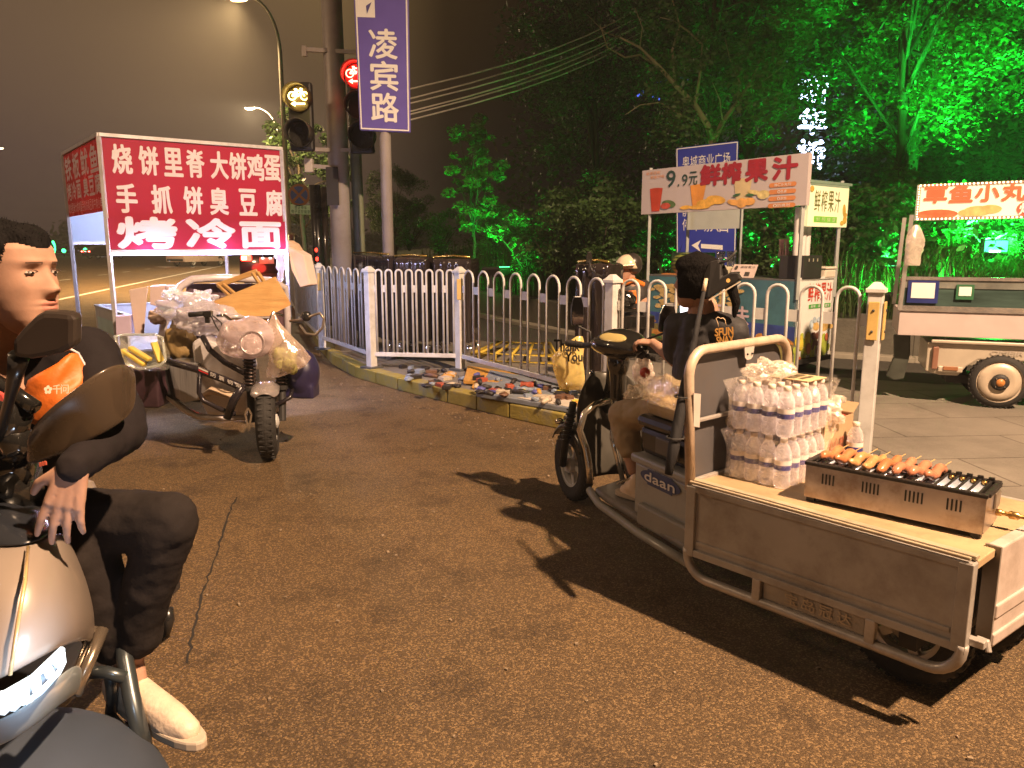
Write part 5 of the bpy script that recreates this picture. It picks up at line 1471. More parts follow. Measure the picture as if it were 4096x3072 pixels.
# no stopping sign
ns = thing("no_stopping_sign", "round blue and red no stopping sign above a small white plate", "road sign", D(1230, 1075, 22.0))
ys = 21.9; c0 = D(1196, 780, ys); r0 = .30
m = MB(); m.lathe([(.001, 0), (r0, 0), (r0, .02), (.001, .02)], c0, (0, 1, 0), 36); dsc = m.build("disc", mat("sign_red", (.42, .10, .04), .4), ns)
m = MB()
for k in range(4):
    a0 = R(90 * k + 10); a1 = R(90 * (k + 1) - 10)
    cen = c0 + V((math.cos((a0 + a1) / 2) * .045, -.004, math.sin((a0 + a1) / 2) * .045))
    pts = [cen] + [c0 + V((math.cos(a0 + (a1 - a0) * j / 8) * .235, -.004, math.sin(a0 + (a1 - a0) * j / 8) * .235)) for j in range(9)]
    rot = [V(((p.x - c0.x) * .7071 - (p.z - c0.z) * .7071 + c0.x, p.y, (p.x - c0.x) * .7071 + (p.z - c0.z) * .7071 + c0.z)) for p in pts]
    m.face(rot)
m.build("blue_field", mat("sign_blue_field", (.06, .07, .40), .4), dsc)
pq = Quad(D(1161, 854, ys), D(1245, 859, ys), D(1245, 822, ys), D(1161, 818, ys))
m = MB(); pq.panel(m, .02); ppl = m.build("plate", signw, ns)
m = MB(); pq.spread(m, "禁止停车", .2, .54, .8, .90, .2, .01, off=.005); pq.spread(m, "电子监控摄录", .05, .08, .95, .46, .15, .01, off=.005)
m.build("lettering", mat("sign_dark_ink", (.05, .05, .06), .5), ppl)
m = MB(); m.tube([V((D(1232, 1061, 22).x, 22, 0)), V((D(1200, 780, 22).x, 22, D(1200, 770, 22).z))], .06, seg=12); m.build("pole", mat("pole_pale", (.55, .5, .45), .5), ns, smooth=True)
# plastic wrapped posts (glinting) near the mast
cl = film("post_wrap", (.25, .22, .2), .35, .06, .6, 6, .8, .3)
for k, (x0, y0, x1, y1, r_, y, lab) in enumerate(((1258, 740, 1282, 1060, .10, 14, "round post wrapped in glinting clear film, nearer the no stopping sign"), (1292, 750, 1302, 1060, .08, 14.2, "slimmer wrapped post tucked against the signal mast"))):
    m = MB(); m.tube([V((D(x1, y1, y).x, y, SW)), V((D(x0, y0, y).x, y, D(x0, y0, y).z))], r_, seg=12); m.jitter(.01, 8, k)
    tag(m.build("wrapped_post", black_p if k == 0 else mat("glossy_brown", (.05, .04, .035), .15, coat=.8), None, smooth=True), lab, "post")
red_l = glow("red_marker", (1, .04, .02), 6)
for px, py, lab in ((1265, 1000, "upper small red marker light near the wrapped post"), (1268, 1036, "lower and larger small red marker light above the fence")):
    m = MB(); m.sph(D(px, py, 13.5), (.025, .03, .035), u=12, v=8); tag(m.build("marker_light", red_l, None, smooth=True), lab, "marker light")
# overhead wires
wm = mat("wire_pale", (.75, .68, .6), .5)
wl_ = ["highest wire right of the road name sign", "second wire from the top right of the road name sign", "third wire down right of the road name sign", "fourth wire down right of the road name sign", "fifth wire down right of the road name sign", "lowest wire right of the road name sign"]
for k, (x0, y0, x1, y1) in enumerate(((1643, 308, 2350, 30), (1643, 352, 2400, 30), (1643, 368, 2420, 60), (1643, 402, 2330, 105), (1643, 414, 2400, 100), (1645, 436, 2400, 120))):
    m = MB(); a, b = D(x0 - 230, y0 + 98, 11.5), D(x1 + 500, y1 - 190, 22)
    m.tube([a.lerp(b, u / 10) - UP * (.5 * math.sin(math.pi * u / 10)) for u in range(11)], .013, seg=6)
    tag(m.build("overhead_wire", wm, None, smooth=True), wl_[k], "wire", "overhead wires")

# parking direction sign
ps = thing("parking_sign", "large blue parking direction sign with a white left arrow behind the juice cart", "road sign", D(2830, 1150, 11.75))
ys = 11.7
q = Quad(D(2705, 1058, ys), D(2942, 1085, ys - .25), D(2955, 562, ys - .25), D(2703, 592, ys))
m = MB(); q.panel(m, .05); pn = m.build("panel", blue, ps, bevel=.02)
m = MB(); frame_border(q, m, .012, .012, off=.004)
q.spread(m, "奥城商业广场", .10, .83, .88, .92, .12, .008, off=.006)
q.spread(m, "前行200米", .10, .42, .87, .51, .10, .010, off=.006)
q.spread(m, "停车场入口", .10, .30, .87, .40, .10, .010, off=.006)
q.rect(m, .42, .160, .78, .196, off=.006)
m.face([q.at(.26, .178, .006), q.at(.42, .128, .006), q.at(.37, .178, .006)]); m.face([q.at(.26, .178, .0065), q.at(.37, .178, .0065), q.at(.42, .228, .0065)])
q.write(m, "P", .20, .02, .33, .10, .02, off=.006); q.write(m, "口", .72, .02, .88, .10, .02, off=.006)
m.build("lettering", signw, pn)
m = MB(); m.tube([V((q.at(.5, 0).x, 11.85, .8)), V((q.at(.5, 0).x, 11.85, 2.9))], .05, seg=12); m.build("pole", greyp, ps, smooth=True)

# ================================================================== JUICE CART
jc = thing("juice_cart", "white bannered fresh juice cart with fruit pictures behind the fence", "food cart", (2.9, 9.6, SW))
J0 = D(3170, 1470, 8.6); J0.z = 0          # near right corner
JL = (V((1.74, 10.3, 0)) - V((3.15, 8.6, 0))).normalized(); JR = V((-JL.y, JL.x, 0)) * -1
if JR.x < 0: JR = -JR
JLEN = 2.15; JWID = .80
def J(l, r, z): return V((J0.x, J0.y, z)) + JL * l + JR * r
ctop = 1.20
fc1 = Quad(J(JLEN, 0, .38), J(0, 0, .30), J(0, 0, ctop), J(JLEN, 0, ctop))
m = MB(); fc1.panel(m, .03); fp = m.build("front_panel", mat("panel_sea", (.05, .14, .17), .4, var=.45, scale=2.2, coat=.2), jc)
# picture print: blue band, field, sunset flames, peanuts and the big characters
m = MB(); fc1.rect(m, 0, .26, 1, .44, off=.002); m.build("sea_band", mat("band_blue", (.035, .06, .26), .4, var=.4, scale=4), fp)
m = MB(); fc1.rect(m, 0, 0, 1, .26, off=.002); m.build("field_band", mat("band_field", (.20, .17, .05), .5, var=.7, scale=7), fp)
random.seed(11); m = MB()
for k in range(42):
    u = random.random(); v = random.uniform(.05, .30); fc1.blob(m, u, v, random.uniform(.012, .035), random.uniform(.015, .05), .004 + k * .0001, 7, rot=random.uniform(0, 180))
m.build("flame_print", mat("flame_orange", (.45, .20, .04), .5, var=.4, scale=20), fp)
m = MB()
for k in range(24):
    u = random.uniform(.05, .7); v = random.uniform(.05, .22); fc1.blob(m, u, v, random.uniform(.015, .04), .02, .0085 + k * .0001, 6, rot=random.uniform(-40, 40))
m.build("leaf_print", mat("leaf_print", (.06, .16, .04), .5, var=.4, scale=20), fp)
m = MB()
for k in range(64):
    if k < 40: u = random.uniform(.02, .22) if k < 22 else random.uniform(.36, .66); v = random.uniform(.50, .86)
    else: u = random.uniform(.20, .66); v = random.uniform(.58, .86)
    a = random.uniform(0, 180); fc1.blob(m, u, v, .022, .026, .006 + k * .0002, 12, rot=a); fc1.blob(m, u + .018 * math.cos(R(a)), v + .03 * math.sin(R(a)), .018, .022, .0061 + k * .0002, 12, rot=a)
m.build("peanut_print", mat("peanut", (.52, .38, .15), .5, var=.35, scale=25), fp)
m = MB(); fc1.write(m, "味", .60, .38, .73, .64, .02, off=.022); fc1.write(m, "美", .26, .38, .38, .64, .02, off=.022)
fc1.write(m, "原", .43, .38, .55, .64, .02, off=.022); m.build("lettering", mat("panel_pink_letter", (.55, .42, .46), .5), fp)
sd = Quad(J(0, 0, .27), J(0, JWID, .27), J(0, JWID, ctop + .04), J(0, 0, ctop + .04))
m = MB(); sd.panel(m, .03); sp_ = m.build("side_panel", mat("panel_white", (.74, .74, .72), .4, var=.04), jc)
m = MB()
for i, ch in enumerate("鲜榨果汁"): sd.write(m, ch, .28 + i * .17, .72, .42 + i * .17, .93, .02, off=.006)
m.build("lettering", mat("letter_red", (.55, .05, .03), .5), sp_)
m = MB(); sd.rect(m, .32, .635, .92, .685, off=.004); gb = m.build("green_strip", mat("green_print", (.08, .36, .07), .5), sp_)
m = MB(); sd.spread(m, "鲜榨 果汁 健康", .36, .642, .88, .678, .2, 0, off=.008); m.build("lettering", signw, gb)
def fruit(qd, lst, mname, col, parent, off0=.004, nm="fruit_print"):
    m = MB()
    for k, (u, v, ru, rv, rot) in enumerate(lst): qd.blob(m, u, v, ru, rv, off0 + k * .0003, 18, rot=rot)
    return m.build(nm, mat(mname, col, .45, var=.3, scale=14), parent)
random.seed(21)
fruit(sd, [(random.uniform(.05, .95), random.uniform(.05, .30), random.uniform(.07, .11), random.uniform(.045, .07), random.uniform(0, 180)) for _ in range(16)], "grape_green", (.38, .46, .06), sp_)
fruit(sd, [(random.uniform(.05, .35), random.uniform(.08, .30), .08, .06, random.uniform(0, 180)) for _ in range(6)], "lemon_print", (.62, .50, .06), sp_, .010)
fruit(sd, [(random.uniform(.45, .70), random.uniform(.18, .34), .055, .035, random.uniform(0, 180)) for _ in range(10)], "grape_dark", (.13, .05, .035), sp_, .013)
fruit(sd, [(.36, .17, .06, .07, 20), (.62, .12, .04, .05, 0), (.84, .28, .04, .05, 30), (.12, .05, .05, .04, 10)], "fruit_red", (.42, .12, .05), sp_, .017)
fruit(sd, [(.55, .42, .05, .09, 80), (.80, .40, .05, .12, 95), (.92, .42, .04, .12, 75), (.70, .46, .03, .08, 60)], "splash_orange", (.60, .40, .14), sp_, .004, "juice_print")
fruit(sd, [(.42, .45, .05, .06, 20), (.50, .50, .035, .05, 60), (.62, .50, .03, .06, 90)], "splash_ice", (.45, .56, .66), sp_, .007, "ice_print")
m = MB(); m.box(J(JLEN / 2, JWID / 2, ctop + .01), (JLEN, JWID, .025), (JL, JR, UP)); m.build("counter", mat("counter_dark", (.12, .12, .11), .4, .3), jc, bevel=.004)
m = MB(); m.box(J(JLEN / 2, JWID - .03, .75), (JLEN, .03, .85), (JL, JR, UP)); m.build("rear_panel", mat("panel_white"), jc)
m = MB(); m.box(J(JLEN / 2, JWID / 2, .30), (JLEN + .1, JWID - .06, .05), (JL, JR, UP)); m.build("floor_frame", black_m, jc)
for l in (.35, JLEN - .35):
    for r in (.04, JWID - .04): wheel(jc, J(l, r, SW + .13), JR, .13, .06, .07)
m = MB()
m.poly([J(.62, -.03, .30), J(.50, -.03, .30), J(.50, -.03, .48), J(.62, -.03, .48)], JR * .02); m.build("step_box", mat("box_white", (.5, .48, .45), .5), jc)
ztop = D(3175, 612, J0.y).z
for l, r in ((0, 0), (JLEN, 0), (0, JWID), (JLEN, JWID)):
    m = MB(); m.bar(J(l, r, ctop - .2), J(l, r, ztop if r == 0 else ztop - .25), .035); m.build("pole", mat("pole_zinc", (.42, .45, .45), .4, .4), jc)
zb2 = D(3160, 822, J0.y).z; jy = J(JLEN + .10, 0, 0).y
hq = Quad(J(JLEN + .12, -.03, D(2565, 858, jy).z), J(-.05, -.03, zb2), J(-.05, -.03, ztop), J(JLEN + .12, -.03, D(2567, 683, jy).z))
m = MB(); hq.panel(m, .07); hbn = m.build("banner", mat("banner_pinkwhite", (.52, .46, .47), .5, var=.03), jc)
m = MB()
hq.write(m, "9", .175, .57, .235, .93, .03, off=.006); hq.write(m, ".", .252, .57, .262, .62, .02, off=.006); hq.write(m, "9", .280, .57, .315, .82, .02, off=.006); hq.write(m, "元", .325, .57, .378, .86, .015, off=.006)
m.build("lettering", mat("letter_dkgreen", (.02, .06, .05), .5), hbn)
m = MB()
for i, ch in enumerate("鲜榨果汁"): hq.write(m, ch, (.40, .53, .67, .82)[i], .54, (.52, .64, .79, .945)[i], .96, .055, off=.006)
m.build("lettering", mat("letter_crimson", (.33, .015, .03), .5), hbn)
m = MB(); hq.spread(m, "鲜果现榨", .03, .88, .13, .95, .1, 0, off=.006); hq.spread(m, "健康好喝", .06, .79, .16, .86, .1, 0, off=.006); m.build("lettering", mat("letter_peach", (.70, .32, .16), .5), hbn)
m = MB()
for k in range(4):
    v = .43 - k * .135; hq.rect(m, .815, v - .045, .935, v + .045, off=.005); hq.blob(m, .815, v, .012, .045, .0052); hq.blob(m, .935, v, .012, .045, .0052)
pl_ = m.build("label_pills", mat("pill_orange", (.62, .24, .08), .5), hbn)
m = MB()
for k, s_ in enumerate(("维C补充剂", "0色素", "0添加", "0防腐剂")): hq.spread(m, s_, .83 if k in (0, 3) else .85, .40 - k * .135, .92 if k in (0, 3) else .90, .46 - k * .135, .1, 0, off=.009)
m.build("lettering", signw, pl_)
def cup(qd, u, v0, v1, w0, w1, mname, col, parent):
    m = MB(); m.face([qd.at(u - w0, v0, .005), qd.at(u + w0, v0, .005), qd.at(u + w1, v1, .005), qd.at(u - w1, v1, .005)]); qd.blob(m, u, v1, w1, .02, .0053)
    return m.build("cup_print", mat(mname, col, .4, var=.15, scale=6), parent)
cup(hq, .105, .05, .56, .028, .045, "cup_red", (.50, .06, .03), hbn); cup(hq, .385, .10, .56, .03, .05, "cup_orange", (.72, .30, .06), hbn); cup(hq, .655, .14, .60, .034, .052, "cup_pale", (.62, .50, .28), hbn)
fruit(hq, [(.195, .20, .045, .09, 10)], "melon_green", (.10, .17, .06), hbn, .007); fruit(hq, [(.175, .16, .034, .07, 0)], "melon_red", (.55, .09, .06), hbn, .010)
fruit(hq, [(.44, .17, .06, .08, 0), (.50, .22, .055, .10, 15), (.40, .09, .07, .05, 0), (.31, .10, .035, .045, -20)], "mango", (.74, .42, .07), hbn, .007)
fruit(hq, [(.61, .14, .035, .07, 20), (.655, .12, .032, .10, 0), (.70, .14, .032, .08, 0)], "apricot", (.72, .38, .10), hbn, .007); fruit(hq, [(.775, .26, .034, .09, 0), (.725, .32, .03, .06, 30)], "plum_pale", (.66, .55, .24), hbn, .009)
fruit(hq, [(.625, .29, .018, .035, -30), (.70, .27, .024, .03, 20)], "dark_leaf", (.05, .14, .05), hbn, .012)
# inner back board (pale, catching green light)
ib = Quad(J(JLEN - .05, JWID * .9, D(2590, 920, 10.8).z), J(JLEN - .05 - .85, JWID * .9, D(2770, 915, 10.3).z), J(JLEN - .9, JWID * .9, ztop - .45), J(JLEN - .05, JWID * .9, ztop - .45))
m = MB(); ib.panel(m, .02); m.build("back_board", mat("board_pale", (.62, .66, .62), .4, var=.05), jc)
m = MB(); m.bar(J(JLEN - .9, JWID * .9, ctop), J(JLEN - .9, JWID * .9, ztop - .4), .025); m.build("pole", mat("pole_zinc"), jc)
# small side banner
jz0, jz1 = D(3190, 905, J0.y).z, D(3195, 738, J0.y).z
sbq = Quad(J(-.03, .06, jz0), J(-.03, JWID + .12, jz0 + .0), J(-.03, JWID + .12, jz1 + .02), J(-.03, .06, jz1 + .03))
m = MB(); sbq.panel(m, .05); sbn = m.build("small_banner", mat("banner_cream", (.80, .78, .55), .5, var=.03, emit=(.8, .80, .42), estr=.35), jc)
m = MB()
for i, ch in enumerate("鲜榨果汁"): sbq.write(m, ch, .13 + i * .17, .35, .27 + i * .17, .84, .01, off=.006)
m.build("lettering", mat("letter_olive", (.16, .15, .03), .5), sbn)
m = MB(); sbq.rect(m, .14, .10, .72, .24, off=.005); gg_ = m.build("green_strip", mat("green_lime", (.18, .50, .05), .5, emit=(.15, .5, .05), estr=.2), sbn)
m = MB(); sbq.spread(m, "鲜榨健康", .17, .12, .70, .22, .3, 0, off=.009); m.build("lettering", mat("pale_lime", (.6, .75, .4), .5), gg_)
fruit(sbq, [(.9, .40, .04, .16, 5), (.93, .18, .05, .10, 0), (.86, .10, .05, .06, 0), (.05, .85, .05, .07, 0), (.95, .30, .03, .05, 0)], "fruit_gold", (.60, .40, .08), sbn, .006)
m = MB(); m.box(J(-.03, (JWID) / 2 + .08, jz1 + .035), (.06, JWID + .1, .03), (JL, JR, UP)); m.build("top_rail", mat("rail_green", (.20, .30, .24), .5), sbn)
# goods on the counter
def on_counter(l, r): return J(l, r, ctop + .023)
m = MB()
for k, dx in enumerate((0, .085, .17)):
    t = thing("cup_stack", ("tall stack of white paper cups nearest the pole on the juice cart", "tall stack of white paper cups in the middle of the three", "white paper cup stack farthest right, with a small print")[k], "cup stack", on_counter(.10, .12 + dx * 1.9), 0, "stacks of paper cups")
    o = on_counter(.12, .14 + dx * 1.1); h_ = (.80, .68, .66)[k]
    m = MB(); prof = [(.036, 0)]
    for j in range(int(h_ / .03)): prof += [(.043, .12 + j * .03 * (h_ - .12) / h_), (.047, .13 + j * .03 * (h_ - .12) / h_)]
    m.lathe(prof, o + UP * .02, UP, 16); m.build("cups", mat("cup_paper", (.72, .68, .66), .5, var=.05), t, smooth=True)
hd_ = thing("cup_holder", "black plastic holder rack standing on the juice cart counter", "holder", on_counter(.15, .25))
m = MB(); m.box(on_counter(.14, .27) + UP * .13, (.30, .40, .26), (JL, JR, UP)); m.build("body", black_m, hd_, bevel=.008)
m = MB()
for k in range(3): m.box(on_counter(-.012, .18 + k * .09) + UP * .21, (.006, .012, .035), (JL, JR, UP))
m.build("slots", mat("slot_pale", (.4, .38, .3), .5), hd_)
m = MB(); random.seed(5)
for k in range(26):
    b = on_counter(.32 + random.uniform(-.05, .05), .20 + random.uniform(-.04, .04)) + UP * .24; m.tube([b, b + UP * .20 + V((random.uniform(-.015, .015), 0, 0))], .005, seg=6)
tag(m.build("straws", mat("straws_pink", (.65, .35, .38), .5, var=.4, scale=60), None), "bundle of pink and white straws left of the paper cups", "straws")
bxw = thing("white_tub", "low white lidded tub at the right end of the juice counter", "tub", on_counter(.12, .68))
m = MB(); m.box(on_counter(.14, .68) + UP * .05, (.3, .24, .10), (JL, JR, UP)); m.build("tub", mat("tub_white", (.72, .64, .54), .4), bxw, bevel=.02)
m = MB(); m.box(on_counter(.14, .68) + UP * .115, (.32, .26, .03), (JL, JR, UP)); m.build("lid", mat("tub_white"), bxw, bevel=.012)
wmt = thing("watermelon", "large striped green watermelon on the juice counter", "watermelon", on_counter(1.55, .25))
m = MB(); m.sph(on_counter(1.74, .25) + UP * .135, (.20, .16, .145), (JL, JR, UP), u=30, v=20)
wmm = mat("melon_skin", (.12, .16, .035), .3, var=.1, coat=.2)
t_ = wmm.node_tree; wv = t_.nodes.new("ShaderNodeTexWave"); wv.inputs["Scale"].default_value = 7; wv.inputs["Distortion"].default_value = 3.5; wv.bands_direction = 'Z'
tcn = t_.nodes.new("ShaderNodeTexCoord"); t_.links.new(tcn.outputs["Object"], wv.inputs["Vector"])
rp_ = t_.nodes.new("ShaderNodeValToRGB"); rp_.color_ramp.elements[0].color = (.02, .04, .012, 1); rp_.color_ramp.elements[1].color = (.20, .23, .05, 1); rp_.color_ramp.elements[0].position = .2; rp_.color_ramp.elements[1].position = .55
t_.links.new(wv.outputs["Fac"], rp_.inputs[0]); t_.links.new(rp_.outputs[0], t_.nodes["Principled BSDF"].inputs["Base Color"])
m.build("rind", wmm, wmt, smooth=True)
m = MB(); m.box(on_counter(1.74, .2) + UP * .006, (.45, .3, .02), (JL, JR, UP)); tag(m.build("orange_tray", mat("tray_orange", (.5, .2, .05), .5), None), "thin orange tray under the watermelon", "tray")
m = MB(); m.box(on_counter(1.85, .55) + UP * .14, (.5, .3, .28), (JL, JR, UP)); tag(m.build("green_crate", mat("crate_green", (.10, .26, .12), .5), None, bevel=.02), "dull green covered crate behind the watermelon", "crate")
mc = thing("menu_card", "small tilted menu card standing on the juice counter", "menu card", on_counter(.80, .1))
mq = Quad(on_counter(.92, .02), on_counter(.58, .02), on_counter(.58, .10) + UP * .15, on_counter(.90, .10) + UP * .15)
m = MB(); mq.panel(m, .008); cdn = m.build("card", mat("card_pink", (.62, .5, .46), .5), mc)
m = MB(); mq.spread(m, "美味果汁", .32, .68, .95, .88, .1, 0, off=.004); mq.rect(m, .15, .1, .4, .42, off=.004); mq.rect(m, .6, .1, .8, .42, off=.004); mq.blob(m, .16, .72, .07, .16, .004)
m.build("print", mat("print_dark", (.05, .045, .04), .5), cdn)
m = MB(); m.box(on_counter(1.02, .1) + UP * .06, (.14, .12, .12), (JL, JR, UP)); tag(m.build("foam_cup_pack", mat("foam", (.5, .45, .33), .6), None, bevel=.02), "small cream pack beside the menu card", "pack")
for l, lab in ((1.28, "dark glass jar next to the watermelon"), (1.12, "dark glass jar second from the watermelon")):
    m = MB(); m.lathe([(.05, 0), (.055, .2), (.05, .24), (.06, .25), (.06, .30)], on_counter(l, .35), UP, 16); tag(m.build("blender_jar", film("jar_dark", (.08, .09, .08), .6, .05, .2, 10, .6, .3), None, smooth=True), lab, "jar")

# ================================================================== SAUSAGE AND FISH BALL CART (far right)
fcx = thing("fish_ball_cart", "lit cream bannered snack cart with glass case on a silver trailer at the edge", "food cart", (4.6, 7.1, SW))
K0 = D(3590, 1340, 7.15); kx = V((.925, -.38, 0)).normalized(); ky_ = V((.38, .925, 0)).normalized(); KW = 1.9; KD = .8
def K(x, y, z): return V((K0.x, K0.y, 0)) + kx * x + ky_ * y + UP * z
kz0 = K0.z; kz1 = D(3595, 1240, K0.y).z; kz2 = D(3600, 1112, K0.y).z; kzt = D(3640, 740, K0.y).z; kzb = D(3632, 882, K0.y).z
galv = mat("galv_sheet", (.50, .47, .45), .35, .6, var=.15, scale=3, dirt=(.35, .3, .25), dscale=6)
m = MB(); m.box(K(KW / 2, KD / 2, (kz0 + kz1) / 2), (KW, KD, kz1 - kz0), (kx, ky_, UP)); m.build("apron", mat("apron_mauve", (.52, .44, .43), .5, .1, var=.06), fcx, bevel=.006)
m = MB(); m.box(K(KW / 2, .0, kz1 + .02), (KW + .02, .03, .05), (kx, ky_, UP)); m.box(K(KW / 2, .0, kz2), (KW + .02, .03, .03), (kx, ky_, UP)); m.bar(K(0, 0, kz1), K(0, 0, kz2), .03)
m.build("counter_trim", mat("trim_bright", (.72, .68, .66), .2, .8, var=.2, bump=.3, bscale=8), fcx)
m = MB(); m.box(K(KW / 2, .012, (kz1 + kz2) / 2), (KW - .03, .008, kz2 - kz1 - .03), (kx, ky_, UP)); gp_ = m.build("glass_case", mat("case_glass", (.06, .10, .09), .12, .2, var=.4, scale=2, stretch=(1, 1, 6), coat=.6), fcx)
m = MB()
for x, w_, nm in ((.10, .20, "pay_board"),): pass
m = MB(); m.box(K(KW / 2, .004, kz2 - .05), (KW - .04, .010, .075), (kx, ky_, UP)); m.build('upper_band', mat('band_bright', (.55, .58, .54), .18, .7, var=.35, scale=3, bump=.4, bscale=5), fcx)
# payment notices (without their code patterns)
nq = Quad(K(.05, -.015, kz1 + .07), K(.30, -.015, kz1 + .07), K(.30, -.015, kz2 - .02), K(.05, -.015, kz2 - .02))
m = MB(); nq.panel(m, .006); nb = m.build("blue_notice", mat("notice_blue", (.02, .03, .16), .4), fcx)
m = MB(); nq.rect(m, .12, .22, .88, .9, off=.004); m.build("white_field", signw, nb)
nq = Quad(K(.44, -.015, kz1 + .11), K(.58, -.015, kz1 + .11), K(.58, -.015, kz2 - .05), K(.44, -.015, kz2 - .05))
m = MB(); nq.panel(m, .006); nb = m.build("green_notice", mat("notice_green", (.03, .13, .06), .4), fcx)
m = MB(); nq.rect(m, .15, .25, .85, .85, off=.004); m.build("white_field", signw, nb)
for x in (0, KW):
    for y in (0, KD):
        m = MB(); m.bar(K(x, y, kz1), K(x + (.03 if x == 0 else 0), y, kzb + .05), .035); m.build("pole", galv, fcx)
bq2 = Quad(K(.06, -.02, kzb), K(KW, -.02, kzb + .02), K(KW, -.02, kzt + .03), K(.06, -.02, kzt))
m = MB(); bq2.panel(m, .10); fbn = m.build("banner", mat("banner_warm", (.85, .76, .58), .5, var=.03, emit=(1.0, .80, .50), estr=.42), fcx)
m = MB()
for i, ch in enumerate("草鱼小丸子"): bq2.write(m, ch, .03 + i * .108, .48, .125 + i * .108, .94, .05, off=.008)
bq2.write(m, "脆", .60, .48, .71, .94, .05, off=.008); bq2.write(m, "骨", .72, .48, .83, .94, .05, off=.008)
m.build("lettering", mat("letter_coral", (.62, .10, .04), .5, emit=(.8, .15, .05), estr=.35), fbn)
m = MB()
for i in range(3): bq2.blob(m, .46 + i * .088, .25, .042, .20, .006 + i * .0004)
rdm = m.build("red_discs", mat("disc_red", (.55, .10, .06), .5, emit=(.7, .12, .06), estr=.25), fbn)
m = MB()
for i, ch in enumerate("烤肉肠"): bq2.write(m, ch, .43 + i * .088, .10, .49 + i * .088, .40, .03, off=.010)
m.build("lettering", signw, rdm)
fruit(bq2, [(.26, .22, .06, .14, 0), (.31, .26, .05, .12, 0), (.22, .18, .04, .10, 0)], "food_heap", (.52, .42, .16), fbn, .006)
fruit(bq2, [(.09, .16, .09, .13, 0)], "splat_red", (.55, .14, .06), fbn, .006)
m = MB(); bq2.rect(m, 0, .0, 1, .07, off=.006); bq2.rect(m, 0, .93, 1, 1.0, off=.006); bq2.rect(m, 0, .07, .012, .93, off=.006); m.build('border_strip', mat('strip_brown', (.20, .11, .06), .5), fbn)
m = MB(); bulb = glow("bulb_strip", (1.0, .78, .5), 3.0)
for v in (.03, .97, .42):
    for k in range(58):
        if v == .42: continue
        m.box(bq2.at(.01 + k * .0172, v, .012), (.015, .006, .014), (kx, ky_, UP))
for k in range(14): m.box(bq2.at(.005, .03 + k * .07, .012), (.010, .006, .012), (kx, ky_, UP))
bs = m.build("light_strip", bulb, fbn)
# hanging bag on its post
m = MB(); rows = []
hcn2 = D(3658, 900, K0.y - .05)
for k in range(9):
    u = k / 8; ww = .02 + .06 * math.sin(min(1, u * 1.25) * math.pi * .75) ** .8
    rows.append([m.bm.verts.new(hcn2 + UP * (-u * .36) + V((math.cos(a) * ww + .015, math.sin(a) * ww * .7, 0)) * (1 + .3 * noise.noise(V((a * 1.3, u * 4, 9))))) for a in [2 * math.pi * j / 16 for j in range(16)]])
for A_, B_ in zip(rows, rows[1:]):
    for k in range(16): m.bm.faces.new([A_[k], A_[(k + 1) % 16], B_[(k + 1) % 16], B_[k]])
tag(m.build("plastic_bag", film("bag_white"), None, smooth=True), "white plastic bag bunch hung from the snack cart's corner post", "plastic bag")
# trailer (tricycle body) below
zb3 = SW
m = MB(); tx0 = .26
pts = [K(tx0, .05, kz0 - .06), K(tx0, .05, kz0 - .33), K(tx0 + .12, .05, kz0 - .36), K(tx0 + .27, .05, kz0 - .36), K(tx0 + .33, .05, kz0 - .27), K(tx0 + .42, .05, kz0 - .20), K(tx0 + .80, .05, kz0 - .20), K(tx0 + .95, .05, kz0 - .34), K(tx0 + 1.7, .05, kz0 - .34), K(tx0 + 1.7, .05, kz0 - .06)]
m.poly(pts, ky_ * .7); tb4 = m.build("trailer_body", mat("trailer_silver", (.50, .44, .36), .35, .2, var=.08, coat=.3), fcx, bevel=.012)
m = MB(); m.box(K(tx0 + .9, .03, kz0 - .045), (1.75, .05, .03), (kx, ky_, UP)); m.box(K(tx0 + .20, .035, kz0 - .30), (.20, .03, .05), (kx, ky_, UP)); m.build("ledge", mat("trailer_silver"), tb4, bevel=.008)
m = MB(); m.box(K(tx0 + .07, .03, kz0 - .20), (.05, .04, .21), (kx, ky_, UP)); m.build("tail_lamp", mat("lamp_amber", (.25, .12, .08), .3, coat=.6), tb4, bevel=.01)
m = MB(); m.box(K(tx0 + .20, .02, kz0 - .29), (.12, .02, .035), (kx, ky_, UP)); m.build("side_reflector", mat("refl_brown", (.30, .13, .06), .3), tb4, bevel=.004)
nmq = Quad(K(tx0 + .50, .045, kz0 - .15), K(tx0 + .76, .045, kz0 - .15), K(tx0 + .77, .045, kz0 - .11), K(tx0 + .51, .045, kz0 - .11))
m = MB(); nmq.write(m, "OMEIR", 0, 0, 1, 1, .02, off=.004); m.build("lettering", mat("chrome_letter", (.6, .55, .5), .3, .5), tb4)
wcx = K(.86, -.02, SW + .245)
wh = wheel(fcx, wcx + ky_ * .10, ky_, .245, .12, .19, spokes=0, rimmat=mat("rim_cream", (.55, .46, .36), .4, .2, var=.12))
m = MB(); m.lathe([(.175, .0), (.17, -.02), (.11, -.03), (.06, -.015), (.001, -.015)], wcx + ky_ * .07, ky_, 28, cap=False); m.build("wheel_disc", mat("rim_cream"), wh, smooth=True)
m = MB(); m.lathe([(.075, -.03), (.07, -.05), (.045, -.055), (.001, -.055)], wcx + ky_ * .06, ky_, 20, cap=False); m.build("hub", black_m, wh, smooth=True)
m = MB(); m.lathe([(.036, -.055), (.03, -.068), (.001, -.07)], wcx + ky_ * .06, ky_, 16, cap=False); m.build("hub_cap", mat("hub_orange", (.5, .2, .05), .4), wh, smooth=True)
m = MB()
for k in range(4): m.sph(wcx + ky_ * -.0 + kx * math.cos(k * 1.57 + .8) * .05 + UP * math.sin(k * 1.57 + .8) * .05, .007, u=8, v=6)
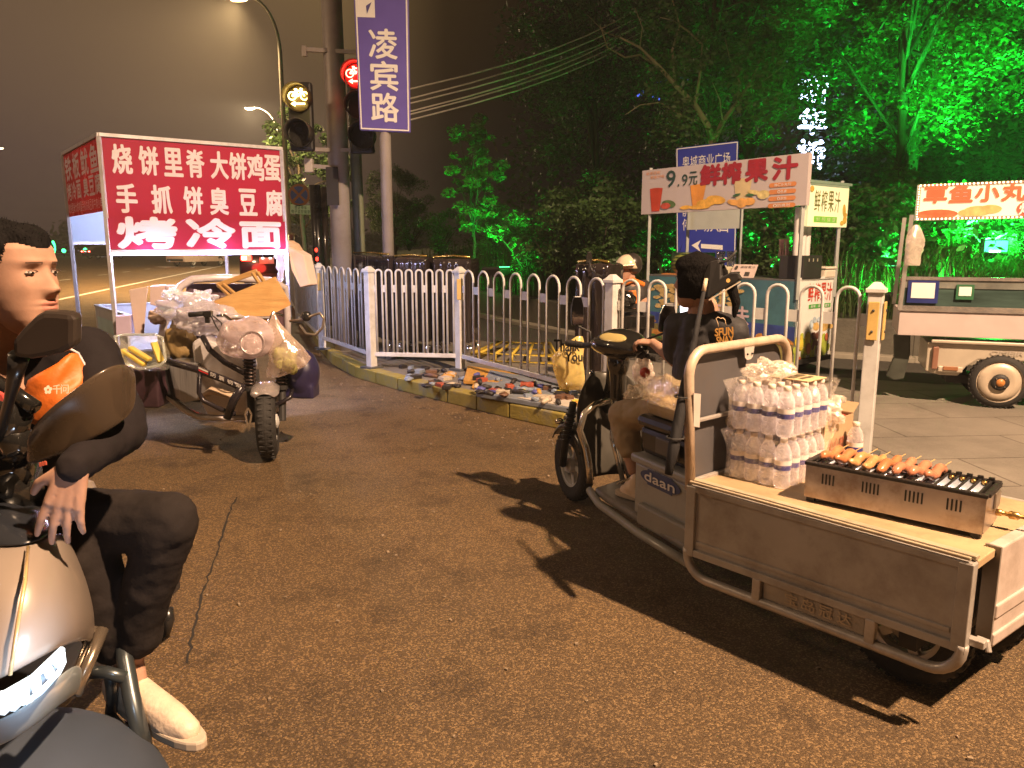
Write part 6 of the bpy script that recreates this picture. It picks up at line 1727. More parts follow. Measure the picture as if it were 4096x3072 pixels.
m.build("wheel_nut", chrome, wh)
wheel(fcx, wcx + ky_ * .72, ky_, .245, .12, .19, spokes=0, rimmat=mat("rim_cream"))
m = MB(); m.bar(K(tx0 + .2, .4, .36), K(tx0 + 1.9, .4, .36), .3, .08); m.build("chassis", black_m, fcx)
m = MB(); m.poly([K(-.02, .2, kz0 - .02), K(.12, .2, kz0 - .02), K(.14, .2, kz0 - .20), K(.10, .2, kz0 - .44), K(.02, .2, kz0 - .46), K(-.06, .2, kz0 - .42), K(.0, .2, kz0 - .22)], ky_ * .05)
m.jitter(.01, 9); m.build("mud_flap", mat("flap_dark", (.05, .055, .045), .5, var=.3), fcx, bevel=.01)

# ================================================================== CARS on the road
carbody = mat("car_dark", (.03, .012, .014), .2, .3, coat=1.0, var=.1)
carwhite = mat("car_white", (.55, .42, .36), .25, coat=.8, var=.05)
glass_d = mat("car_glass", (.02, .02, .025), .05, .0, coat=1.0)
tailg = glow("tail_red", (1.0, .035, .02), 14); tailw = glow("tail_core", (1.0, .30, .20), 22)
def car(label, loc, rz, body, kind="sedan", group="cars driving away on the road"):
    t = thing("parked_car" if False else "car", label, "car", loc, rz, group)
    M_ = Matrix.Translation(V(loc)) @ Matrix.Rotation(rz, 4, 'Z')
    def c(x, y, z): return M_ @ V((x, y, z))
    W_ = .90
    prof = [(-2.3, .30), (-2.32, .62), (-2.22, .98), (-1.75, 1.08), (-1.2, 1.42), (-.3, 1.50), (.45, 1.44), (1.15, 1.05), (2.1, .90), (2.32, .62), (2.3, .30)]
    rings = []
    for s_, k in ((-1, .86), (-.96, .96), (-.80, 1.0), (.80, 1.0), (.96, .96), (1, .86)):
        rings.append([c(s_ * W_ * (1 if z < 1.02 else .84), y * (1 if abs(s_) < .9 else .985), .3 + (z - .3) * k) for y, z in prof])
    m = MB(); rr = [[m.bm.verts.new(p) for p in rg] for rg in rings]
    for A_, B_ in zip(rr, rr[1:]):
        n = len(A_)
        for k in range(n): m.bm.faces.new([A_[k], A_[(k + 1) % n], B_[(k + 1) % n], B_[k]])
    m.bm.faces.new(rr[0][::-1]); m.bm.faces.new(rr[-1]); bd = m.build("body", body, t, smooth=True, bevel=.03)
    m = MB(); m.poly([c(-.66, -1.72, 1.13), c(.66, -1.72, 1.13), c(.60, -1.24, 1.41), c(-.60, -1.24, 1.41)], M_.to_3x3() @ V((0, -.03, .03))); m.build("rear_window", glass_d, t)
    for s_ in (-1, 1):
        m = MB(); m.poly([c(s_ * .765, -1.5, 1.12), c(s_ * .765, .9, 1.12), c(s_ * .745, .4, 1.38), c(s_ * .745, -1.1, 1.38)], M_.to_3x3() @ V((s_ * .03, 0, 0))); m.build("side_window", glass_d, t)
        for y in (-1.4, 1.4): wheel(t, c(s_ * .80, y, .32), M_.to_3x3() @ V((1, 0, 0)), .32, .2, .2)
        m = MB(); m.box(c(s_ * .66, -2.30, .86), (.34, .06, .13), (M_.to_3x3() @ V((1, 0, 0)), M_.to_3x3() @ V((0, 1, 0)), UP)); tl = m.build("tail_light", tailg, t, bevel=.03)
        m = MB(); m.box(c(s_ * .72, -2.34, .86), (.16, .02, .08), (M_.to_3x3() @ V((1, 0, 0)), M_.to_3x3() @ V((0, 1, 0)), UP)); m.build("lamp_core", tailw, tl, bevel=.01)
    m = MB(); m.box(c(0, -2.325, .80), (.46, .02, .15), (M_.to_3x3() @ V((1, 0, 0)), M_.to_3x3() @ V((0, 1, 0)), UP)); pt = m.build("number_plate", mat("plate_grey", (.55, .52, .5), .4), t)
    m = MB()
    for s_ in (-.12, .12): m.box(c(s_, -2.36, .86), (.07, .02, .03))
    m.build("plate_lamp", glow("plate_lamp", (1, .95, .85), 6), t)
    m = MB(); m.box(c(0, -2.31, .42), (1.5, .06, .14), (M_.to_3x3() @ V((1, 0, 0)), M_.to_3x3() @ V((0, 1, 0)), UP)); m.build("bumper", black_m, t, bevel=.02)
    return t
pc = D(1032, 1040, 26.0); car("dark car with glowing red tail lights close behind the red stall", (pc.x, 28.2, 0), R(8), carbody).scale = (1, 1, 1.36)
lamp("tail_light_glow", 'POINT', V((pc.x, 25.4, .9)), 40, (1, .05, .03), .3)
pc = P(752, 1068); car("pale car with lit tail lights, farther along the road", (pc.x, pc.y + 2, 0), R(-22), carwhite).scale = (1, 1, 1.2)
pc = P(850, 1020); car("small dark car farthest along the road, beyond the pale car", (pc.x + .5, 92, 0), R(-30), carbody)

# ================================================================== WRAPPED RACKS behind the fence
shiny = mat("black_film", (.03, .022, .022), .10, .15, var=.4, scale=6, coat=1.0, bump=.35, bscale=7, stretch=(1, 1, .12))
def rack(label, p, q_, h_, seed, dep=.45):
    p, q_ = V(p), V(q_); d = q_ - p; L = d.length; d.normalize(); n = V((0, 0, 1)).cross(d)
    if n.y < 0: n = -n
    t = thing("wrapped_rack", label, "rack", (p + q_) / 2, 0, "racks wrapped in black film")
    m = MB(); nu = int(L / .035); top_ = []; botm = []
    loop = [(u / nu * L, 0) for u in range(nu)] + [(L, dep * k / 8) for k in range(8)] + [(L - u / nu * L, dep) for u in range(nu)] + [(0, dep - dep * k / 8) for k in range(8)]
    rows = []
    for zz in (SW + .14, SW + .2, SW + .5, SW + .8, h_ - .06, h_, h_ + .02):
        row = []
        for k, (a, b) in enumerate(loop):
            ph = noise.noise(V((a * 9 + seed * 5, b * 9, zz * .35))) ; w_ = .035 * ph + .018 * math.sin(a * 62 + seed)
            pinch = 0 if zz < h_ + .01 else .06
            row.append(m.bm.verts.new(p + d * a + n * (b + (w_ if b < dep / 2 else -w_) + (pinch if b < dep / 2 else -pinch)) + UP * (zz + .015 * noise.noise(V((a * 6, seed, zz))))))
        rows.append(row)
    for A_, B_ in zip(rows, rows[1:]):
        n_ = len(A_)
        for k in range(n_): m.bm.faces.new([A_[k], A_[(k + 1) % n_], B_[(k + 1) % n_], B_[k]])
    m.bm.faces.new(rows[-1]); m.build("film_cover", shiny, t, smooth=True)
    m = MB(); m.tube([p + n * .02 + UP * (h_ + .035), (p + q_) / 2 + n * .1 + UP * (h_ + .05), q_ + n * .02 + UP * (h_ + .035)], .012, seg=8); m.build("top_rail", mat("gold_trim", (.65, .45, .12), .25, .9), t, smooth=True)
    for u in (.08, .92):
        for b in (.05, dep - .05):
            c = p + d * L * u + n * b
            m = MB(); m.lathe([(.001, -.015), (.04, -.015), (.045, 0), (.04, .015), (.001, .015)], c + UP * (SW + .045), d.cross(UP), 16); m.tube([c + UP * (SW + .09), c + UP * (SW + .16)], .012, seg=8)
            m.tube([c + d * .048 * math.cos(a) + UP * (SW + .045 + .052 * math.sin(a)) for a in [R(x) for x in (0, 30, 60, 90, 120, 150, 180)]], .012, seg=6)
            m.build("caster", chrome, t, smooth=True)
    return t
pp = offset_line(POSTS[3:8], .38)
fz = 1.33
rack("film wrapped rack behind the fence posts at the bend, under the signal mast", POSTS[3] + V((.25, .35, 0)), POSTS[4] + V((.15, .45, 0)), fz - .02, 1)
rack("film wrapped rack whose chrome casters show past the second post", POSTS[4] + V((.22, .45, 0)), V(((POSTS[4].x + POSTS[5].x) / 2 + .1, (POSTS[4].y + POSTS[5].y) / 2 + .38, SW)), fz - .04, 2)
rack("film wrapped rack ending at the amber reflector post", V(((POSTS[4].x + POSTS[5].x) / 2 + .18, (POSTS[4].y + POSTS[5].y) / 2 + .38, SW)), POSTS[5] + V((.10, .35, 0)), fz - .05, 3)
rack("narrow film wrapped rack behind the pale capped post by the delivery rider", POSTS[6] + V((-.25, .75, 0)), POSTS[6] + V((.02, .55, 0)), fz - .06, 4, .3)

# ================================================================== GOODS ON THE GROUND by the fence
yel = mat("yellow_paint", (.60, .43, .06), .4, var=.12, dirt=(.3, .22, .06), dscale=10)
pal = thing("yellow_cart_rack", "yellow tubular frame lying flat behind the fence", "frame", P(2050, 1440, SW))
c4 = [P(1888, 1452, SW), P(2225, 1462, SW), P(2200, 1408, SW), P(1990, 1403, SW)]
m = MB(); m.tube([p + UP * .12 for p in c4], .022, seg=8, closed=True); m.tube([p + UP * .03 for p in c4], .018, seg=8, closed=True); m.build("outer_frame", yel, pal, smooth=True)
for k in range(5):
    m = MB(); u = .08 + k * .2; a, b = c4[0].lerp(c4[1], u), c4[3].lerp(c4[2], u); m.tube([a + UP * .12, b + UP * .12], .02, seg=8); m.tube([a + UP * .03, a + UP * .12], .016, seg=6); m.build("cross_tube", yel, pal, smooth=True)
mt_ = mat("mat_bluegrey", (.20, .22, .26), .6, var=.1, dirt=(.12, .12, .13), dscale=5)
tb5 = thing("ground_board", "low grey board laid over the kerb with goods spread on it", "board", P(2120, 1640, SW))
bo = [P(1905, 1592, SW), P(2338, 1668, SW), P(2390, 1575, SW), P(1960, 1500, SW)]
m = MB(); m.poly([p + UP * .01 for p in bo], (0, 0, .05)); m.build("board", mt_, tb5, bevel=.008)
m = MB(); bs2 = Quad(bo[0].lerp(bo[1], .38).lerp(bo[2], .03) + UP * .062, bo[0].lerp(bo[1], .985) + UP * .062, bo[1].lerp(bo[2], .7) + UP * .062, bo[0].lerp(bo[1], .5).lerp(bo[2], .45) + UP * .062)
m.poly(bs2.c, (0, 0, .004)); m.build("cloth", mat("cloth_cream", (.52, .46, .40), .7, var=.08), tb5)
random.seed(31)
gcols = [("goods_black", (.025, .02, .02), "black"), ("goods_orange", (.55, .28, .05), "orange"), ("goods_blue", (.10, .10, .32), "blue"), ("goods_grey", (.22, .26, .33), "grey"), ("goods_red", (.38, .08, .04), "red"), ("goods_cream", (.5, .42, .32), "cream"), ("goods_brown", (.14, .07, .04), "brown"), ("goods_yellow", (.6, .5, .08), "yellow")]
gobs = [mat(a, b, .45, var=.3, scale=30, bump=.3) for a, b, c_ in gcols]
spots = []
for k in range(84):
    px = 1590 + 740 * random.random() ** .8; py = 1490 + (px - 1590) * .13 + random.uniform(-28, 45)
    spots.append((px, py))
import collections
used_l = collections.Counter()
for k, (px, py) in enumerate(spots):
    ci = [0, 0, 3, 6, 5, 2, 4, 0, 6, 3, 1, 0, 5, 3, 7][k % 15] if px > 1750 else [0, 3, 0, 6][k % 4]
    c = P(px, py, SW + (.06 if px > 1900 else .0)); kind = k % 3
    m = MB()
    a = random.uniform(0, 3.14); X = V((math.cos(a), math.sin(a), 0)); Y = V((-X.y, X.x, 0)); sz = random.uniform(.07, .15)
    if kind == 0: m.box(c + UP * .02, (sz, sz * .7, .04), (X, Y, UP)); nm = "goods_box"; cat_ = "small box"
    elif kind == 1: m.tube([c + X * -sz * .6 + UP * .018, c + UP * .03, c + X * sz * .6 + UP * .018], [.018, .026, .014], seg=10); nm = "rolled_goods"; cat_ = "roll"
    else: m.sph(c + UP * .018, (sz * .5, sz * .35, .022), (X, Y, UP), nz=.5, seed=k); nm = "folded_pouch"; cat_ = "pouch"
    o = m.build(nm, gobs[ci], None, smooth=(kind > 0), bevel=.004 if kind == 0 else 0)
    where = "kerb by the chrome casters" if px < 1800 else ("before the reflector post" if px < 2000 else ("board below the yellow frame" if px < 2170 else "board end near the tricycle wheel"))
    o['label'] = "small %s %s on the ground, %s" % (gcols[ci][2], cat_, where); o['category'] = "goods"; o['group'] = "small goods spread on the ground"
m = MB(); c = P(1960, 1500, SW + .06); m.poly([P(1852, 1535, SW + .02), P(1990, 1545, SW + .02), P(2080, 1505, SW + .02), P(1870, 1475, SW + .02)], (0, 0, .04)); m.jitter(.01, 9)
tag(m.build("orange_cloth", gobs[1], None, bevel=.01), "folded orange cloth lying in front of the reflector post", "cloth")
# thank you bag
tyb = thing("thank_you_bag", "yellowish carrier bag printed THANK YOU hanging from the tricycle's left grip", "plastic bag", D(2270, 1560, 4.55))
m = MB(); rows = []
for k, (x, y, w_) in enumerate(((2318, 1345, 12), (2308, 1362, 26), (2285, 1392, 50), (2268, 1430, 62), (2275, 1480, 62), (2285, 1520, 56), (2285, 1555, 46))):
    c = D(x, y, 4.62); ww = w_ / FL * 4.7
    rows.append([m.bm.verts.new(c + V((math.cos(a) * ww, math.sin(a) * ww * .6, 0)) * (1 + .22 * noise.noise(V((a, k * .9, 3))))) for a in [2 * math.pi * j / 20 for j in range(20)]])
for A_, B_ in zip(rows, rows[1:]):
    for k in range(20): m.bm.faces.new([A_[k], A_[(k + 1) % 20], B_[(k + 1) % 20], B_[k]])
m.bm.faces.new(rows[-1]); tf = m.build("film", film("bag_yellow", (.80, .62, .22), .85, .2, .6, 9, .4, .35), tyb, smooth=True)
tq2 = Quad(D(2222, 1432, 4.555), D(2335, 1432, 4.555), D(2335, 1355, 4.555), D(2222, 1355, 4.555))
m = MB(); tq2.write(m, "Thank", -.05, .35, .85, .95, .03, off=.0); tq2.write(m, "You", .35, -.18, .95, .30, .04, off=.0); m.build("lettering", black_m, tf)
# ================================================================== VEGETATION
def leafmat(name, col, tr=.35):
    m = mat(name, col, .45, var=.45, scale=1.7)
    t = m.node_tree; b = t.nodes["Principled BSDF"]; o = t.nodes["Material Output"]
    tl = t.nodes.new("ShaderNodeBsdfTranslucent"); tl.inputs[0].default_value = (*[min(1, c * 1.3) for c in col], 1)
    mx = t.nodes.new("ShaderNodeMixShader"); mx.inputs[0].default_value = tr
    t.links.new(b.outputs[0], mx.inputs[1]); t.links.new(tl.outputs[0], mx.inputs[2]); t.links.new(mx.outputs[0], o.inputs[0])
    return m
leafA = leafmat("leaf_dark", (.045, .085, .028)); leafB = leafmat("leaf_mid", (.06, .12, .03)); leafC = leafmat("leaf_young", (.08, .14, .035))
bark = mat("bark", (.045, .035, .022), .85, var=.35, scale=6, bump=.6, stretch=(1, 1, .25))
def leaves(name, pts, size, m_, parent, seed, asp=.5, flat=.5):
    rng = np.random.default_rng(seed); n = len(pts)
    a = rng.normal(size=(n, 3)); a[:, 2] *= flat; a /= np.linalg.norm(a, axis=1, keepdims=True) + 1e-9
    b = np.cross(a, rng.normal(size=(n, 3))); b /= np.linalg.norm(b, axis=1, keepdims=True) + 1e-9
    L = (size * rng.uniform(.6, 1.35, n))[:, None]; Wd = L * asp
    v = np.stack([pts - a * L * .5, pts + b * Wd * .5, pts + a * L * .5, pts - b * Wd * .5], 1).reshape(-1, 3)
    me = bpy.data.meshes.new(name); me.vertices.add(4 * n); me.vertices.foreach_set("co", v.astype(np.float32).ravel())
    me.loops.add(4 * n); me.loops.foreach_set("vertex_index", np.arange(4 * n, dtype=np.int32))
    me.polygons.add(n); me.polygons.foreach_set("loop_start", np.arange(0, 4 * n, 4, dtype=np.int32))
    me.polygons.foreach_set("loop_total", np.full(n, 4, dtype=np.int32)); me.update(calc_edges=True); me.materials.append(m_)
    o = bpy.data.objects.new(name, me); C.objects.link(o)
    if parent: attach(o, parent)
    return o
def clump_pts(cs, per, rad, rng, squash=.75):
    out_ = []
    for c, r_ in cs:
        d = rng.normal(size=(int(per * r_ ** 2 / rad ** 2) + 8, 3)); d /= np.linalg.norm(d, axis=1, keepdims=True)
        rr = r_ * rng.uniform(.25, 1.0, len(d)) ** .5 * rng.uniform(.8, 1.2, len(d))
        p = d * rr[:, None]; p[:, 2] *= squash; out_.append(p + np.array(c))
    return np.concatenate(out_)
def tree(label, loc, h, cr_, ch, seed, lm, nclump=46, per=260, lsize=.085, name="tree", group=None, trunk_r=.11, crown_z=None):
    rng = np.random.default_rng(seed); t = thing(name, label, "tree", loc, 0, group); o = V(loc)
    cz = crown_z if crown_z else h - ch * .5
    cs = []
    for k in range(nclump):
        d = rng.normal(size=3); d /= np.linalg.norm(d); r_ = rng.uniform(.55, 1.0)
        c = np.array([d[0] * cr_ * r_, d[1] * cr_ * r_, cz + d[2] * ch * .5 * r_]); cs.append((c + np.array(o), rng.uniform(.35, .75) * cr_ * .36))
    m = MB(); top_ = o + V((rng.uniform(-.2, .2), rng.uniform(-.2, .2), h * .72))
    tp = [o, o.lerp(top_, .3) + V((.05, .03, 0)), o.lerp(top_, .65) - V((.05, 0, 0)), top_]
    m.tube(tp, [trunk_r, trunk_r * .8, trunk_r * .55, trunk_r * .25], seg=9)
    for k in range(0, nclump, 3):
        e_ = V(cs[k][0]); u = rng.uniform(.3, .9); s_ = o.lerp(top_, u)
        m.tube([s_, s_.lerp(e_, .5) + V((0, 0, .12)), e_], [trunk_r * .35, trunk_r * .2, trunk_r * .07], seg=5)
    m.build("trunk", bark, t, smooth=True)
    leaves("crown", clump_pts(cs, per, cr_ * .36 * .6, rng), lsize, lm, t, seed)
    return t
GZ = 1.2
random.seed(2)
# the big planted trees behind the stalls
specs = [((3.9, 15.5), 7.6, 2.1, 5.6, 0), ((7.0, 14.4), 8.0, 2.3, 6.4, 1), ((10.4, 13.6), 8.0, 2.4, 6.6, 0), ((5.6, 19.0), 10.5, 2.6, 7.5, 1), ((9.2, 18.5), 11.0, 3.0, 8.5, 0), ((13.2, 16.5), 11, 3.0, 8.5, 1), ((2.2, 20.5), 8.6, 2.6, 5.6, 1), ((12.2, 10.9), 7.6, 1.9, 5.6, 1)]
dl = ["dense dark tree behind the parking sign", "leafy tree behind the small cream banner, lit green low down", "bright green lit tree above the fish ball cart", "tall tree behind the glowing vertical characters", "tallest tree of the bank, between the two carts",
      "tall dark tree at the far right of the bank", "dim tree farthest left on the bank, behind the bare branches", "tree crown overhanging the right edge above the fish ball cart"]
protos = []
for i, ((x, y), h, cr_, ch, lmk) in enumerate(specs):
    if i < 3:
        t = tree(dl[i], (x, y, GZ), h, cr_, ch, 10 + i, leafA if lmk == 0 else leafB, 60, 330, .095, group="trees of the planted bank"); protos.append(t)
    else:
        src = protos[i % 3]; t = copy_tree(src, loc=(x, y, GZ), rz=random.uniform(0, 6), label=dl[i], scale=h / (7.6, 8.0, 8.0)[i % 3])
# sparse tree with bare forked branches reaching up
bt = thing("bare_branch_tree", "sparse tree with pale forked branches spreading above the parking sign", "tree", D(2860, 1100, 13.0), 0, "trees of the planted bank")
m = MB(); yb = 13.0
def br(pts, r0, r1, y0=yb, dy=0.0):
    n = len(pts); P_ = [D(px, py, y0 + dy * k / n) for k, (px, py) in enumerate(pts)]
    m.tube(P_, [r0 + (r1 - r0) * k / (n - 1) for k in range(n)], seg=6)
br([(2880, 1120), (2870, 900), (2860, 700), (2850, 560)], .10, .07)
br([(2850, 560), (2830, 500), (2780, 420), (2700, 340), (2640, 270), (2560, 190), (2480, 150)], .06, .012, dy=-.8)
br([(2855, 570), (2890, 490), (2950, 410), (2990, 350), (3030, 270), (3060, 200)], .05, .01, dy=.6)
br([(2640, 270), (2560, 220), (2500, 230), (2430, 190), (2400, 100)], .022, .006, dy=-.6)
br([(2700, 340), (2690, 200), (2720, 100), (2690, 0)], .025, .008)
br([(2780, 420), (2800, 300), (2810, 180), (2760, 130), (2690, 80), (2640, 70)], .028, .007)
br([(2830, 500), (2740, 470), (2640, 410), (2560, 420), (2500, 460)], .02, .005, dy=-.5)
br([(2950, 410), (2960, 330), (2920, 240), (2900, 150)], .02, .006); br([(2990, 350), (3060, 320), (3140, 260)], .016, .005); br([(2890, 490), (2880, 400), (2850, 330)], .015, .005)
br([(2560, 190), (2570, 110), (2540, 30)], .014, .005); br([(2480, 150), (2420, 130), (2350, 60)], .012, .004)
m.build("trunk", mat("bark_pale", (.24, .22, .12), .8, var=.3, scale=6, bump=.4), bt, smooth=True)
rng = np.random.default_rng(77); cs = []
for k in range(55):
    px, py = rng.uniform(2620, 3180), rng.uniform(60, 560); c = D(px, py, 13 + rng.uniform(-1, 1.2)); cs.append((np.array(c), rng.uniform(.15, .42)))
leaves("crown", clump_pts(cs, 90, .35, rng), .085, leafB, bt, 78)
# shrubs along the bank
shr = thing("shrub", "rounded shrub just above the goods frame, lit vivid green", "shrub", D(2090, 1090, 14.5), 0, "shrubs along the bank")
def shrub_parts(t, c, rx_, h, seed, lm, n=2600, ls=.07):
    rng = np.random.default_rng(seed); cs = []
    for k in range(26):
        d = rng.normal(size=3); d /= np.linalg.norm(d); r_ = rng.uniform(.3, 1)
        cs.append((np.array(c) + np.array([d[0] * rx_ * r_, d[1] * rx_ * .8 * r_, h * .5 + d[2] * h * .45 * r_]), rng.uniform(.2, .42) * rx_ * .8))
    m = MB()
    for k in range(0, 26, 3): m.tube([V(c), V(c).lerp(V(cs[k][0]), .5) + V((.02, 0, .05)), V(cs[k][0])], [.025, .015, .006], seg=5)
    m.build("stems", bark, t, smooth=True); leaves("foliage", clump_pts(cs, n / 26, rx_ * .25, rng), ls, lm, t, seed + 1)
c0 = D(2120, 1085, 14.5); c0.z = .95; shrub_parts(shr, c0, .75, 1.5, 40, leafB); shr.location = c0
for ch in shr.children: ch.matrix_parent_inverse = world_of(shr).inverted()
shs = [(2230, 13.2, 1.25, "dark shrub behind the delivery rider's scooter"), (2400, 12.6, 1.35, "dark shrub behind the delivery rider's helmet"), (2330, 15.5, 1.5, "larger dim shrub behind the rider, set back"), (2620, 13.0, 1.3, "shrub between the juice cart poles, speckled green"), (2680, 15.0, 1.6, "tall shrub behind the parking sign's left edge"),
       (3050, 12.4, 1.35, "shrub right of the parking sign under the juice banner"), (3130, 14.5, 1.6, "tall shrub under the juice banner, set back"), (3330, 12.0, 1.25, "shrub seen between the small cream banner's poles"), (3500, 12.4, 1.3, "shrub in the gap between the two carts"), (3600, 14.0, 1.6, "tall shrub in the gap between the carts, set back"),
       (3800, 13.0, 1.25, "bright shrub behind the fish ball cart's left window"), (4050, 12.2, 1.15, "bright shrub behind the green floodlight"), (1760, 19, .9, "low dim shrub left of the young tree"), (1640, 21, 1.0, "low dim shrub right of the signal mast"), (1980, 18, 1.0, "dim shrub behind the vivid green one")]
for px, y, sc_, lb in shs:
    c = D(px, 1100, y); z = .85 + (y - 11) * .06; copy_tree(shr, loc=(c.x, y, z), rz=random.uniform(0, 6), label=lb, scale=sc_)
# young slender tree left of centre
yt_ = D(1890, 1075, 15.6)
tree("young slim tree with a thin trunk standing alone left of centre", (yt_.x, 15.6, .95), 3.15, .66, 2.3, 61, leafC, 46, 55, .10, group="trees of the planted bank", trunk_r=.035, crown_z=2.0)
# dim tree behind the red stall, far
tl_ = D(1215, 1000, 34); tree("dim tree farther along the road just right of the red banner", (tl_.x, 34, .1), 7.2, 2.1, 5.4, 63, leafA, 40, 200, .20, group=None, trunk_r=.15)
tl_ = D(1480, 1000, 30); copy_tree(protos[0], loc=(tl_.x + 1.0, 30, .2), rz=2, label="very dim tree far behind the road name sign pole", scale=.62)
# grass and ground cover on the bank edge
rng = np.random.default_rng(5); n = 19000
us = rng.uniform(0, 1, n); seg = np.array([(p.x, p.y) for p in WALL[1:8]]); L_ = np.cumsum([0] + [np.hypot(*(seg[i + 1] - seg[i])) for i in range(len(seg) - 1)])
s_ = us ** .6 * L_[-1]; idx = np.clip(np.searchsorted(L_, s_) - 1, 0, len(seg) - 2); fr = (s_ - L_[idx]) / (L_[idx + 1] - L_[idx])
bx_ = seg[idx] + (seg[idx + 1] - seg[idx]) * fr[:, None]; tdir_ = seg[idx + 1] - seg[idx]; tdir_ /= np.linalg.norm(tdir_, axis=1, keepdims=True)
nrm_ = np.stack([-tdir_[:, 1], tdir_[:, 0]], 1); dd = rng.uniform(.22, 3.2, n) ** 1.0
bx_ = bx_ + nrm_ * dd[:, None]; z0_ = np.where(dd < 1.6, .62 + (dd - .2) * .165, .85 + (dd - 1.6) * .08)
hh_ = rng.uniform(.35, .95, n) * (1 + .5 * np.sin(bx_[:, 0] * 3.1) * np.sin(bx_[:, 1] * 2.3)); an = rng.uniform(0, 6.28, n); ln_ = rng.uniform(.1, .55, n) * hh_
dx, dy = np.cos(an), np.sin(an); wd = rng.uniform(.006, .014, n)
vv = []
for f, wf in ((0, 1), (.4, .9), (.75, .6), (1.0, .05)):
    cx = bx_[:, 0] + dx * ln_ * f ** 2; cyy = bx_[:, 1] + dy * ln_ * f ** 2; cz_ = z0_ + hh_ * (f - .28 * f ** 3)
    vv.append(np.stack([cx - dy * wd * wf, cyy + dx * wd * wf, cz_], 1)); vv.append(np.stack([cx + dy * wd * wf, cyy - dx * wd * wf, cz_], 1))
v = np.stack(vv, 1).reshape(-1, 3); base = np.arange(n)[:, None] * 8
fc_ = np.concatenate([base + np.array([[0, 1, 3, 2]]), base + np.array([[2, 3, 5, 4]]), base + np.array([[4, 5, 7, 6]])], 1).reshape(-1)
me = bpy.data.meshes.new("grass"); me.vertices.add(len(v)); me.vertices.foreach_set("co", v.astype(np.float32).ravel())
me.loops.add(len(fc_)); me.loops.foreach_set("vertex_index", fc_.astype(np.int32)); npf = len(fc_) // 4
me.polygons.add(npf); me.polygons.foreach_set("loop_start", np.arange(0, 4 * npf, 4, dtype=np.int32)); me.polygons.foreach_set("loop_total", np.full(npf, 4, dtype=np.int32))
me.update(calc_edges=True); me.materials.append(leafmat("grass_blade", (.07, .11, .03))); go = bpy.data.objects.new("grass", me); C.objects.link(go)
kindof(go, 'stuff'); go['label'] = "long grass growing along the edge of the planted bank"
# low ground cover mass that fills under the trees
cs = []
for k in range(240):
    i = rng.integers(1, 7); p = WALL[i].lerp(WALL[i + 1], rng.uniform(0, 1)); n_ = V((-(WALL[i + 1] - WALL[i]).y, (WALL[i + 1] - WALL[i]).x, 0)).normalized()
    q_ = p + n_ * rng.uniform(1.8, 9); cs.append((np.array([q_.x, q_.y, 1.1 + rng.uniform(0, .9)]), rng.uniform(.5, .9)))
gc = leaves("undergrowth", clump_pts(cs, 130, .7, rng), .12, leafA, None, 91); kindof(gc, 'stuff'); gc['label'] = "dark undergrowth filling the bank beneath the trees"
# far dark tree line across the road at left
cs = []
for k in range(150):
    x = rng.uniform(-150, -14); y = rng.uniform(134, 150); z = rng.uniform(.5, 1) ** .8 * (6.5 + 3.0 * math.sin(x * .09) + 2 * math.sin(x * .31)); cs.append((np.array([x, y, z * .62]), rng.uniform(2.2, 4.2)))
ft = leaves("distant_trees", clump_pts(cs, 200, 3.4, rng), 1.0, leafA, None, 92); kindof(ft, 'stuff'); ft['label'] = "dark line of distant trees across the road"
cs = [(np.array([rng.uniform(1, 26), rng.uniform(23, 27), 1 + 10 * rng.uniform(0, 1)]), rng.uniform(1.2, 2.1)) for k in range(190)]
ft = leaves("distant_trees", clump_pts(cs, 420, 1.7, rng), .20, leafA, None, 93); kindof(ft, 'stuff'); ft['label'] = "dark distant trees behind the planted bank"

# ------------------------------------------------------------------ green garden lights
GRN = (.015, 1.0, .07)
def flood(label, px, py, y, energy, tgt, fixture=True, spot=110, rad=.12, col=GRN):
    p = D(px, py, y)
    if fixture:
        t = thing("garden_floodlight", label, "floodlight", p, 0, "green floodlights on the bank")
        d = (V(tgt) - p).normalized(); X = d.cross(UP).normalized(); Y = X.cross(d)
        m = MB(); m.box(p - d * .04, (.30, .18, .07), (X, Y, d)); m.build("housing", black_m, t, bevel=.01)
        m = MB(); m.box(p + d * .005, (.26, .14, .012), (X, Y, d)); m.build("lens", glow("flood_green", (.10, 1.0, .35), 10), t)
        m = MB(); m.tube([p - d * .05 - UP * .05, p - d * .05 - UP * .45], .02, seg=6); m.build("stake", black_m, t)
        p = p + d * .08
    lamp("green_flood", 'SPOT', p, energy, col, rad, target=tgt, spot=spot, blend=.8)
flood("green floodlight under the trees behind the fish ball cart", 3985, 1000, 11.6, 11000, (9.0, 15.0, 4.0), spot=125)
flood("green floodlight behind the gap between the two carts", 3560, 1075, 12.2, 4200, (6.5, 16.0, 6.5), spot=110)
flood("green floodlight low behind the juice cart", 3090, 1080, 12.8, 1500, (4.6, 16.5, 5.5), spot=110)
flood("green floodlight at the foot of the vivid green shrub", 1965, 1082, 13.6, 420, (-.2, 15.6, 2.6), spot=130)
flood("green floodlight aimed at the young slim tree", 2010, 1078, 14.6, 330, (-.95, 15.6, 2.8), spot=70)
flood("green floodlight behind the large tree trunks at the right", 4200, 1000, 14.0, 6500, (11.0, 17.5, 8.0), spot=130)
flood("small green floodlight behind the watermelon", 2660, 1090, 13.0, 350, (2.4, 15.0, 3.5), spot=120)
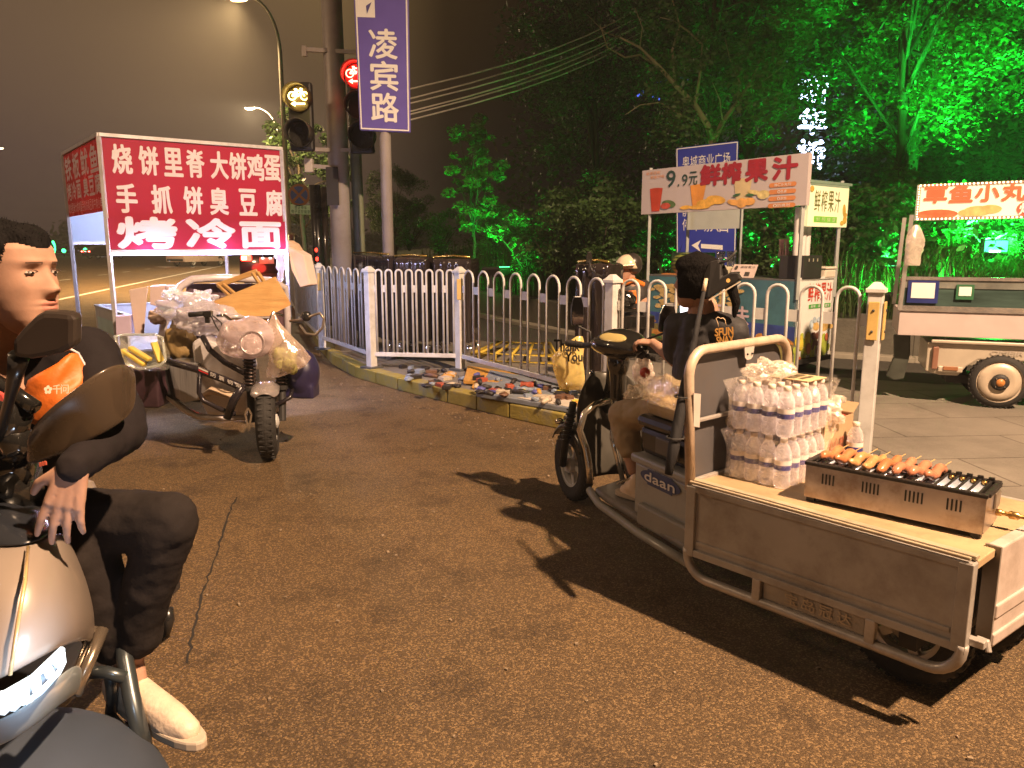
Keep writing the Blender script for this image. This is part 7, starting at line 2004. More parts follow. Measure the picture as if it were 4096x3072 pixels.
# direct the visible lamp of the floodlight that faces the viewer
p = D(3985, 985, 11.2); t = thing("garden_floodlight", "floodlight facing the viewer with a pale green glowing front, above the cart window", "floodlight", p, 0, "green floodlights on the bank")
m = MB(); m.box(p + V((0, .06, 0)), (.36, .08, .20)); m.build("housing", black_m, t, bevel=.01)
m = MB(); m.box(p, (.33, .02, .16)); m.build("lens", glow("flood_face", (.10, 1.0, .45), 2.2), t, bevel=.02)
m = MB(); m.box(p + V((-.02, -.014, -.07)), (.16, .01, .03)); m.build("glare_bar", glow("flood_core", (.75, 1.0, .9), 5), t)
lamp("green_flood", 'POINT', p + V((0, -.15, 0)), 45, GRN, .08)
flood('small green floodlight in the tall grass left of the fish ball cart', 3530, 1190, 10.3, 260, (5.6, 13.5, 2.4), spot=140)
flood('small green floodlight in the tall grass behind the fish ball cart', 3800, 1130, 10.2, 320, (6.6, 12.5, 2.0), spot=150)
# ------------------------------------------------------------------ distant lights and buildings
for px, py, col, nm, lb in ((214, 988, (.05, 1, .25), "green", "tall thin green light streak column in the far left dark"), (255, 1003, (.05, 1, .3), "green", "round green light in the far left dark"), (341, 1000, (.05, 1, .3), "green", "small green light under the white stall lining"), (410, 1003, (.8, .85, 1), "white", "tiny white light under the corner of the red stall")):
    t = thing("distant_light", lb, "light", D(px, py, 110)); c = D(px, py, 110)
    m = MB(); m.sph(c, (.28, .28, .9 if px == 214 else .3), u=12, v=8); m.build("globe", glow("far_" + nm, col, 5 if nm == "green" else 8), t, smooth=True)
    m = MB(); m.tube([V((c.x, 110, 0)), c - UP * .2], .06, seg=6); m.build("post", black_m, t)
lb_ = thing("light_box", "small bright white lit box low between the mast and the sign pole", "light box", D(1446, 1060, 30))
m = MB(); m.poly([D(1412, 1041, 30), D(1440, 1048, 30), D(1442, 1065, 30), D(1414, 1065, 30)], (0, .2, 0)); m.poly([D(1450, 1052, 30), D(1478, 1057, 30), D(1476, 1066, 30), D(1452, 1066, 30)], (0, .2, 0)); m.build("lit_face", glow("box_white", (.72, .9, .95), 2.2), lb_)
db = thing("apartment_tower", "dark tower behind the trees with blue white vertical glowing characters", "building", (18, 42, 0))
m = MB(); m.box((22, 48, 11), (13, 10, 22)); m.build("wall", mat("tower_wall", (.03, .03, .035), .8), db)
y_ = 26.0; vq = [(395, "新"), (525, "华"), (620, "桥")]
tq3 = Quad(D(3185, 700, y_), D(3315, 700, y_), D(3325, 285, y_), D(3195, 285, y_))
sgn = thing("vertical_sign", "column of blue white glowing characters shining through the leaves", "lit sign", D(3250, 1000, y_))
m = MB(); tq3.write(m, "新", .02, .70, .92, .98, .035, off=.01); tq3.write(m, "华", .02, .40, .88, .64, .035, off=.01); tq3.write(m, "桥", .0, .06, .86, .34, .035, off=.01); ltr = m.build("lettering", glow("sign_bluewhite", (.55, .68, 1.0), 11), sgn)
m = MB(); m.bar(tq3.at(.5, -.9, -.1), tq3.at(.5, 1.02, -.1), .15); m.build("frame", black_m, sgn)
ga = thing("roof_structure", "dim grey louvred roof structure behind the bare branches, edged by a blue light arc", "building", D(2880, 900, 36))
m = MB()
for k in range(4): m.bar(D(2700 + k * 8, 258 + k * 17, 36), D(2985, 200 + k * 14, 34), .28, .35)
m.box(D(2990, 195, 34), (1.0, 1.0, 1.0)); m.bar(D(2880, 300, 36), V((D(2880, 300, 36).x, 36, 0)), 1.6); m.build("louvres", mat("louvre_grey", (.30, .30, .28), .6), ga)
m = MB(); m.tube([D(2550, 385, 34), D(2600, 345, 34), D(2660, 322, 34), D(2740, 312, 34), D(2790, 330, 34)], .05, seg=6); m.tube([D(2560, 378, 34), D(2600, 382, 34), D(2640, 398, 34)], .04, seg=6); m.build("blue_arc", glow("arc_blue", (.10, .16, .9), 1.6), ga)
# ================================================================== PEOPLE
def skinmat(name, col):
    m = mat(name, col, .66, var=.12, scale=22, bump=.03, bscale=160, spec=.22)
    b = m.node_tree.nodes["Principled BSDF"]; b.inputs["Subsurface Weight"].default_value = .12; b.inputs["Subsurface Radius"].default_value = (.012, .006, .003); b.inputs["Subsurface Scale"].default_value = .6
    return m
skin = skinmat("skin", (.38, .22, .155)); lipm = skinmat("lip", (.42, .17, .13)); hairm = mat("hair_black", (.008, .007, .007), .85, spec=.08, var=.3, scale=60, bump=.5, bscale=160, stretch=(1, 1, .35))
eyew = mat("eye_white", (.55, .5, .45), .2); eyed = mat("eye_dark", (.01, .008, .006), .1, coat=1)
def interp(tab, z):
    if z <= tab[0][0]: return tab[0][1:]
    for a, b in zip(tab, tab[1:]):
        if z <= b[0]:
            u = (z - a[0]) / (b[0] - a[0]); u = u * u * (3 - 2 * u) if False else u
            return tuple(a[i] + (b[i] - a[i]) * u for i in range(1, len(a)))
    return tab[-1][1:]
HT = [(-.122, .052, .020, .012), (-.112, .070, -.004, .030), (-.100, .078, -.020, .041), (-.082, .081, -.036, .050), (-.060, .082, -.055, .058), (-.035, .083, -.074, .064), (-.005, .084, -.088, .069), (.025, .084, -.096, .073), (.045, .087, -.099, .075), (.070, .083, -.099, .075), (.092, .068, -.090, .067), (.108, .045, -.070, .052), (.118, .018, -.040, .030), (.122, -.008, -.014, .004)]
def head_pt(z, ph, feat=True):
    f, b, hw = interp(HT, z); cx = (f + b) / 2; a = (f - b) / 2
    c, s_ = math.cos(ph), math.sin(ph); e_ = .88
    x = cx + a * math.copysign(abs(c) ** e_, c); y = hw * math.copysign(abs(s_) ** e_, s_)
    if feat and c > .0:
        g = lambda y0, z0, wy, wz: math.exp(-((abs(y) - y0) / wy) ** 2 - ((z - z0) / wz) ** 2)
        nz = 0
        if -.040 < z < .034:
            u = (.034 - z) / .052
            nz = .027 * (u ** 1.25 if z > -.018 else max(0, (z + .040) / .022) ** .7)
            nz *= math.exp(-(y / (.009 + .007 * max(0, min(1, u)))) ** 2)
        x += nz + .007 * g(.011, -.024, .007, .008)
        x += .0075 * g(0, -.048, .021, .0050) + .0070 * g(0, -.060, .018, .0055) - .003 * g(0, -.054, .024, .0022)
        x += -.011 * g(.031, .020, .016, .011) + .0055 * g(.031, .017, .012, .0065) + .005 * g(.028, .040, .022, .007)
        x += .007 * g(0, -.096, .018, .013) - .004 * g(0, -.075, .02, .007) + .004 * g(.048, -.012, .016, .016)
    return V((x, y, z))
def make_head(parent, c, fd, up=(0, 0, 1), sc=1.0, brows=True, hairf=None, hair_off=.010, name="head", hseed=0, tone=None):
    Z = V(up).normalized(); X = V(fd); X = (X - Z * X.dot(Z)).normalized(); Y = Z.cross(X)
    tr_ = lambda p: V(c) + (X * p.x + Y * p.y + Z * p.z) * sc
    NU, NV = 96, 84; zs = [-.122 + .244 * k / NV for k in range(NV + 1)]
    phs = []
    for k in range(NU):
        u = 2 * math.pi * k / NU; phs.append(u - .42 * math.sin(u) if True else u)
    m = MB(); g = [[m.bm.verts.new(tr_(head_pt(z, ph))) for ph in phs] for z in zs]
    fl_ = []
    for i in range(NV):
        for k in range(NU):
            fc__ = m.bm.faces.new([g[i][k], g[i][(k + 1) % NU], g[i + 1][(k + 1) % NU], g[i + 1][k]])
            p = head_pt((zs[i] + zs[i + 1]) / 2, phs[k]); y = abs(p.y)
            if p.x > .05 and -.0655 < p.z < -.0425 and y < .0235 * (1 - ((p.z + .054) / .0135) ** 2 * .5): fc__.material_index = 1
            if brows and p.x > .03 and .0335 + .12 * max(0, y - .03) * 0 < p.z - (.004 * math.cos((y - .033) / .02)) < .0375 and .014 < y < .046: fc__.material_index = 2
    m.bm.faces.new(g[0]); m.bm.faces.new(g[-1])
    for s_ in (-1, 1):     # ears
        e0 = V((-.012, s_ * .0735, -.004)); m.sph(tr_(e0), (.016 * sc, .007 * sc, .030 * sc), (X, Y, Z), u=14, v=10); m.sph(tr_(e0 + V((-.006, s_ * .004, .008))), (.014 * sc, .006 * sc, .020 * sc), (X, Y, Z), u=12, v=8)
    hd_ = m.build(name, tone or skin, parent, smooth=True); hd_.data.materials.append(lipm); hd_.data.materials.append(mat('brow_hair', (.10, .055, .038), .8, var=.5, scale=160))
    for s_ in (-1, 1):
        m = MB(); m.sph(tr_(V((.0712, s_ * .031, .018))), (.0085 * sc, .0125 * sc, .0036 * sc), (X, Y, Z), u=14, v=10); ey = m.build("eye", eyew, hd_, smooth=True)
        m = MB(); m.sph(tr_(V((.0778, s_ * .031, .0175))), (.0030 * sc, .0050 * sc, .0034 * sc), (X, Y, Z), u=10, v=8); m.build("iris", eyed, ey, smooth=True)
        m = MB(); m.tube([tr_(V((.0765 - .0 + .0035 * math.cos(q * .9), s_ * (.031 + q * .0135), .0235 - .0032 * q * q))) for q in (-1, -.6, -.2, .2, .6, 1)], .0010 * sc, seg=6); m.build("eyelid", mat("lash", (.07, .035, .025), .6), ey, smooth=True)
    if hairf:
        m = MB(); hg = []
        for i, z in enumerate(zs + [.126]):
            row = []
            for k, ph in enumerate(phs):
                zz = min(z, .1215); p = head_pt(zz, ph, False); q_ = V((p.x + .012, p.y, p.z - .02)).normalized()
                o_ = hair_off * (1 + .5 * noise.noise(p * 25 + V((hseed, 0, 0)))) * min(1, max(0, (z - hairf(ph)) / .018)) + (.004 if z > .1215 else 0)
                row.append((p + q_ * o_, z >= hairf(ph)))
            hg.append(row)
        vm = {}
        def gv(i, k):
            if (i, k) not in vm: vm[(i, k)] = m.bm.verts.new(tr_(hg[i][k][0]))
            return vm[(i, k)]
        for i in range(len(hg) - 1):
            for k in range(NU):
                k2 = (k + 1) % NU
                if hg[i][k][1] and hg[i][k2][1]: m.bm.faces.new([gv(i, k), gv(i, k2), gv(i + 1, k2), gv(i + 1, k)])
        m.bm.faces.new([gv(len(hg) - 1, k) for k in range(NU)])
        # short strands break the outline
        random.seed(hseed + 5)
        for _ in range(900):
            i = random.randrange(8, len(hg) - 1); k = random.randrange(NU)
            if not hg[i][k][1] or hg[i][k][0].z < hairf(phs[k]) + .012: continue
            p = hg[i][k][0]; n_ = V((p.x + .012, p.y, p.z - .02)).normalized(); d = (n_ + V((random.uniform(-.5, .5), random.uniform(-.5, .5), random.uniform(-.3, .2)))).normalized()
            a = tr_(p - n_ * .003); b = tr_(p + d * random.uniform(.003, .007)); t_ = (b - a).cross(Z + V((.3, .1, 0))).normalized() * .0011
            m.bm.faces.new([m.bm.verts.new(q) for q in (a - t_, a + t_, b)])
        m.build("hair", hairm, hd_, smooth=True)
    return hd_
def hand(m, wrist, fdir, palm_n, thumb_side, curl=.4, sc=1.0, spread=.10):
    """palm + five bent fingers added to the builder; fdir along fingers, palm_n out of the palm"""
    W_ = V(wrist); Fd = V(fdir).normalized(); N_ = V(palm_n); N_ = (N_ - Fd * N_.dot(Fd)).normalized(); S_ = Fd.cross(N_) * thumb_side
    for k in range(4):
        u = (k - 1.5) * .019 * sc; m.bone(W_ + S_ * u * .55, .0165 * sc, W_ + Fd * .080 * sc + S_ * u, .0125 * sc, 10)
    for k in range(4):
        u = (1.5 - k) * .0205 * sc; ln = (.036, .042, .040, .031)[k] * sc; cu = curl * (.8, 1.0, 1.1, 1.25)[k]
        p = W_ + Fd * (.082, .086, .083, .076)[k] * sc + S_ * u; d = (Fd + S_ * (1.5 - k) * spread).normalized(); ang = 0; pts = [p]
        for j, f in enumerate((1, .72, .58)):
            ang += cu * (.55, 1.0, .8)[j]; dd_ = (d * math.cos(ang) + N_ * math.sin(ang)).normalized(); pts.append(pts[-1] + dd_ * ln * f)
        m.chain(pts, [.0098 * sc, .0090 * sc, .0080 * sc, .0068 * sc], 10)
    p = W_ + Fd * .022 * sc + S_ * .030 * sc
    d1 = (Fd * .62 + S_ * .70 + N_ * .30).normalized(); d2 = (Fd * .85 + S_ * .32 + N_ * .40).normalized()
    m.chain([W_ + Fd * .008 * sc + S_ * .016 * sc, p + d1 * .012 * sc, p + d1 * .042 * sc, p + d1 * .042 * sc + d2 * .030 * sc], [.017 * sc, .0135 * sc, .0105 * sc, .0085 * sc], 10)
def folds(o, amp, scl, tex="CLOUDS", seed=0):
    tx = bpy.data.textures.new("fold", 'CLOUDS'); tx.noise_scale = scl; tx.noise_depth = 2
    md = o.modifiers.new("fold", 'DISPLACE'); md.texture = tx; md.strength = amp; md.mid_level = .5; md.texture_coords = 'GLOBAL'
    return o

def DM(px, py, y): return D(px, py, y * .90)
# ---------------- man on the scooter at the left edge
man = thing("person", "man in a black and orange jacket seated on the pale scooter, looking away", "person", (-1.15, 2.0, 0))
hc_ = DM(60, 1128, 1.88); fdm = V((.955, -.20, -.10))
neck = DM(20, 1440, 1.93)
sh_l = DM(352, 1425, 1.98); el_l = DM(488, 1715, 1.86); wr_l = DM(292, 1872, 1.58)
sh_r = DM(-300, 1460, 1.86); pel = DM(-140, 2120, 2.22); ch_ = DM(60, 1640, 2.02)
hipl = DM(-20, 2080, 2.16); kn = DM(672, 2085, 1.96); an_ = DM(512, 2640, 2.02)
m = MB()
m.chain([hc_ + V((-.035, .03, -.06)), neck + V((.0, .01, .02)), neck + V((0, .02, -.05))], [.056, .058, .075])
m.chain([neck + V((0, .02, -.06)), ch_, pel], [.09, .12, .13]); m.chain([sh_l, el_l, wr_l], [.05, .038, .026]); m.chain([sh_r, sh_r + V((0, -.1, -.3))], [.05, .04])
m.chain([hipl, kn, an_], [.075, .056, .036]); m.bone(an_, .036, an_ + V((.02, -.02, -.06)), .034)
hand(m, wr_l, (-.26, -.12, -.95), (-.10, .92, .15), -1, curl=.26, sc=.92, spread=.11)
bodym = m.build("body", skin, man, remesh=.0042, sm_iter=2)
def hl_short(ph):
    a = abs(math.atan2(math.sin(ph), math.cos(ph)))
    if a < .9: return .074 - .006 * math.cos(a * 4)
    if a < 1.35: return .074 - .085 * (a - .9) / .45 if a > 1.2 else .074 - .05 * (a - .9) / .3
    if a < 1.9: return .015
    return -.055
make_head(man, hc_, fdm, (-.04, .02, 1), .99, hairf=hl_short, hair_off=.011, hseed=1)
jacket = mat("jacket_black", (.014, .011, .012), .85, spec=.15, var=.25, scale=8, bump=.15)
m = MB(); m.chain([sh_r, neck + V((-.0, .04, -.08)), sh_l], [.075, .09, .070]); m.chain([neck + V((0, .05, -.14)), ch_ + V((0, .02, 0)), pel], [.11, .135, .15])
m.chain([sh_l, sh_l.lerp(el_l, .55), el_l, el_l.lerp(wr_l, .5), wr_l.lerp(el_l, .02)], [.070, .064, .056, .044, .034])
jk = folds(m.build("jacket", jacket, man, remesh=.009, sm_iter=3), .012, .05)
orange = mat("vest_orange", (.50, .115, .014), .5, var=.12, scale=7, bump=.2)
m = MB(); vp = [DM(88, 1530, 1.84), DM(135, 1500, 1.83), DM(235, 1452, 1.84), DM(290, 1392, 1.88), DM(325, 1410, 1.90), DM(358, 1468, 1.90), DM(352, 1515, 1.88), DM(322, 1560, 1.85), DM(250, 1640, 1.82), DM(190, 1700, 1.82), DM(90, 1720, 1.82)]
cv = DM(215, 1570, 1.825)
cvv = m.bm.verts.new(cv); ring = [m.bm.verts.new(p) for p in vp]; midr = [m.bm.verts.new(p.lerp(cv, .45) + V((0, -.004, 0))) for p in vp]
n_ = len(vp)
for k in range(n_):
    m.bm.faces.new([ring[k], ring[(k + 1) % n_], midr[(k + 1) % n_], midr[k]]); m.bm.faces.new([midr[k], midr[(k + 1) % n_], cvv])
vest = folds(m.build("vest", orange, man, smooth=True, solid=.02, sub=1), .006, .05)
m = MB(); m.tube([p + V((.0, -.012, .0)) for p in (DM(290, 1392, 1.88), DM(325, 1410, 1.90), DM(358, 1468, 1.90), DM(352, 1515, 1.88))], .0028, seg=6); m.build("piping", mat("piping_grey", (.5, .48, .5), .4), vest, smooth=True)
lg = Quad(DM(214, 1574, 1.780), DM(278, 1572, 1.785), DM(278, 1536, 1.785), DM(214, 1538, 1.780))
m = MB(); lg.spread(m, "千问", 0, .0, 1, 1, .06, .035, off=.004)
fq3 = Quad(DM(178, 1576, 1.776), DM(212, 1575, 1.780), DM(212, 1539, 1.780), DM(178, 1540, 1.776))
for k in range(5): fq3.blob(m, .5 + .30 * math.cos(k * 1.2566 + .3), .5 + .30 * math.sin(k * 1.2566 + .3), .20, .20, .004 + k * .0002, 12)
m.build("lettering", mat("logo_cream", (.85, .78, .62), .5), vest)
lg = Quad(DM(392, 1742, 1.79), DM(455, 1728, 1.80), DM(455, 1702, 1.80), DM(392, 1716, 1.79))
m = MB()
for px, py in ((398, 1722), (412, 1712), (438, 1745), (446, 1752), (505, 1790), (515, 1778)): m.sph(DM(px, py, 1.788), (.007, .003, .005), u=8, v=6)
m.build("sleeve_print", mat("logo_cream"), jk, smooth=True)
m = MB(); 
for k, px in enumerate((162, 172, 182)): m.box(DM(px, 1858 - k * 3, 1.70), (.004, .003, .008))
m.build("small_print", mat("print_red", (.5, .10, .06), .5), jk)
trs = mat("trousers_black", (.020, .016, .015), .9, spec=.12, var=.2, scale=8, bump=.15)
m = MB(); m.chain([pel, hipl, hipl.lerp(kn, .6), kn], [.15, .098, .082, .072]); m.chain([kn, kn.lerp(an_, .35), kn.lerp(an_, .70), kn.lerp(an_, .82) + V((.01, 0, 0))], [.072, .064, .056, .056])
m.chain([pel + V((.05, 0, 0)), DM(300, 2190, 1.98), DM(455, 2560, 2.02)], [.15, .095, .062])
folds(m.build("trousers", trs, man, remesh=.009, sm_iter=3), .012, .045)
def shoe(parent, ankle, toe, sole_z, col, nm="shoe", wdt=.045):
    a, t_ = V(ankle), V(toe); d = (t_ - a); d.z = 0; d.normalize(); s_ = V((-d.y, d.x, 0)); hl = a - d * .055
    m = MB()
    tz = V((t_.x, t_.y, sole_z)); m.chain([V((hl.x, hl.y, sole_z + .045)) + d * .01, V((a.x, a.y, sole_z + .055)) + d * .03, tz - d * .10 + UP * .040, tz - d * .035 + UP * .032], [.040, .044, .038, .030])
    for q in (-1, 1): m.chain([V((hl.x, hl.y, sole_z + .03)) + d * .02 + s_ * q * .012, tz - d * .10 + UP * .028 + s_ * q * .014, tz - d * .045 + UP * .024 + s_ * q * .010], [.030, .028, .022])
    m.bone(V((a.x, a.y, sole_z + .06)), .042, V((a.x, a.y, sole_z + .10)), .038)
    o = m.build(nm, col, parent, remesh=.006, sm_iter=3)
    L = (V((t_.x, t_.y, 0)) - V((hl.x, hl.y, 0))).length + .05
    m = MB(); c = (V((hl.x, hl.y, 0)) + V((t_.x, t_.y, 0))) / 2; pts = []
    for k in range(20):
        q = 2 * math.pi * k / 20; pts.append(V((c.x, c.y, sole_z)) + d * math.copysign(abs(math.cos(q)) ** .7, math.cos(q)) * L * .5 + s_ * math.sin(q) * wdt * 1.05 * (1 + .12 * math.cos(q)))
    m.poly(pts, (0, 0, .026)); m.build("sole", mat("sole_tan", (.42, .34, .26), .6), o, bevel=.006)
    m = MB()
    for k in range(4): m.tube([V((a.x, a.y, sole_z + .105 - k * .012)) + d * (.045 + k * .022) + s_ * x * .022 + UP * (-abs(x) * .01) for x in (-1, 0, 1)], .003, seg=6)
    m.build("laces", mat("lace", (.6, .5, .38), .7), o)
    return o
shm = mat("shoe_cream", (.62, .48, .36), .55, var=.12, scale=20, bump=.15)
ank = DM(505, 2700, 2.02); shoe(man, ank, DM(775, 2800, 1.84), DM(560, 2880, 1.95).z - .005, shm, wdt=.040)

# ---------------- pale scooter under him
scb = mat("scooter_shell", (.27, .22, .185), .38, .15, var=.04, coat=.35); scd = mat("scooter_dark", (.018, .020, .026), .25, coat=.5, var=.1)
scp = mat("scooter_lower", (.03, .04, .06), .7, coat=0, var=.1)
sct = thing("electric_scooter", "pale beige electric scooter with a lit white headlight at the lower left", "scooter", (-1.15, 1.7, 0))
def grid(name, rows, m_, parent, solid=.012, sub=2):
    m = MB(); g = [[m.bm.verts.new(D(*p)) for p in r_] for r_ in rows]
    for A_, B_ in zip(g, g[1:]):
        for k in range(len(A_) - 1): m.bm.faces.new([A_[k], A_[k + 1], B_[k + 1], B_[k]])
    return m.build(name, m_, parent, smooth=True, solid=solid, sub=sub)
shell = grid("front_shell", [[(-420, 2120, 1.52), (-150, 2180, 1.42), (112, 2186, 1.40), (232, 2112, 1.50), (268, 2140, 1.72), (250, 2200, 2.0)],
 [(-420, 2330, 1.38), (-150, 2340, 1.31), (120, 2330, 1.31), (298, 2290, 1.44), (345, 2310, 1.70), (330, 2350, 2.0)],
 [(-420, 2540, 1.31), (-150, 2550, 1.26), (115, 2500, 1.27), (330, 2450, 1.41), (388, 2480, 1.66), (360, 2500, 1.98)],
 [(-420, 2800, 1.27), (-150, 2790, 1.235), (60, 2700, 1.25), (262, 2572, 1.37), (375, 2560, 1.62), (350, 2590, 1.95)]], scb, sct)
grid("dash_cowl", [[(-420, 1980, 1.72), (-150, 1940, 1.70), (60, 1960, 1.68), (200, 2030, 1.68), (262, 2130, 1.74)],
 [(-420, 2060, 1.52), (-150, 2050, 1.46), (60, 2070, 1.46), (190, 2075, 1.52), (245, 2108, 1.60)], [(-420, 2130, 1.505), (-150, 2190, 1.405), (112, 2196, 1.385), (200, 2140, 1.46), (236, 2118, 1.53)]], scd, sct)
m = MB(); m.tube([D(112, 2188, 1.395), D(100, 2330, 1.29), D(70, 2500, 1.25), D(40, 2700, 1.235)], .0035, seg=6); m.build("shell_crease", mat("crease_gold", (.60, .42, .20), .25, .3, coat=1), shell, smooth=True)
strip = grid("headlight", [[(-420, 2815, 1.262), (-150, 2800, 1.225), (20, 2765, 1.235), (130, 2700, 1.27), (252, 2585, 1.36)], [(-420, 2935, 1.258), (-150, 2910, 1.222), (20, 2860, 1.232), (140, 2780, 1.268), (262, 2655, 1.358)]], mat("headlight_housing", (.25, .28, .32), .15, coat=1), sct)
ledw = glow("led_headlight", (.72, .88, 1.0), 1.3)
m = MB(); tp_ = [(-420, 2822, 1.245), (-150, 2808, 1.208), (20, 2775, 1.218), (130, 2712, 1.253), (248, 2598, 1.343)]
m.tube([D(*p) for p in tp_], .0065, seg=8)
for (x0, y0, x1, y1, yy) in ((-60, 2815, -62, 2895, 1.21), (20, 2785, 22, 2850, 1.215), (62, 2765, 62, 2835, 1.225), (100, 2745, 98, 2812, 1.235), (140, 2715, 150, 2762, 1.25), (190, 2675, 205, 2705, 1.29), (222, 2640, 245, 2660, 1.325)):
    m.bar(D(x0, y0, yy), D(x1, y1, yy), .016, .008)
m.tube([D(100, 2812, 1.238), D(160, 2770, 1.26), D(235, 2690, 1.32), D(255, 2650, 1.345), D(248, 2598, 1.343)], .005, seg=6)
m.build("led_strip", ledw, strip, smooth=True)
grid("lower_cowl", [[(-420, 2945, 1.262), (-150, 2920, 1.228), (20, 2872, 1.236), (142, 2792, 1.272), (268, 2665, 1.365), (340, 2640, 1.62)], [(-420, 3060, 1.30), (-150, 3040, 1.26), (20, 2985, 1.26), (150, 2900, 1.31), (262, 2800, 1.42), (320, 2780, 1.62)]], mat("cowl_bluegrey", (.30, .35, .38), .3, coat=.6), sct)
m = MB(); m.sph(D(0, 3400, 1.46), (.36, .34, .26), u=32, v=20); m.build("front_fender", scp, sct, smooth=True)
wheel(sct, V((D(60, 3230, 1.48).x - .02, 1.48, .24)), V((1, .1, 0)), .24, .11, .14)
bar_ = mat("scooter_bar", (.06, .07, .075), .3, .6, coat=.4)
m = MB(); m.tube([D(412, 2515, 1.72), D(360, 2640, 1.66), D(300, 2780, 1.60)], .014, seg=10); m.tube([D(382, 2510, 1.74), D(330, 2640, 1.68), D(280, 2760, 1.62)], .012, seg=10); m.build("fork_cover", mat("fork_brass", (.34, .27, .20), .25, .8, coat=.5), sct, smooth=True)
m = MB(); m.tube([D(490, 2530, 1.80), D(500, 2640, 1.76), D(525, 2780, 1.70), D(560, 2930, 1.66), D(575, 2975, 1.66), D(555, 2990, 1.67), D(500, 2950, 1.70), D(440, 2880, 1.76)], .020, seg=12)
m.tube([D(360, 2690, 1.72), D(430, 2690, 1.72), D(505, 2712, 1.72)], .016, seg=10); m.tube([D(440, 2700, 1.74), D(450, 2800, 1.76), D(440, 2880, 1.78)], .014, seg=10)
m.build("crash_bar", bar_, sct, smooth=True)
m = MB(); m.tube([D(668, 2430, 2.06), D(672, 2480, 2.05), D(664, 2545, 2.04)], [.016, .018, .010], seg=10); m.bar(D(664, 2540, 2.05), D(560, 2620, 2.1), .02); m.build("foot_peg", black_p, sct, smooth=True)
m = MB(); m.poly([D(330, 2870, 1.80), D(600, 2890, 1.86), D(600, 2880, 2.1), D(330, 2860, 2.2)], (0, 0, -.03)); m.box(V((-1.45, 2.4, .30)), (.30, .9, .06)); m.build("foot_board", scd, sct, bevel=.01)
m = MB(); m.box((-1.72, 2.45, .60), (.34, .75, .30)); m.build("rear_body", scb, sct, bevel=.06)
m = MB(); m.box((-1.72, 2.42, .78), (.30, .75, .10)); m.build("seat", black_m, sct, bevel=.04)
wheel(sct, V((-1.95, 2.95, .24)), V((1, .1, 0)), .24, .11, .14)
# mirror, hand guard and bar clutter
m = MB(); mp2 = [(45, 1362), (90, 1310), (136, 1266), (169, 1248), (225, 1250), (283, 1257), (296, 1281), (294, 1386), (241, 1416), (180, 1430), (120, 1440), (48, 1432)]
m.poly([D(px, py, 1.38) for px, py in mp2], (.0, .035, .004)); mr_ = m.build("mirror", mat("mirror_back", (.030, .022, .018), .35, coat=.2), sct, bevel=.010)
m = MB(); m.tube([D(75, 1425, 1.40), D(60, 1500, 1.42), D(38, 1600, 1.46), D(10, 1700, 1.50), D(-30, 1820, 1.56)], [.018, .014, .010, .010, .012], seg=10); m.build("stem", black_p, mr_, smooth=True)
grid("hand_guard", [[(100, 1755, 1.46), (165, 1655, 1.44), (285, 1565, 1.44), (405, 1470, 1.47), (490, 1446, 1.52), (540, 1468, 1.58)], [(112, 1800, 1.50), (190, 1720, 1.465), (295, 1645, 1.462), (400, 1590, 1.47), (495, 1550, 1.53), (545, 1545, 1.60)], [(90, 1870, 1.50), (190, 1845, 1.47), (305, 1800, 1.47), (415, 1738, 1.50), (505, 1685, 1.54), (540, 1625, 1.60)]], mat("guard_smoke", (.060, .042, .028), .26, coat=.5, var=.05), sct)
m = MB(); m.tube([D(-120, 1880, 1.58), D(0, 1850, 1.56), D(90, 1800, 1.56), D(150, 1760, 1.56)], .016, seg=10); m.tube([D(-60, 1500, 1.6), D(40, 1560, 1.56), D(140, 1630, 1.54)], .016, seg=10)
m.sph(D(30, 1680, 1.55), (.05, .04, .05), nz=.3); m.sph(D(60, 1760, 1.55), (.035, .035, .04), nz=.3, seed=4); m.sph(D(10, 1880, 1.58), (.06, .05, .06), nz=.3, seed=7); m.box(D(20, 1950, 1.60), (.12, .08, .10)); m.build("handlebar", mat("gloss_black"), sct, smooth=True)
m = MB(); m.poly([D(-20, 1560, 1.53), D(10, 1575, 1.53), D(42, 1630, 1.53), D(20, 1650, 1.53), D(-20, 1620, 1.53)], (0, .01, 0)); m.build("red_button_strip", mat("red_gloss", (.5, .08, .07), .2, coat=1), sct, bevel=.004)
lamp("headlight_light", 'SPOT', D(60, 2790, 1.16), 14, (.75, .88, 1.0), .05, target=(-.9, -1.5, .2), spot=120)
lamp("headlight_light", 'POINT', D(250, 2720, 1.22), 2.2, (.62, .78, 1.0), .05)

# ---------------- vendor seated on the near tricycle
vd = thing("person", "vendor in black printed shirt and tan trousers seated on the near tricycle, from behind", "person", (1.0, 3.7, 0))
vh = D(2778, 1128, 3.60); vfd = V((-.72, .69, -.05))
vn = D(2812, 1235, 3.62); vsl = D(2712, 1312, 3.72); vsr = D(2930, 1330, 3.52); vch = D(2815, 1430, 3.64); vp_ = D(2800, 1640, 3.70)
vel = D(2700, 1440, 3.78); vwr = D(2612, 1372, 4.00)
m = MB(); m.chain([vh + V((.02, -.015, -.05)), vn, vn + V((0, 0, -.05))], [.050, .050, .062]); m.chain([vn, vch, vp_], [.07, .105, .12]); m.chain([vsl, vel, vwr], [.042, .036, .024]); m.chain([vsr, vsr + V((.03, .05, -.24))], [.042, .036])
hand(m, vwr, (-.75, .45, .05), (-.1, .3, -.95), -1, curl=.75, sc=.82)
vk = D(2490, 1660, 4.02); va = D(2535, 1880, 3.92); m.chain([vp_, vk, va], [.085, .055, .034])
m.build("body", skin, vd, remesh=.005, sm_iter=2)
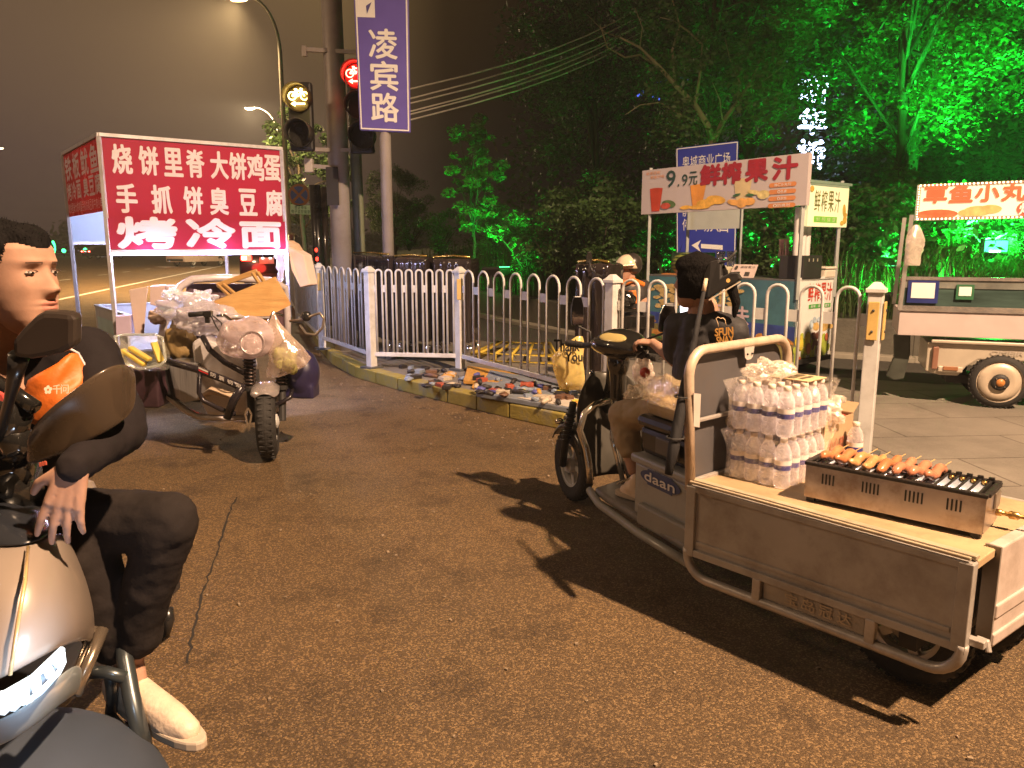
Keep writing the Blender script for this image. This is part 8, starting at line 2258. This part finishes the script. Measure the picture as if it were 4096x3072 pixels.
make_head(vd, vh, vfd, (0, 0, 1), .98, hairf=lambda ph: .055 if abs(math.atan2(math.sin(ph), math.cos(ph))) < 1.1 else -.075, hair_off=.016, hseed=9)
m = MB(); bq_ = vh - vfd * .12; m.sph(bq_ + UP * .03, (.045, .045, .05), nz=.3); m.chain([bq_ + V((.0, 0, .02)), bq_ + V((.05, -.04, -.02)), bq_ + V((.07, -.06, -.09)), bq_ + V((.065, -.06, -.15))], [.028, .026, .020, .010])
m.build("ponytail", hairm, vd, remesh=.006, sm_iter=1)
m = MB(); m.sph(vh - vfd * .022 + UP * .022, (.098, .088, .112), u=30, v=22, nz=.10, ns=14); m.build("hair_back", hairm, vd, smooth=True)
shirt = mat("shirt_black", (.020, .018, .020), .7, var=.15, scale=8, bump=.1)
m = MB(); m.chain([vsl, vn + V((.0, .0, -.085)), vsr], [.074, .088, .078]); m.chain([vn + V((0, 0, -.10)), vch, vp_], [.105, .140, .150]); m.chain([vsl, vsl.lerp(vel, .72)], [.076, .066]); m.chain([vsr, vsr + V((.02, .03, -.18))], [.078, .066])
sh_ = folds(m.build("shirt", shirt, vd, remesh=.009, sm_iter=3), .016, .07)
tq4 = Quad(D(2858, 1384, 3.46), D(2938, 1378, 3.435), D(2932, 1300, 3.435), D(2860, 1308, 3.46))
pr = mat("print_amber", (.62, .32, .08), .5); m = MB()
tq4.write(m, "SFUN", .02, .52, .98, .92, .05, off=.010); tq4.write(m, "SNAX", .10, .10, .98, .48, .05, off=.010); tq4.blob(m, .62, -.05, .12, .09, .010)
m.build("lettering", pr, sh_)
m = MB(); m.tube([D(px, py, 3.445) for px, py in ((2874, 1308), (2870, 1290), (2864, 1275), (2872, 1268), (2882, 1274), (2892, 1272), (2900, 1280), (2904, 1304))], .0022, seg=6); m.build("bear_outline", mat("print_cream", (.66, .48, .3), .5), sh_, smooth=True)
m = MB(); m.chain([vp_, vp_.lerp(vk, .55), vk], [.125, .095, .078]); m.chain([vk, vk.lerp(va, .5), vk.lerp(va, .62)], [.078, .070, .062]); m.chain([vp_ + V((.12, .05, 0)), vk + V((.26, .08, .0)), va + V((.28, .1, 0))], [.11, .075, .05])
folds(m.build("trousers", mat("trousers_tan", (.34, .25, .15), .7, var=.1, bump=.1), vd, remesh=.009, sm_iter=3), .02, .06)
shoe(vd, D(2545, 1915, 3.88), D(2480, 1950, 3.96), .29, mat("shoe_cream"), wdt=.04)
ph_ = thing("phone", "bright lit phone screen held in front of the seated vendor", "phone", D(2735, 1220, 3.95))
m = MB(); m.poly([D(2716, 1180, 4.05), D(2756, 1175, 4.05), D(2760, 1262, 4.05), D(2718, 1262, 4.05)], (0, .012, 0)); m.build("case", black_p, ph_, bevel=.004)
m = MB(); m.poly([D(2719, 1184, 4.046), D(2753, 1179, 4.046), D(2757, 1258, 4.046), D(2721, 1258, 4.046)], (0, .002, 0)); m.build("screen", glow("screen_white", (.72, .82, 1.0), 1.6), ph_)
bc = thing("black_case", "black flat case with a round amber badge propped beside the vendor's head", "case", D(2900, 1180, 3.48))
m = MB(); m.poly([D(2826, 1196, 3.46), D(2968, 1116, 3.40), D(2952, 1094, 3.40), D(2925, 1088, 3.42), D(2886, 1108, 3.44), D(2886, 1052, 3.46), D(2872, 1040, 3.46), D(2838, 1046, 3.48), D(2812, 1100, 3.50)], (.02, .05, 0)); m.build("shell", black_m, bc, bevel=.008)
m = MB(); m.bar(D(2836, 1200, 3.44), D(2962, 1126, 3.39), .006); m.build("edge_trim", mat("trim_cream", (.7, .6, .48), .4), bc)
m = MB(); m.lathe([(.001, 0), (.008, 0), (.009, .003)], D(2912, 1122, 3.40), (0, -1, 0), 16); m.build("badge", mat("badge_amber", (.62, .38, .12), .4), bc)
m = MB(); m.tube([D(2880, 1052, 3.46), D(2905, 1044, 3.46), D(2930, 1022, 3.46), D(2945, 1002, 3.46)], .006, seg=6); m.build("cord", black_m, bc, smooth=True)

# ---------------- delivery rider behind the fence
ry = 7.75
rd = thing("person", "helmeted delivery rider in an orange and black vest behind the fence", "person", D(2520, 1300, ry))
rh = D(2506, 1078, ry); rn = D(2520, 1128, ry); rc = D(2535, 1185, ry + .05); rp2 = D(2545, 1330, ry + .15)
m = MB(); m.chain([rh + V((.02, .02, -.03)), rn, rc, rp2], [.06, .06, .12, .13]); m.chain([D(2482, 1150, ry), D(2470, 1220, ry - .12), D(2448, 1225, ry - .3)], [.05, .04, .03]); m.chain([D(2575, 1150, ry + .1), D(2570, 1230, ry - .1)], [.05, .04])
hand(m, D(2448, 1225, ry - .3), (-.4, -.9, 0), (0, 0, -1), 1, curl=.7, sc=.9)
m.build("body", skin, rd, remesh=.01, sm_iter=2)
make_head(rd, rh, (-.85, -.5, -.05), (0, 0, 1), 1.0, hairf=lambda ph: .04, hseed=3)
m = MB(); m.chain([D(2482, 1150, ry), rn + V((.02, .03, -.07)), D(2575, 1150, ry + .1)], [.08, .09, .08]); m.chain([rc, rp2], [.15, .16]); m.chain([D(2482, 1150, ry), D(2470, 1220, ry - .12), D(2452, 1224, ry - .27)], [.075, .06, .045])
rj = m.build("jacket", mat("rider_black", (.03, .025, .025), .6, var=.2), rd, remesh=.014, sm_iter=2)
m = MB(); m.poly([D(2486, 1168, ry - .16), D(2545, 1160, ry - .16), D(2550, 1215, ry - .17), D(2490, 1215, ry - .17)], (0, .03, 0)); m.tube([D(2480, 1140, ry - .1), D(2530, 1120, ry - .06), D(2575, 1140, ry)], .03, seg=8); m.build("vest", mat("rider_orange", (.62, .17, .02), .5), rd, bevel=.01)
m = MB(); m.chain([rp2, D(2470, 1330, ry - .3), D(2480, 1460, ry - .25)], [.12, .075, .05]); m.build("trousers", mat("rider_black"), rd, remesh=.014, sm_iter=2)
m = MB()
m.sph(rh + UP * .035 + V((.015, .01, 0)), (.125, .12, .115), u=28, v=18); hm_ = m.build("helmet", mat("helmet_cream", (.62, .52, .38), .25, coat=.8, var=.03), rd, smooth=True)
bb = [v_ for v_ in hm_.data.vertices if v_.co.z < rh.z + .01]
for v_ in bb: v_.co.z = rh.z + .01
m = MB(); m.sph(rh + UP * .045 + V((.055, .02, .004)), (.105, .115, .112), u=24, v=16); m.build("helmet_back", mat("helmet_dark", (.03, .025, .022), .35, coat=.4), hm_, smooth=True)
m = MB(); m.poly([D(2478, 1066, ry - .16), D(2538, 1062, ry - .14), D(2534, 1072, ry - .06), D(2486, 1076, ry - .06)], (0, 0, .012)); m.build("peak", mat("helmet_cream"), hm_, bevel=.004)
rs_ = thing("delivery_scooter", "black delivery scooter with a tall dark windscreen and white box behind the fence", "scooter", D(2480, 1500, ry - .3))
m = MB(); m.poly([D(2432, 1128, ry - .55), D(2476, 1128, ry - .55), D(2474, 1300, ry - .6), D(2470, 1440, ry - .55), D(2420, 1440, ry - .55), D(2424, 1260, ry - .6)], (0, .05, 0)); m.build("windscreen", shiny, rs_, bevel=.02)
m = MB(); m.poly([D(2498, 1305, ry - .25), D(2552, 1303, ry - .25), D(2552, 1420, ry - .25), D(2496, 1420, ry - .25)], (0, .35, 0)); m.build("white_box", mat("box_white"), rs_, bevel=.01)
m = MB(); m.tube([D(2480, 1245, ry - .4), D(2550, 1240, ry - .35)], .018, seg=8); m.sph(D(2500, 1200, ry - .3), (.11, .08, .09), nz=.2); m.box(D(2520, 1278, ry - .1), (.4, .5, .12)); m.build("body", mat("gloss_black"), rs_, smooth=False, bevel=.01)
wheel(rs_, D(2450, 1430, ry - .5) * 1.0 + V((0, 0, -.0)), V((1, .3, 0)), .20, .09, .12)
m = MB(); m.tube([D(2440, 1130, ry - .5), D(2365, 1080, ry - .5), D(2358, 1050, ry - .5)], .010, seg=6); m.build("mirror_arm", black_m, rs_, smooth=True)
mirror(rs_, D(2356, 1060, ry - .5), D(2357, 1031, ry - .5), .055, .11, (0, -1, 0), "mirror", mat("mirror_glass_dim", (.12, .11, .10), .15, .8))
# ================================================================== one mesh per countable part
SPLIT = {'hoops': 'hoop', 'spacer_plates': 'spacer_plate', 'bracket': 'bracket', 'bolt': 'bolt', 'screw': 'screw', 'rivet': 'rivet', 'wheel_nut': 'wheel_nut',
         'foot': 'foot', 'arm': 'arm', 'burner_nut': 'burner_nut', 'plate_lamp': 'plate_lamp', 'crash_bar': 'crash_bar', 'top_frame': 'frame_bar', 'cross_bar': 'cross_bar',
         'leg_guard': 'leg_guard', 'brace': 'brace', 'handlebar': 'handlebar', 'flap': 'flap', 'tray': 'tray', 'counter_trim': 'trim', 'red_discs': 'red_disc',
         'label_pills': 'label_pill', 'cable': 'cable', 'lit_face': 'lit_face', 'strap': 'strap', 'divider': 'divider', 'bag_handles': 'bag_handles'}
def islands(me):
    n = len(me.vertices); par = list(range(n))
    def f(i):
        while par[i] != i: par[i] = par[par[i]]; i = par[i]
        return i
    for e_ in me.edges:
        a, b = f(e_.vertices[0]), f(e_.vertices[1])
        if a != b: par[a] = b
    g = {}
    for p_ in me.polygons: g.setdefault(f(p_.vertices[0]), []).append(p_.index)
    return list(g.values())
done_me = {}
for o in list(bpy.data.objects):
    base_n = o.name.split('.')[0]
    if o.type != 'MESH' or base_n not in SPLIT or o.parent is None or base_n == 'bag_handles' or any(md.type == 'REMESH' for md in o.modifiers): continue
    if base_n in ('tray',) and o.data.materials and o.data.materials[0].name != 'tray_blue_steel': continue
    me = o.data
    if me.name not in done_me:
        isl = islands(me); parts_ = []
        if 1 < len(isl) <= 60:
            for polys in isl:
                vid = {}; vs__ = []; fs__ = []
                for pi in polys:
                    f_ = []
                    for v_ in me.polygons[pi].vertices:
                        if v_ not in vid: vid[v_] = len(vs__); vs__.append(me.vertices[v_].co[:])
                        f_.append(vid[v_])
                    fs__.append(f_)
                nm = bpy.data.meshes.new(SPLIT[base_n]); nm.from_pydata(vs__, [], fs__)
                nm.polygons.foreach_set("use_smooth", [me.polygons[polys[0]].use_smooth] * len(fs__))
                for mt in me.materials: nm.materials.append(mt)
                nm.update(); parts_.append(nm)
        done_me[me.name] = parts_
    parts_ = done_me[me.name]
    if not parts_: continue
    kids = list(o.children)
    o.data = parts_[0]; o.name = SPLIT[base_n]
    for nm in parts_[1:]:
        c = o.copy(); c.data = nm; C.objects.link(c); c.parent = o.parent; c.matrix_parent_inverse = o.matrix_parent_inverse.copy()
# ================================================================== NIGHT AIR
hz = MB(); hz.box((0, 70, 4.5), (500, 300, 11.6))
ho = hz.build("haze", None)
hm = bpy.data.materials.new("haze"); hm.use_nodes = True
for n in list(hm.node_tree.nodes): hm.node_tree.nodes.remove(n)
hout = hm.node_tree.nodes.new("ShaderNodeOutputMaterial"); hv = hm.node_tree.nodes.new("ShaderNodeVolumePrincipled")
hv.inputs["Color"].default_value = (0.9, 0.9, 0.9, 1); hv.inputs["Density"].default_value = 0.0010; hv.inputs["Anisotropy"].default_value = 0.0
hm.node_tree.links.new(hv.outputs[0], hout.inputs["Volume"])
ho.data.materials.append(hm); ho['kind'] = 'stuff'
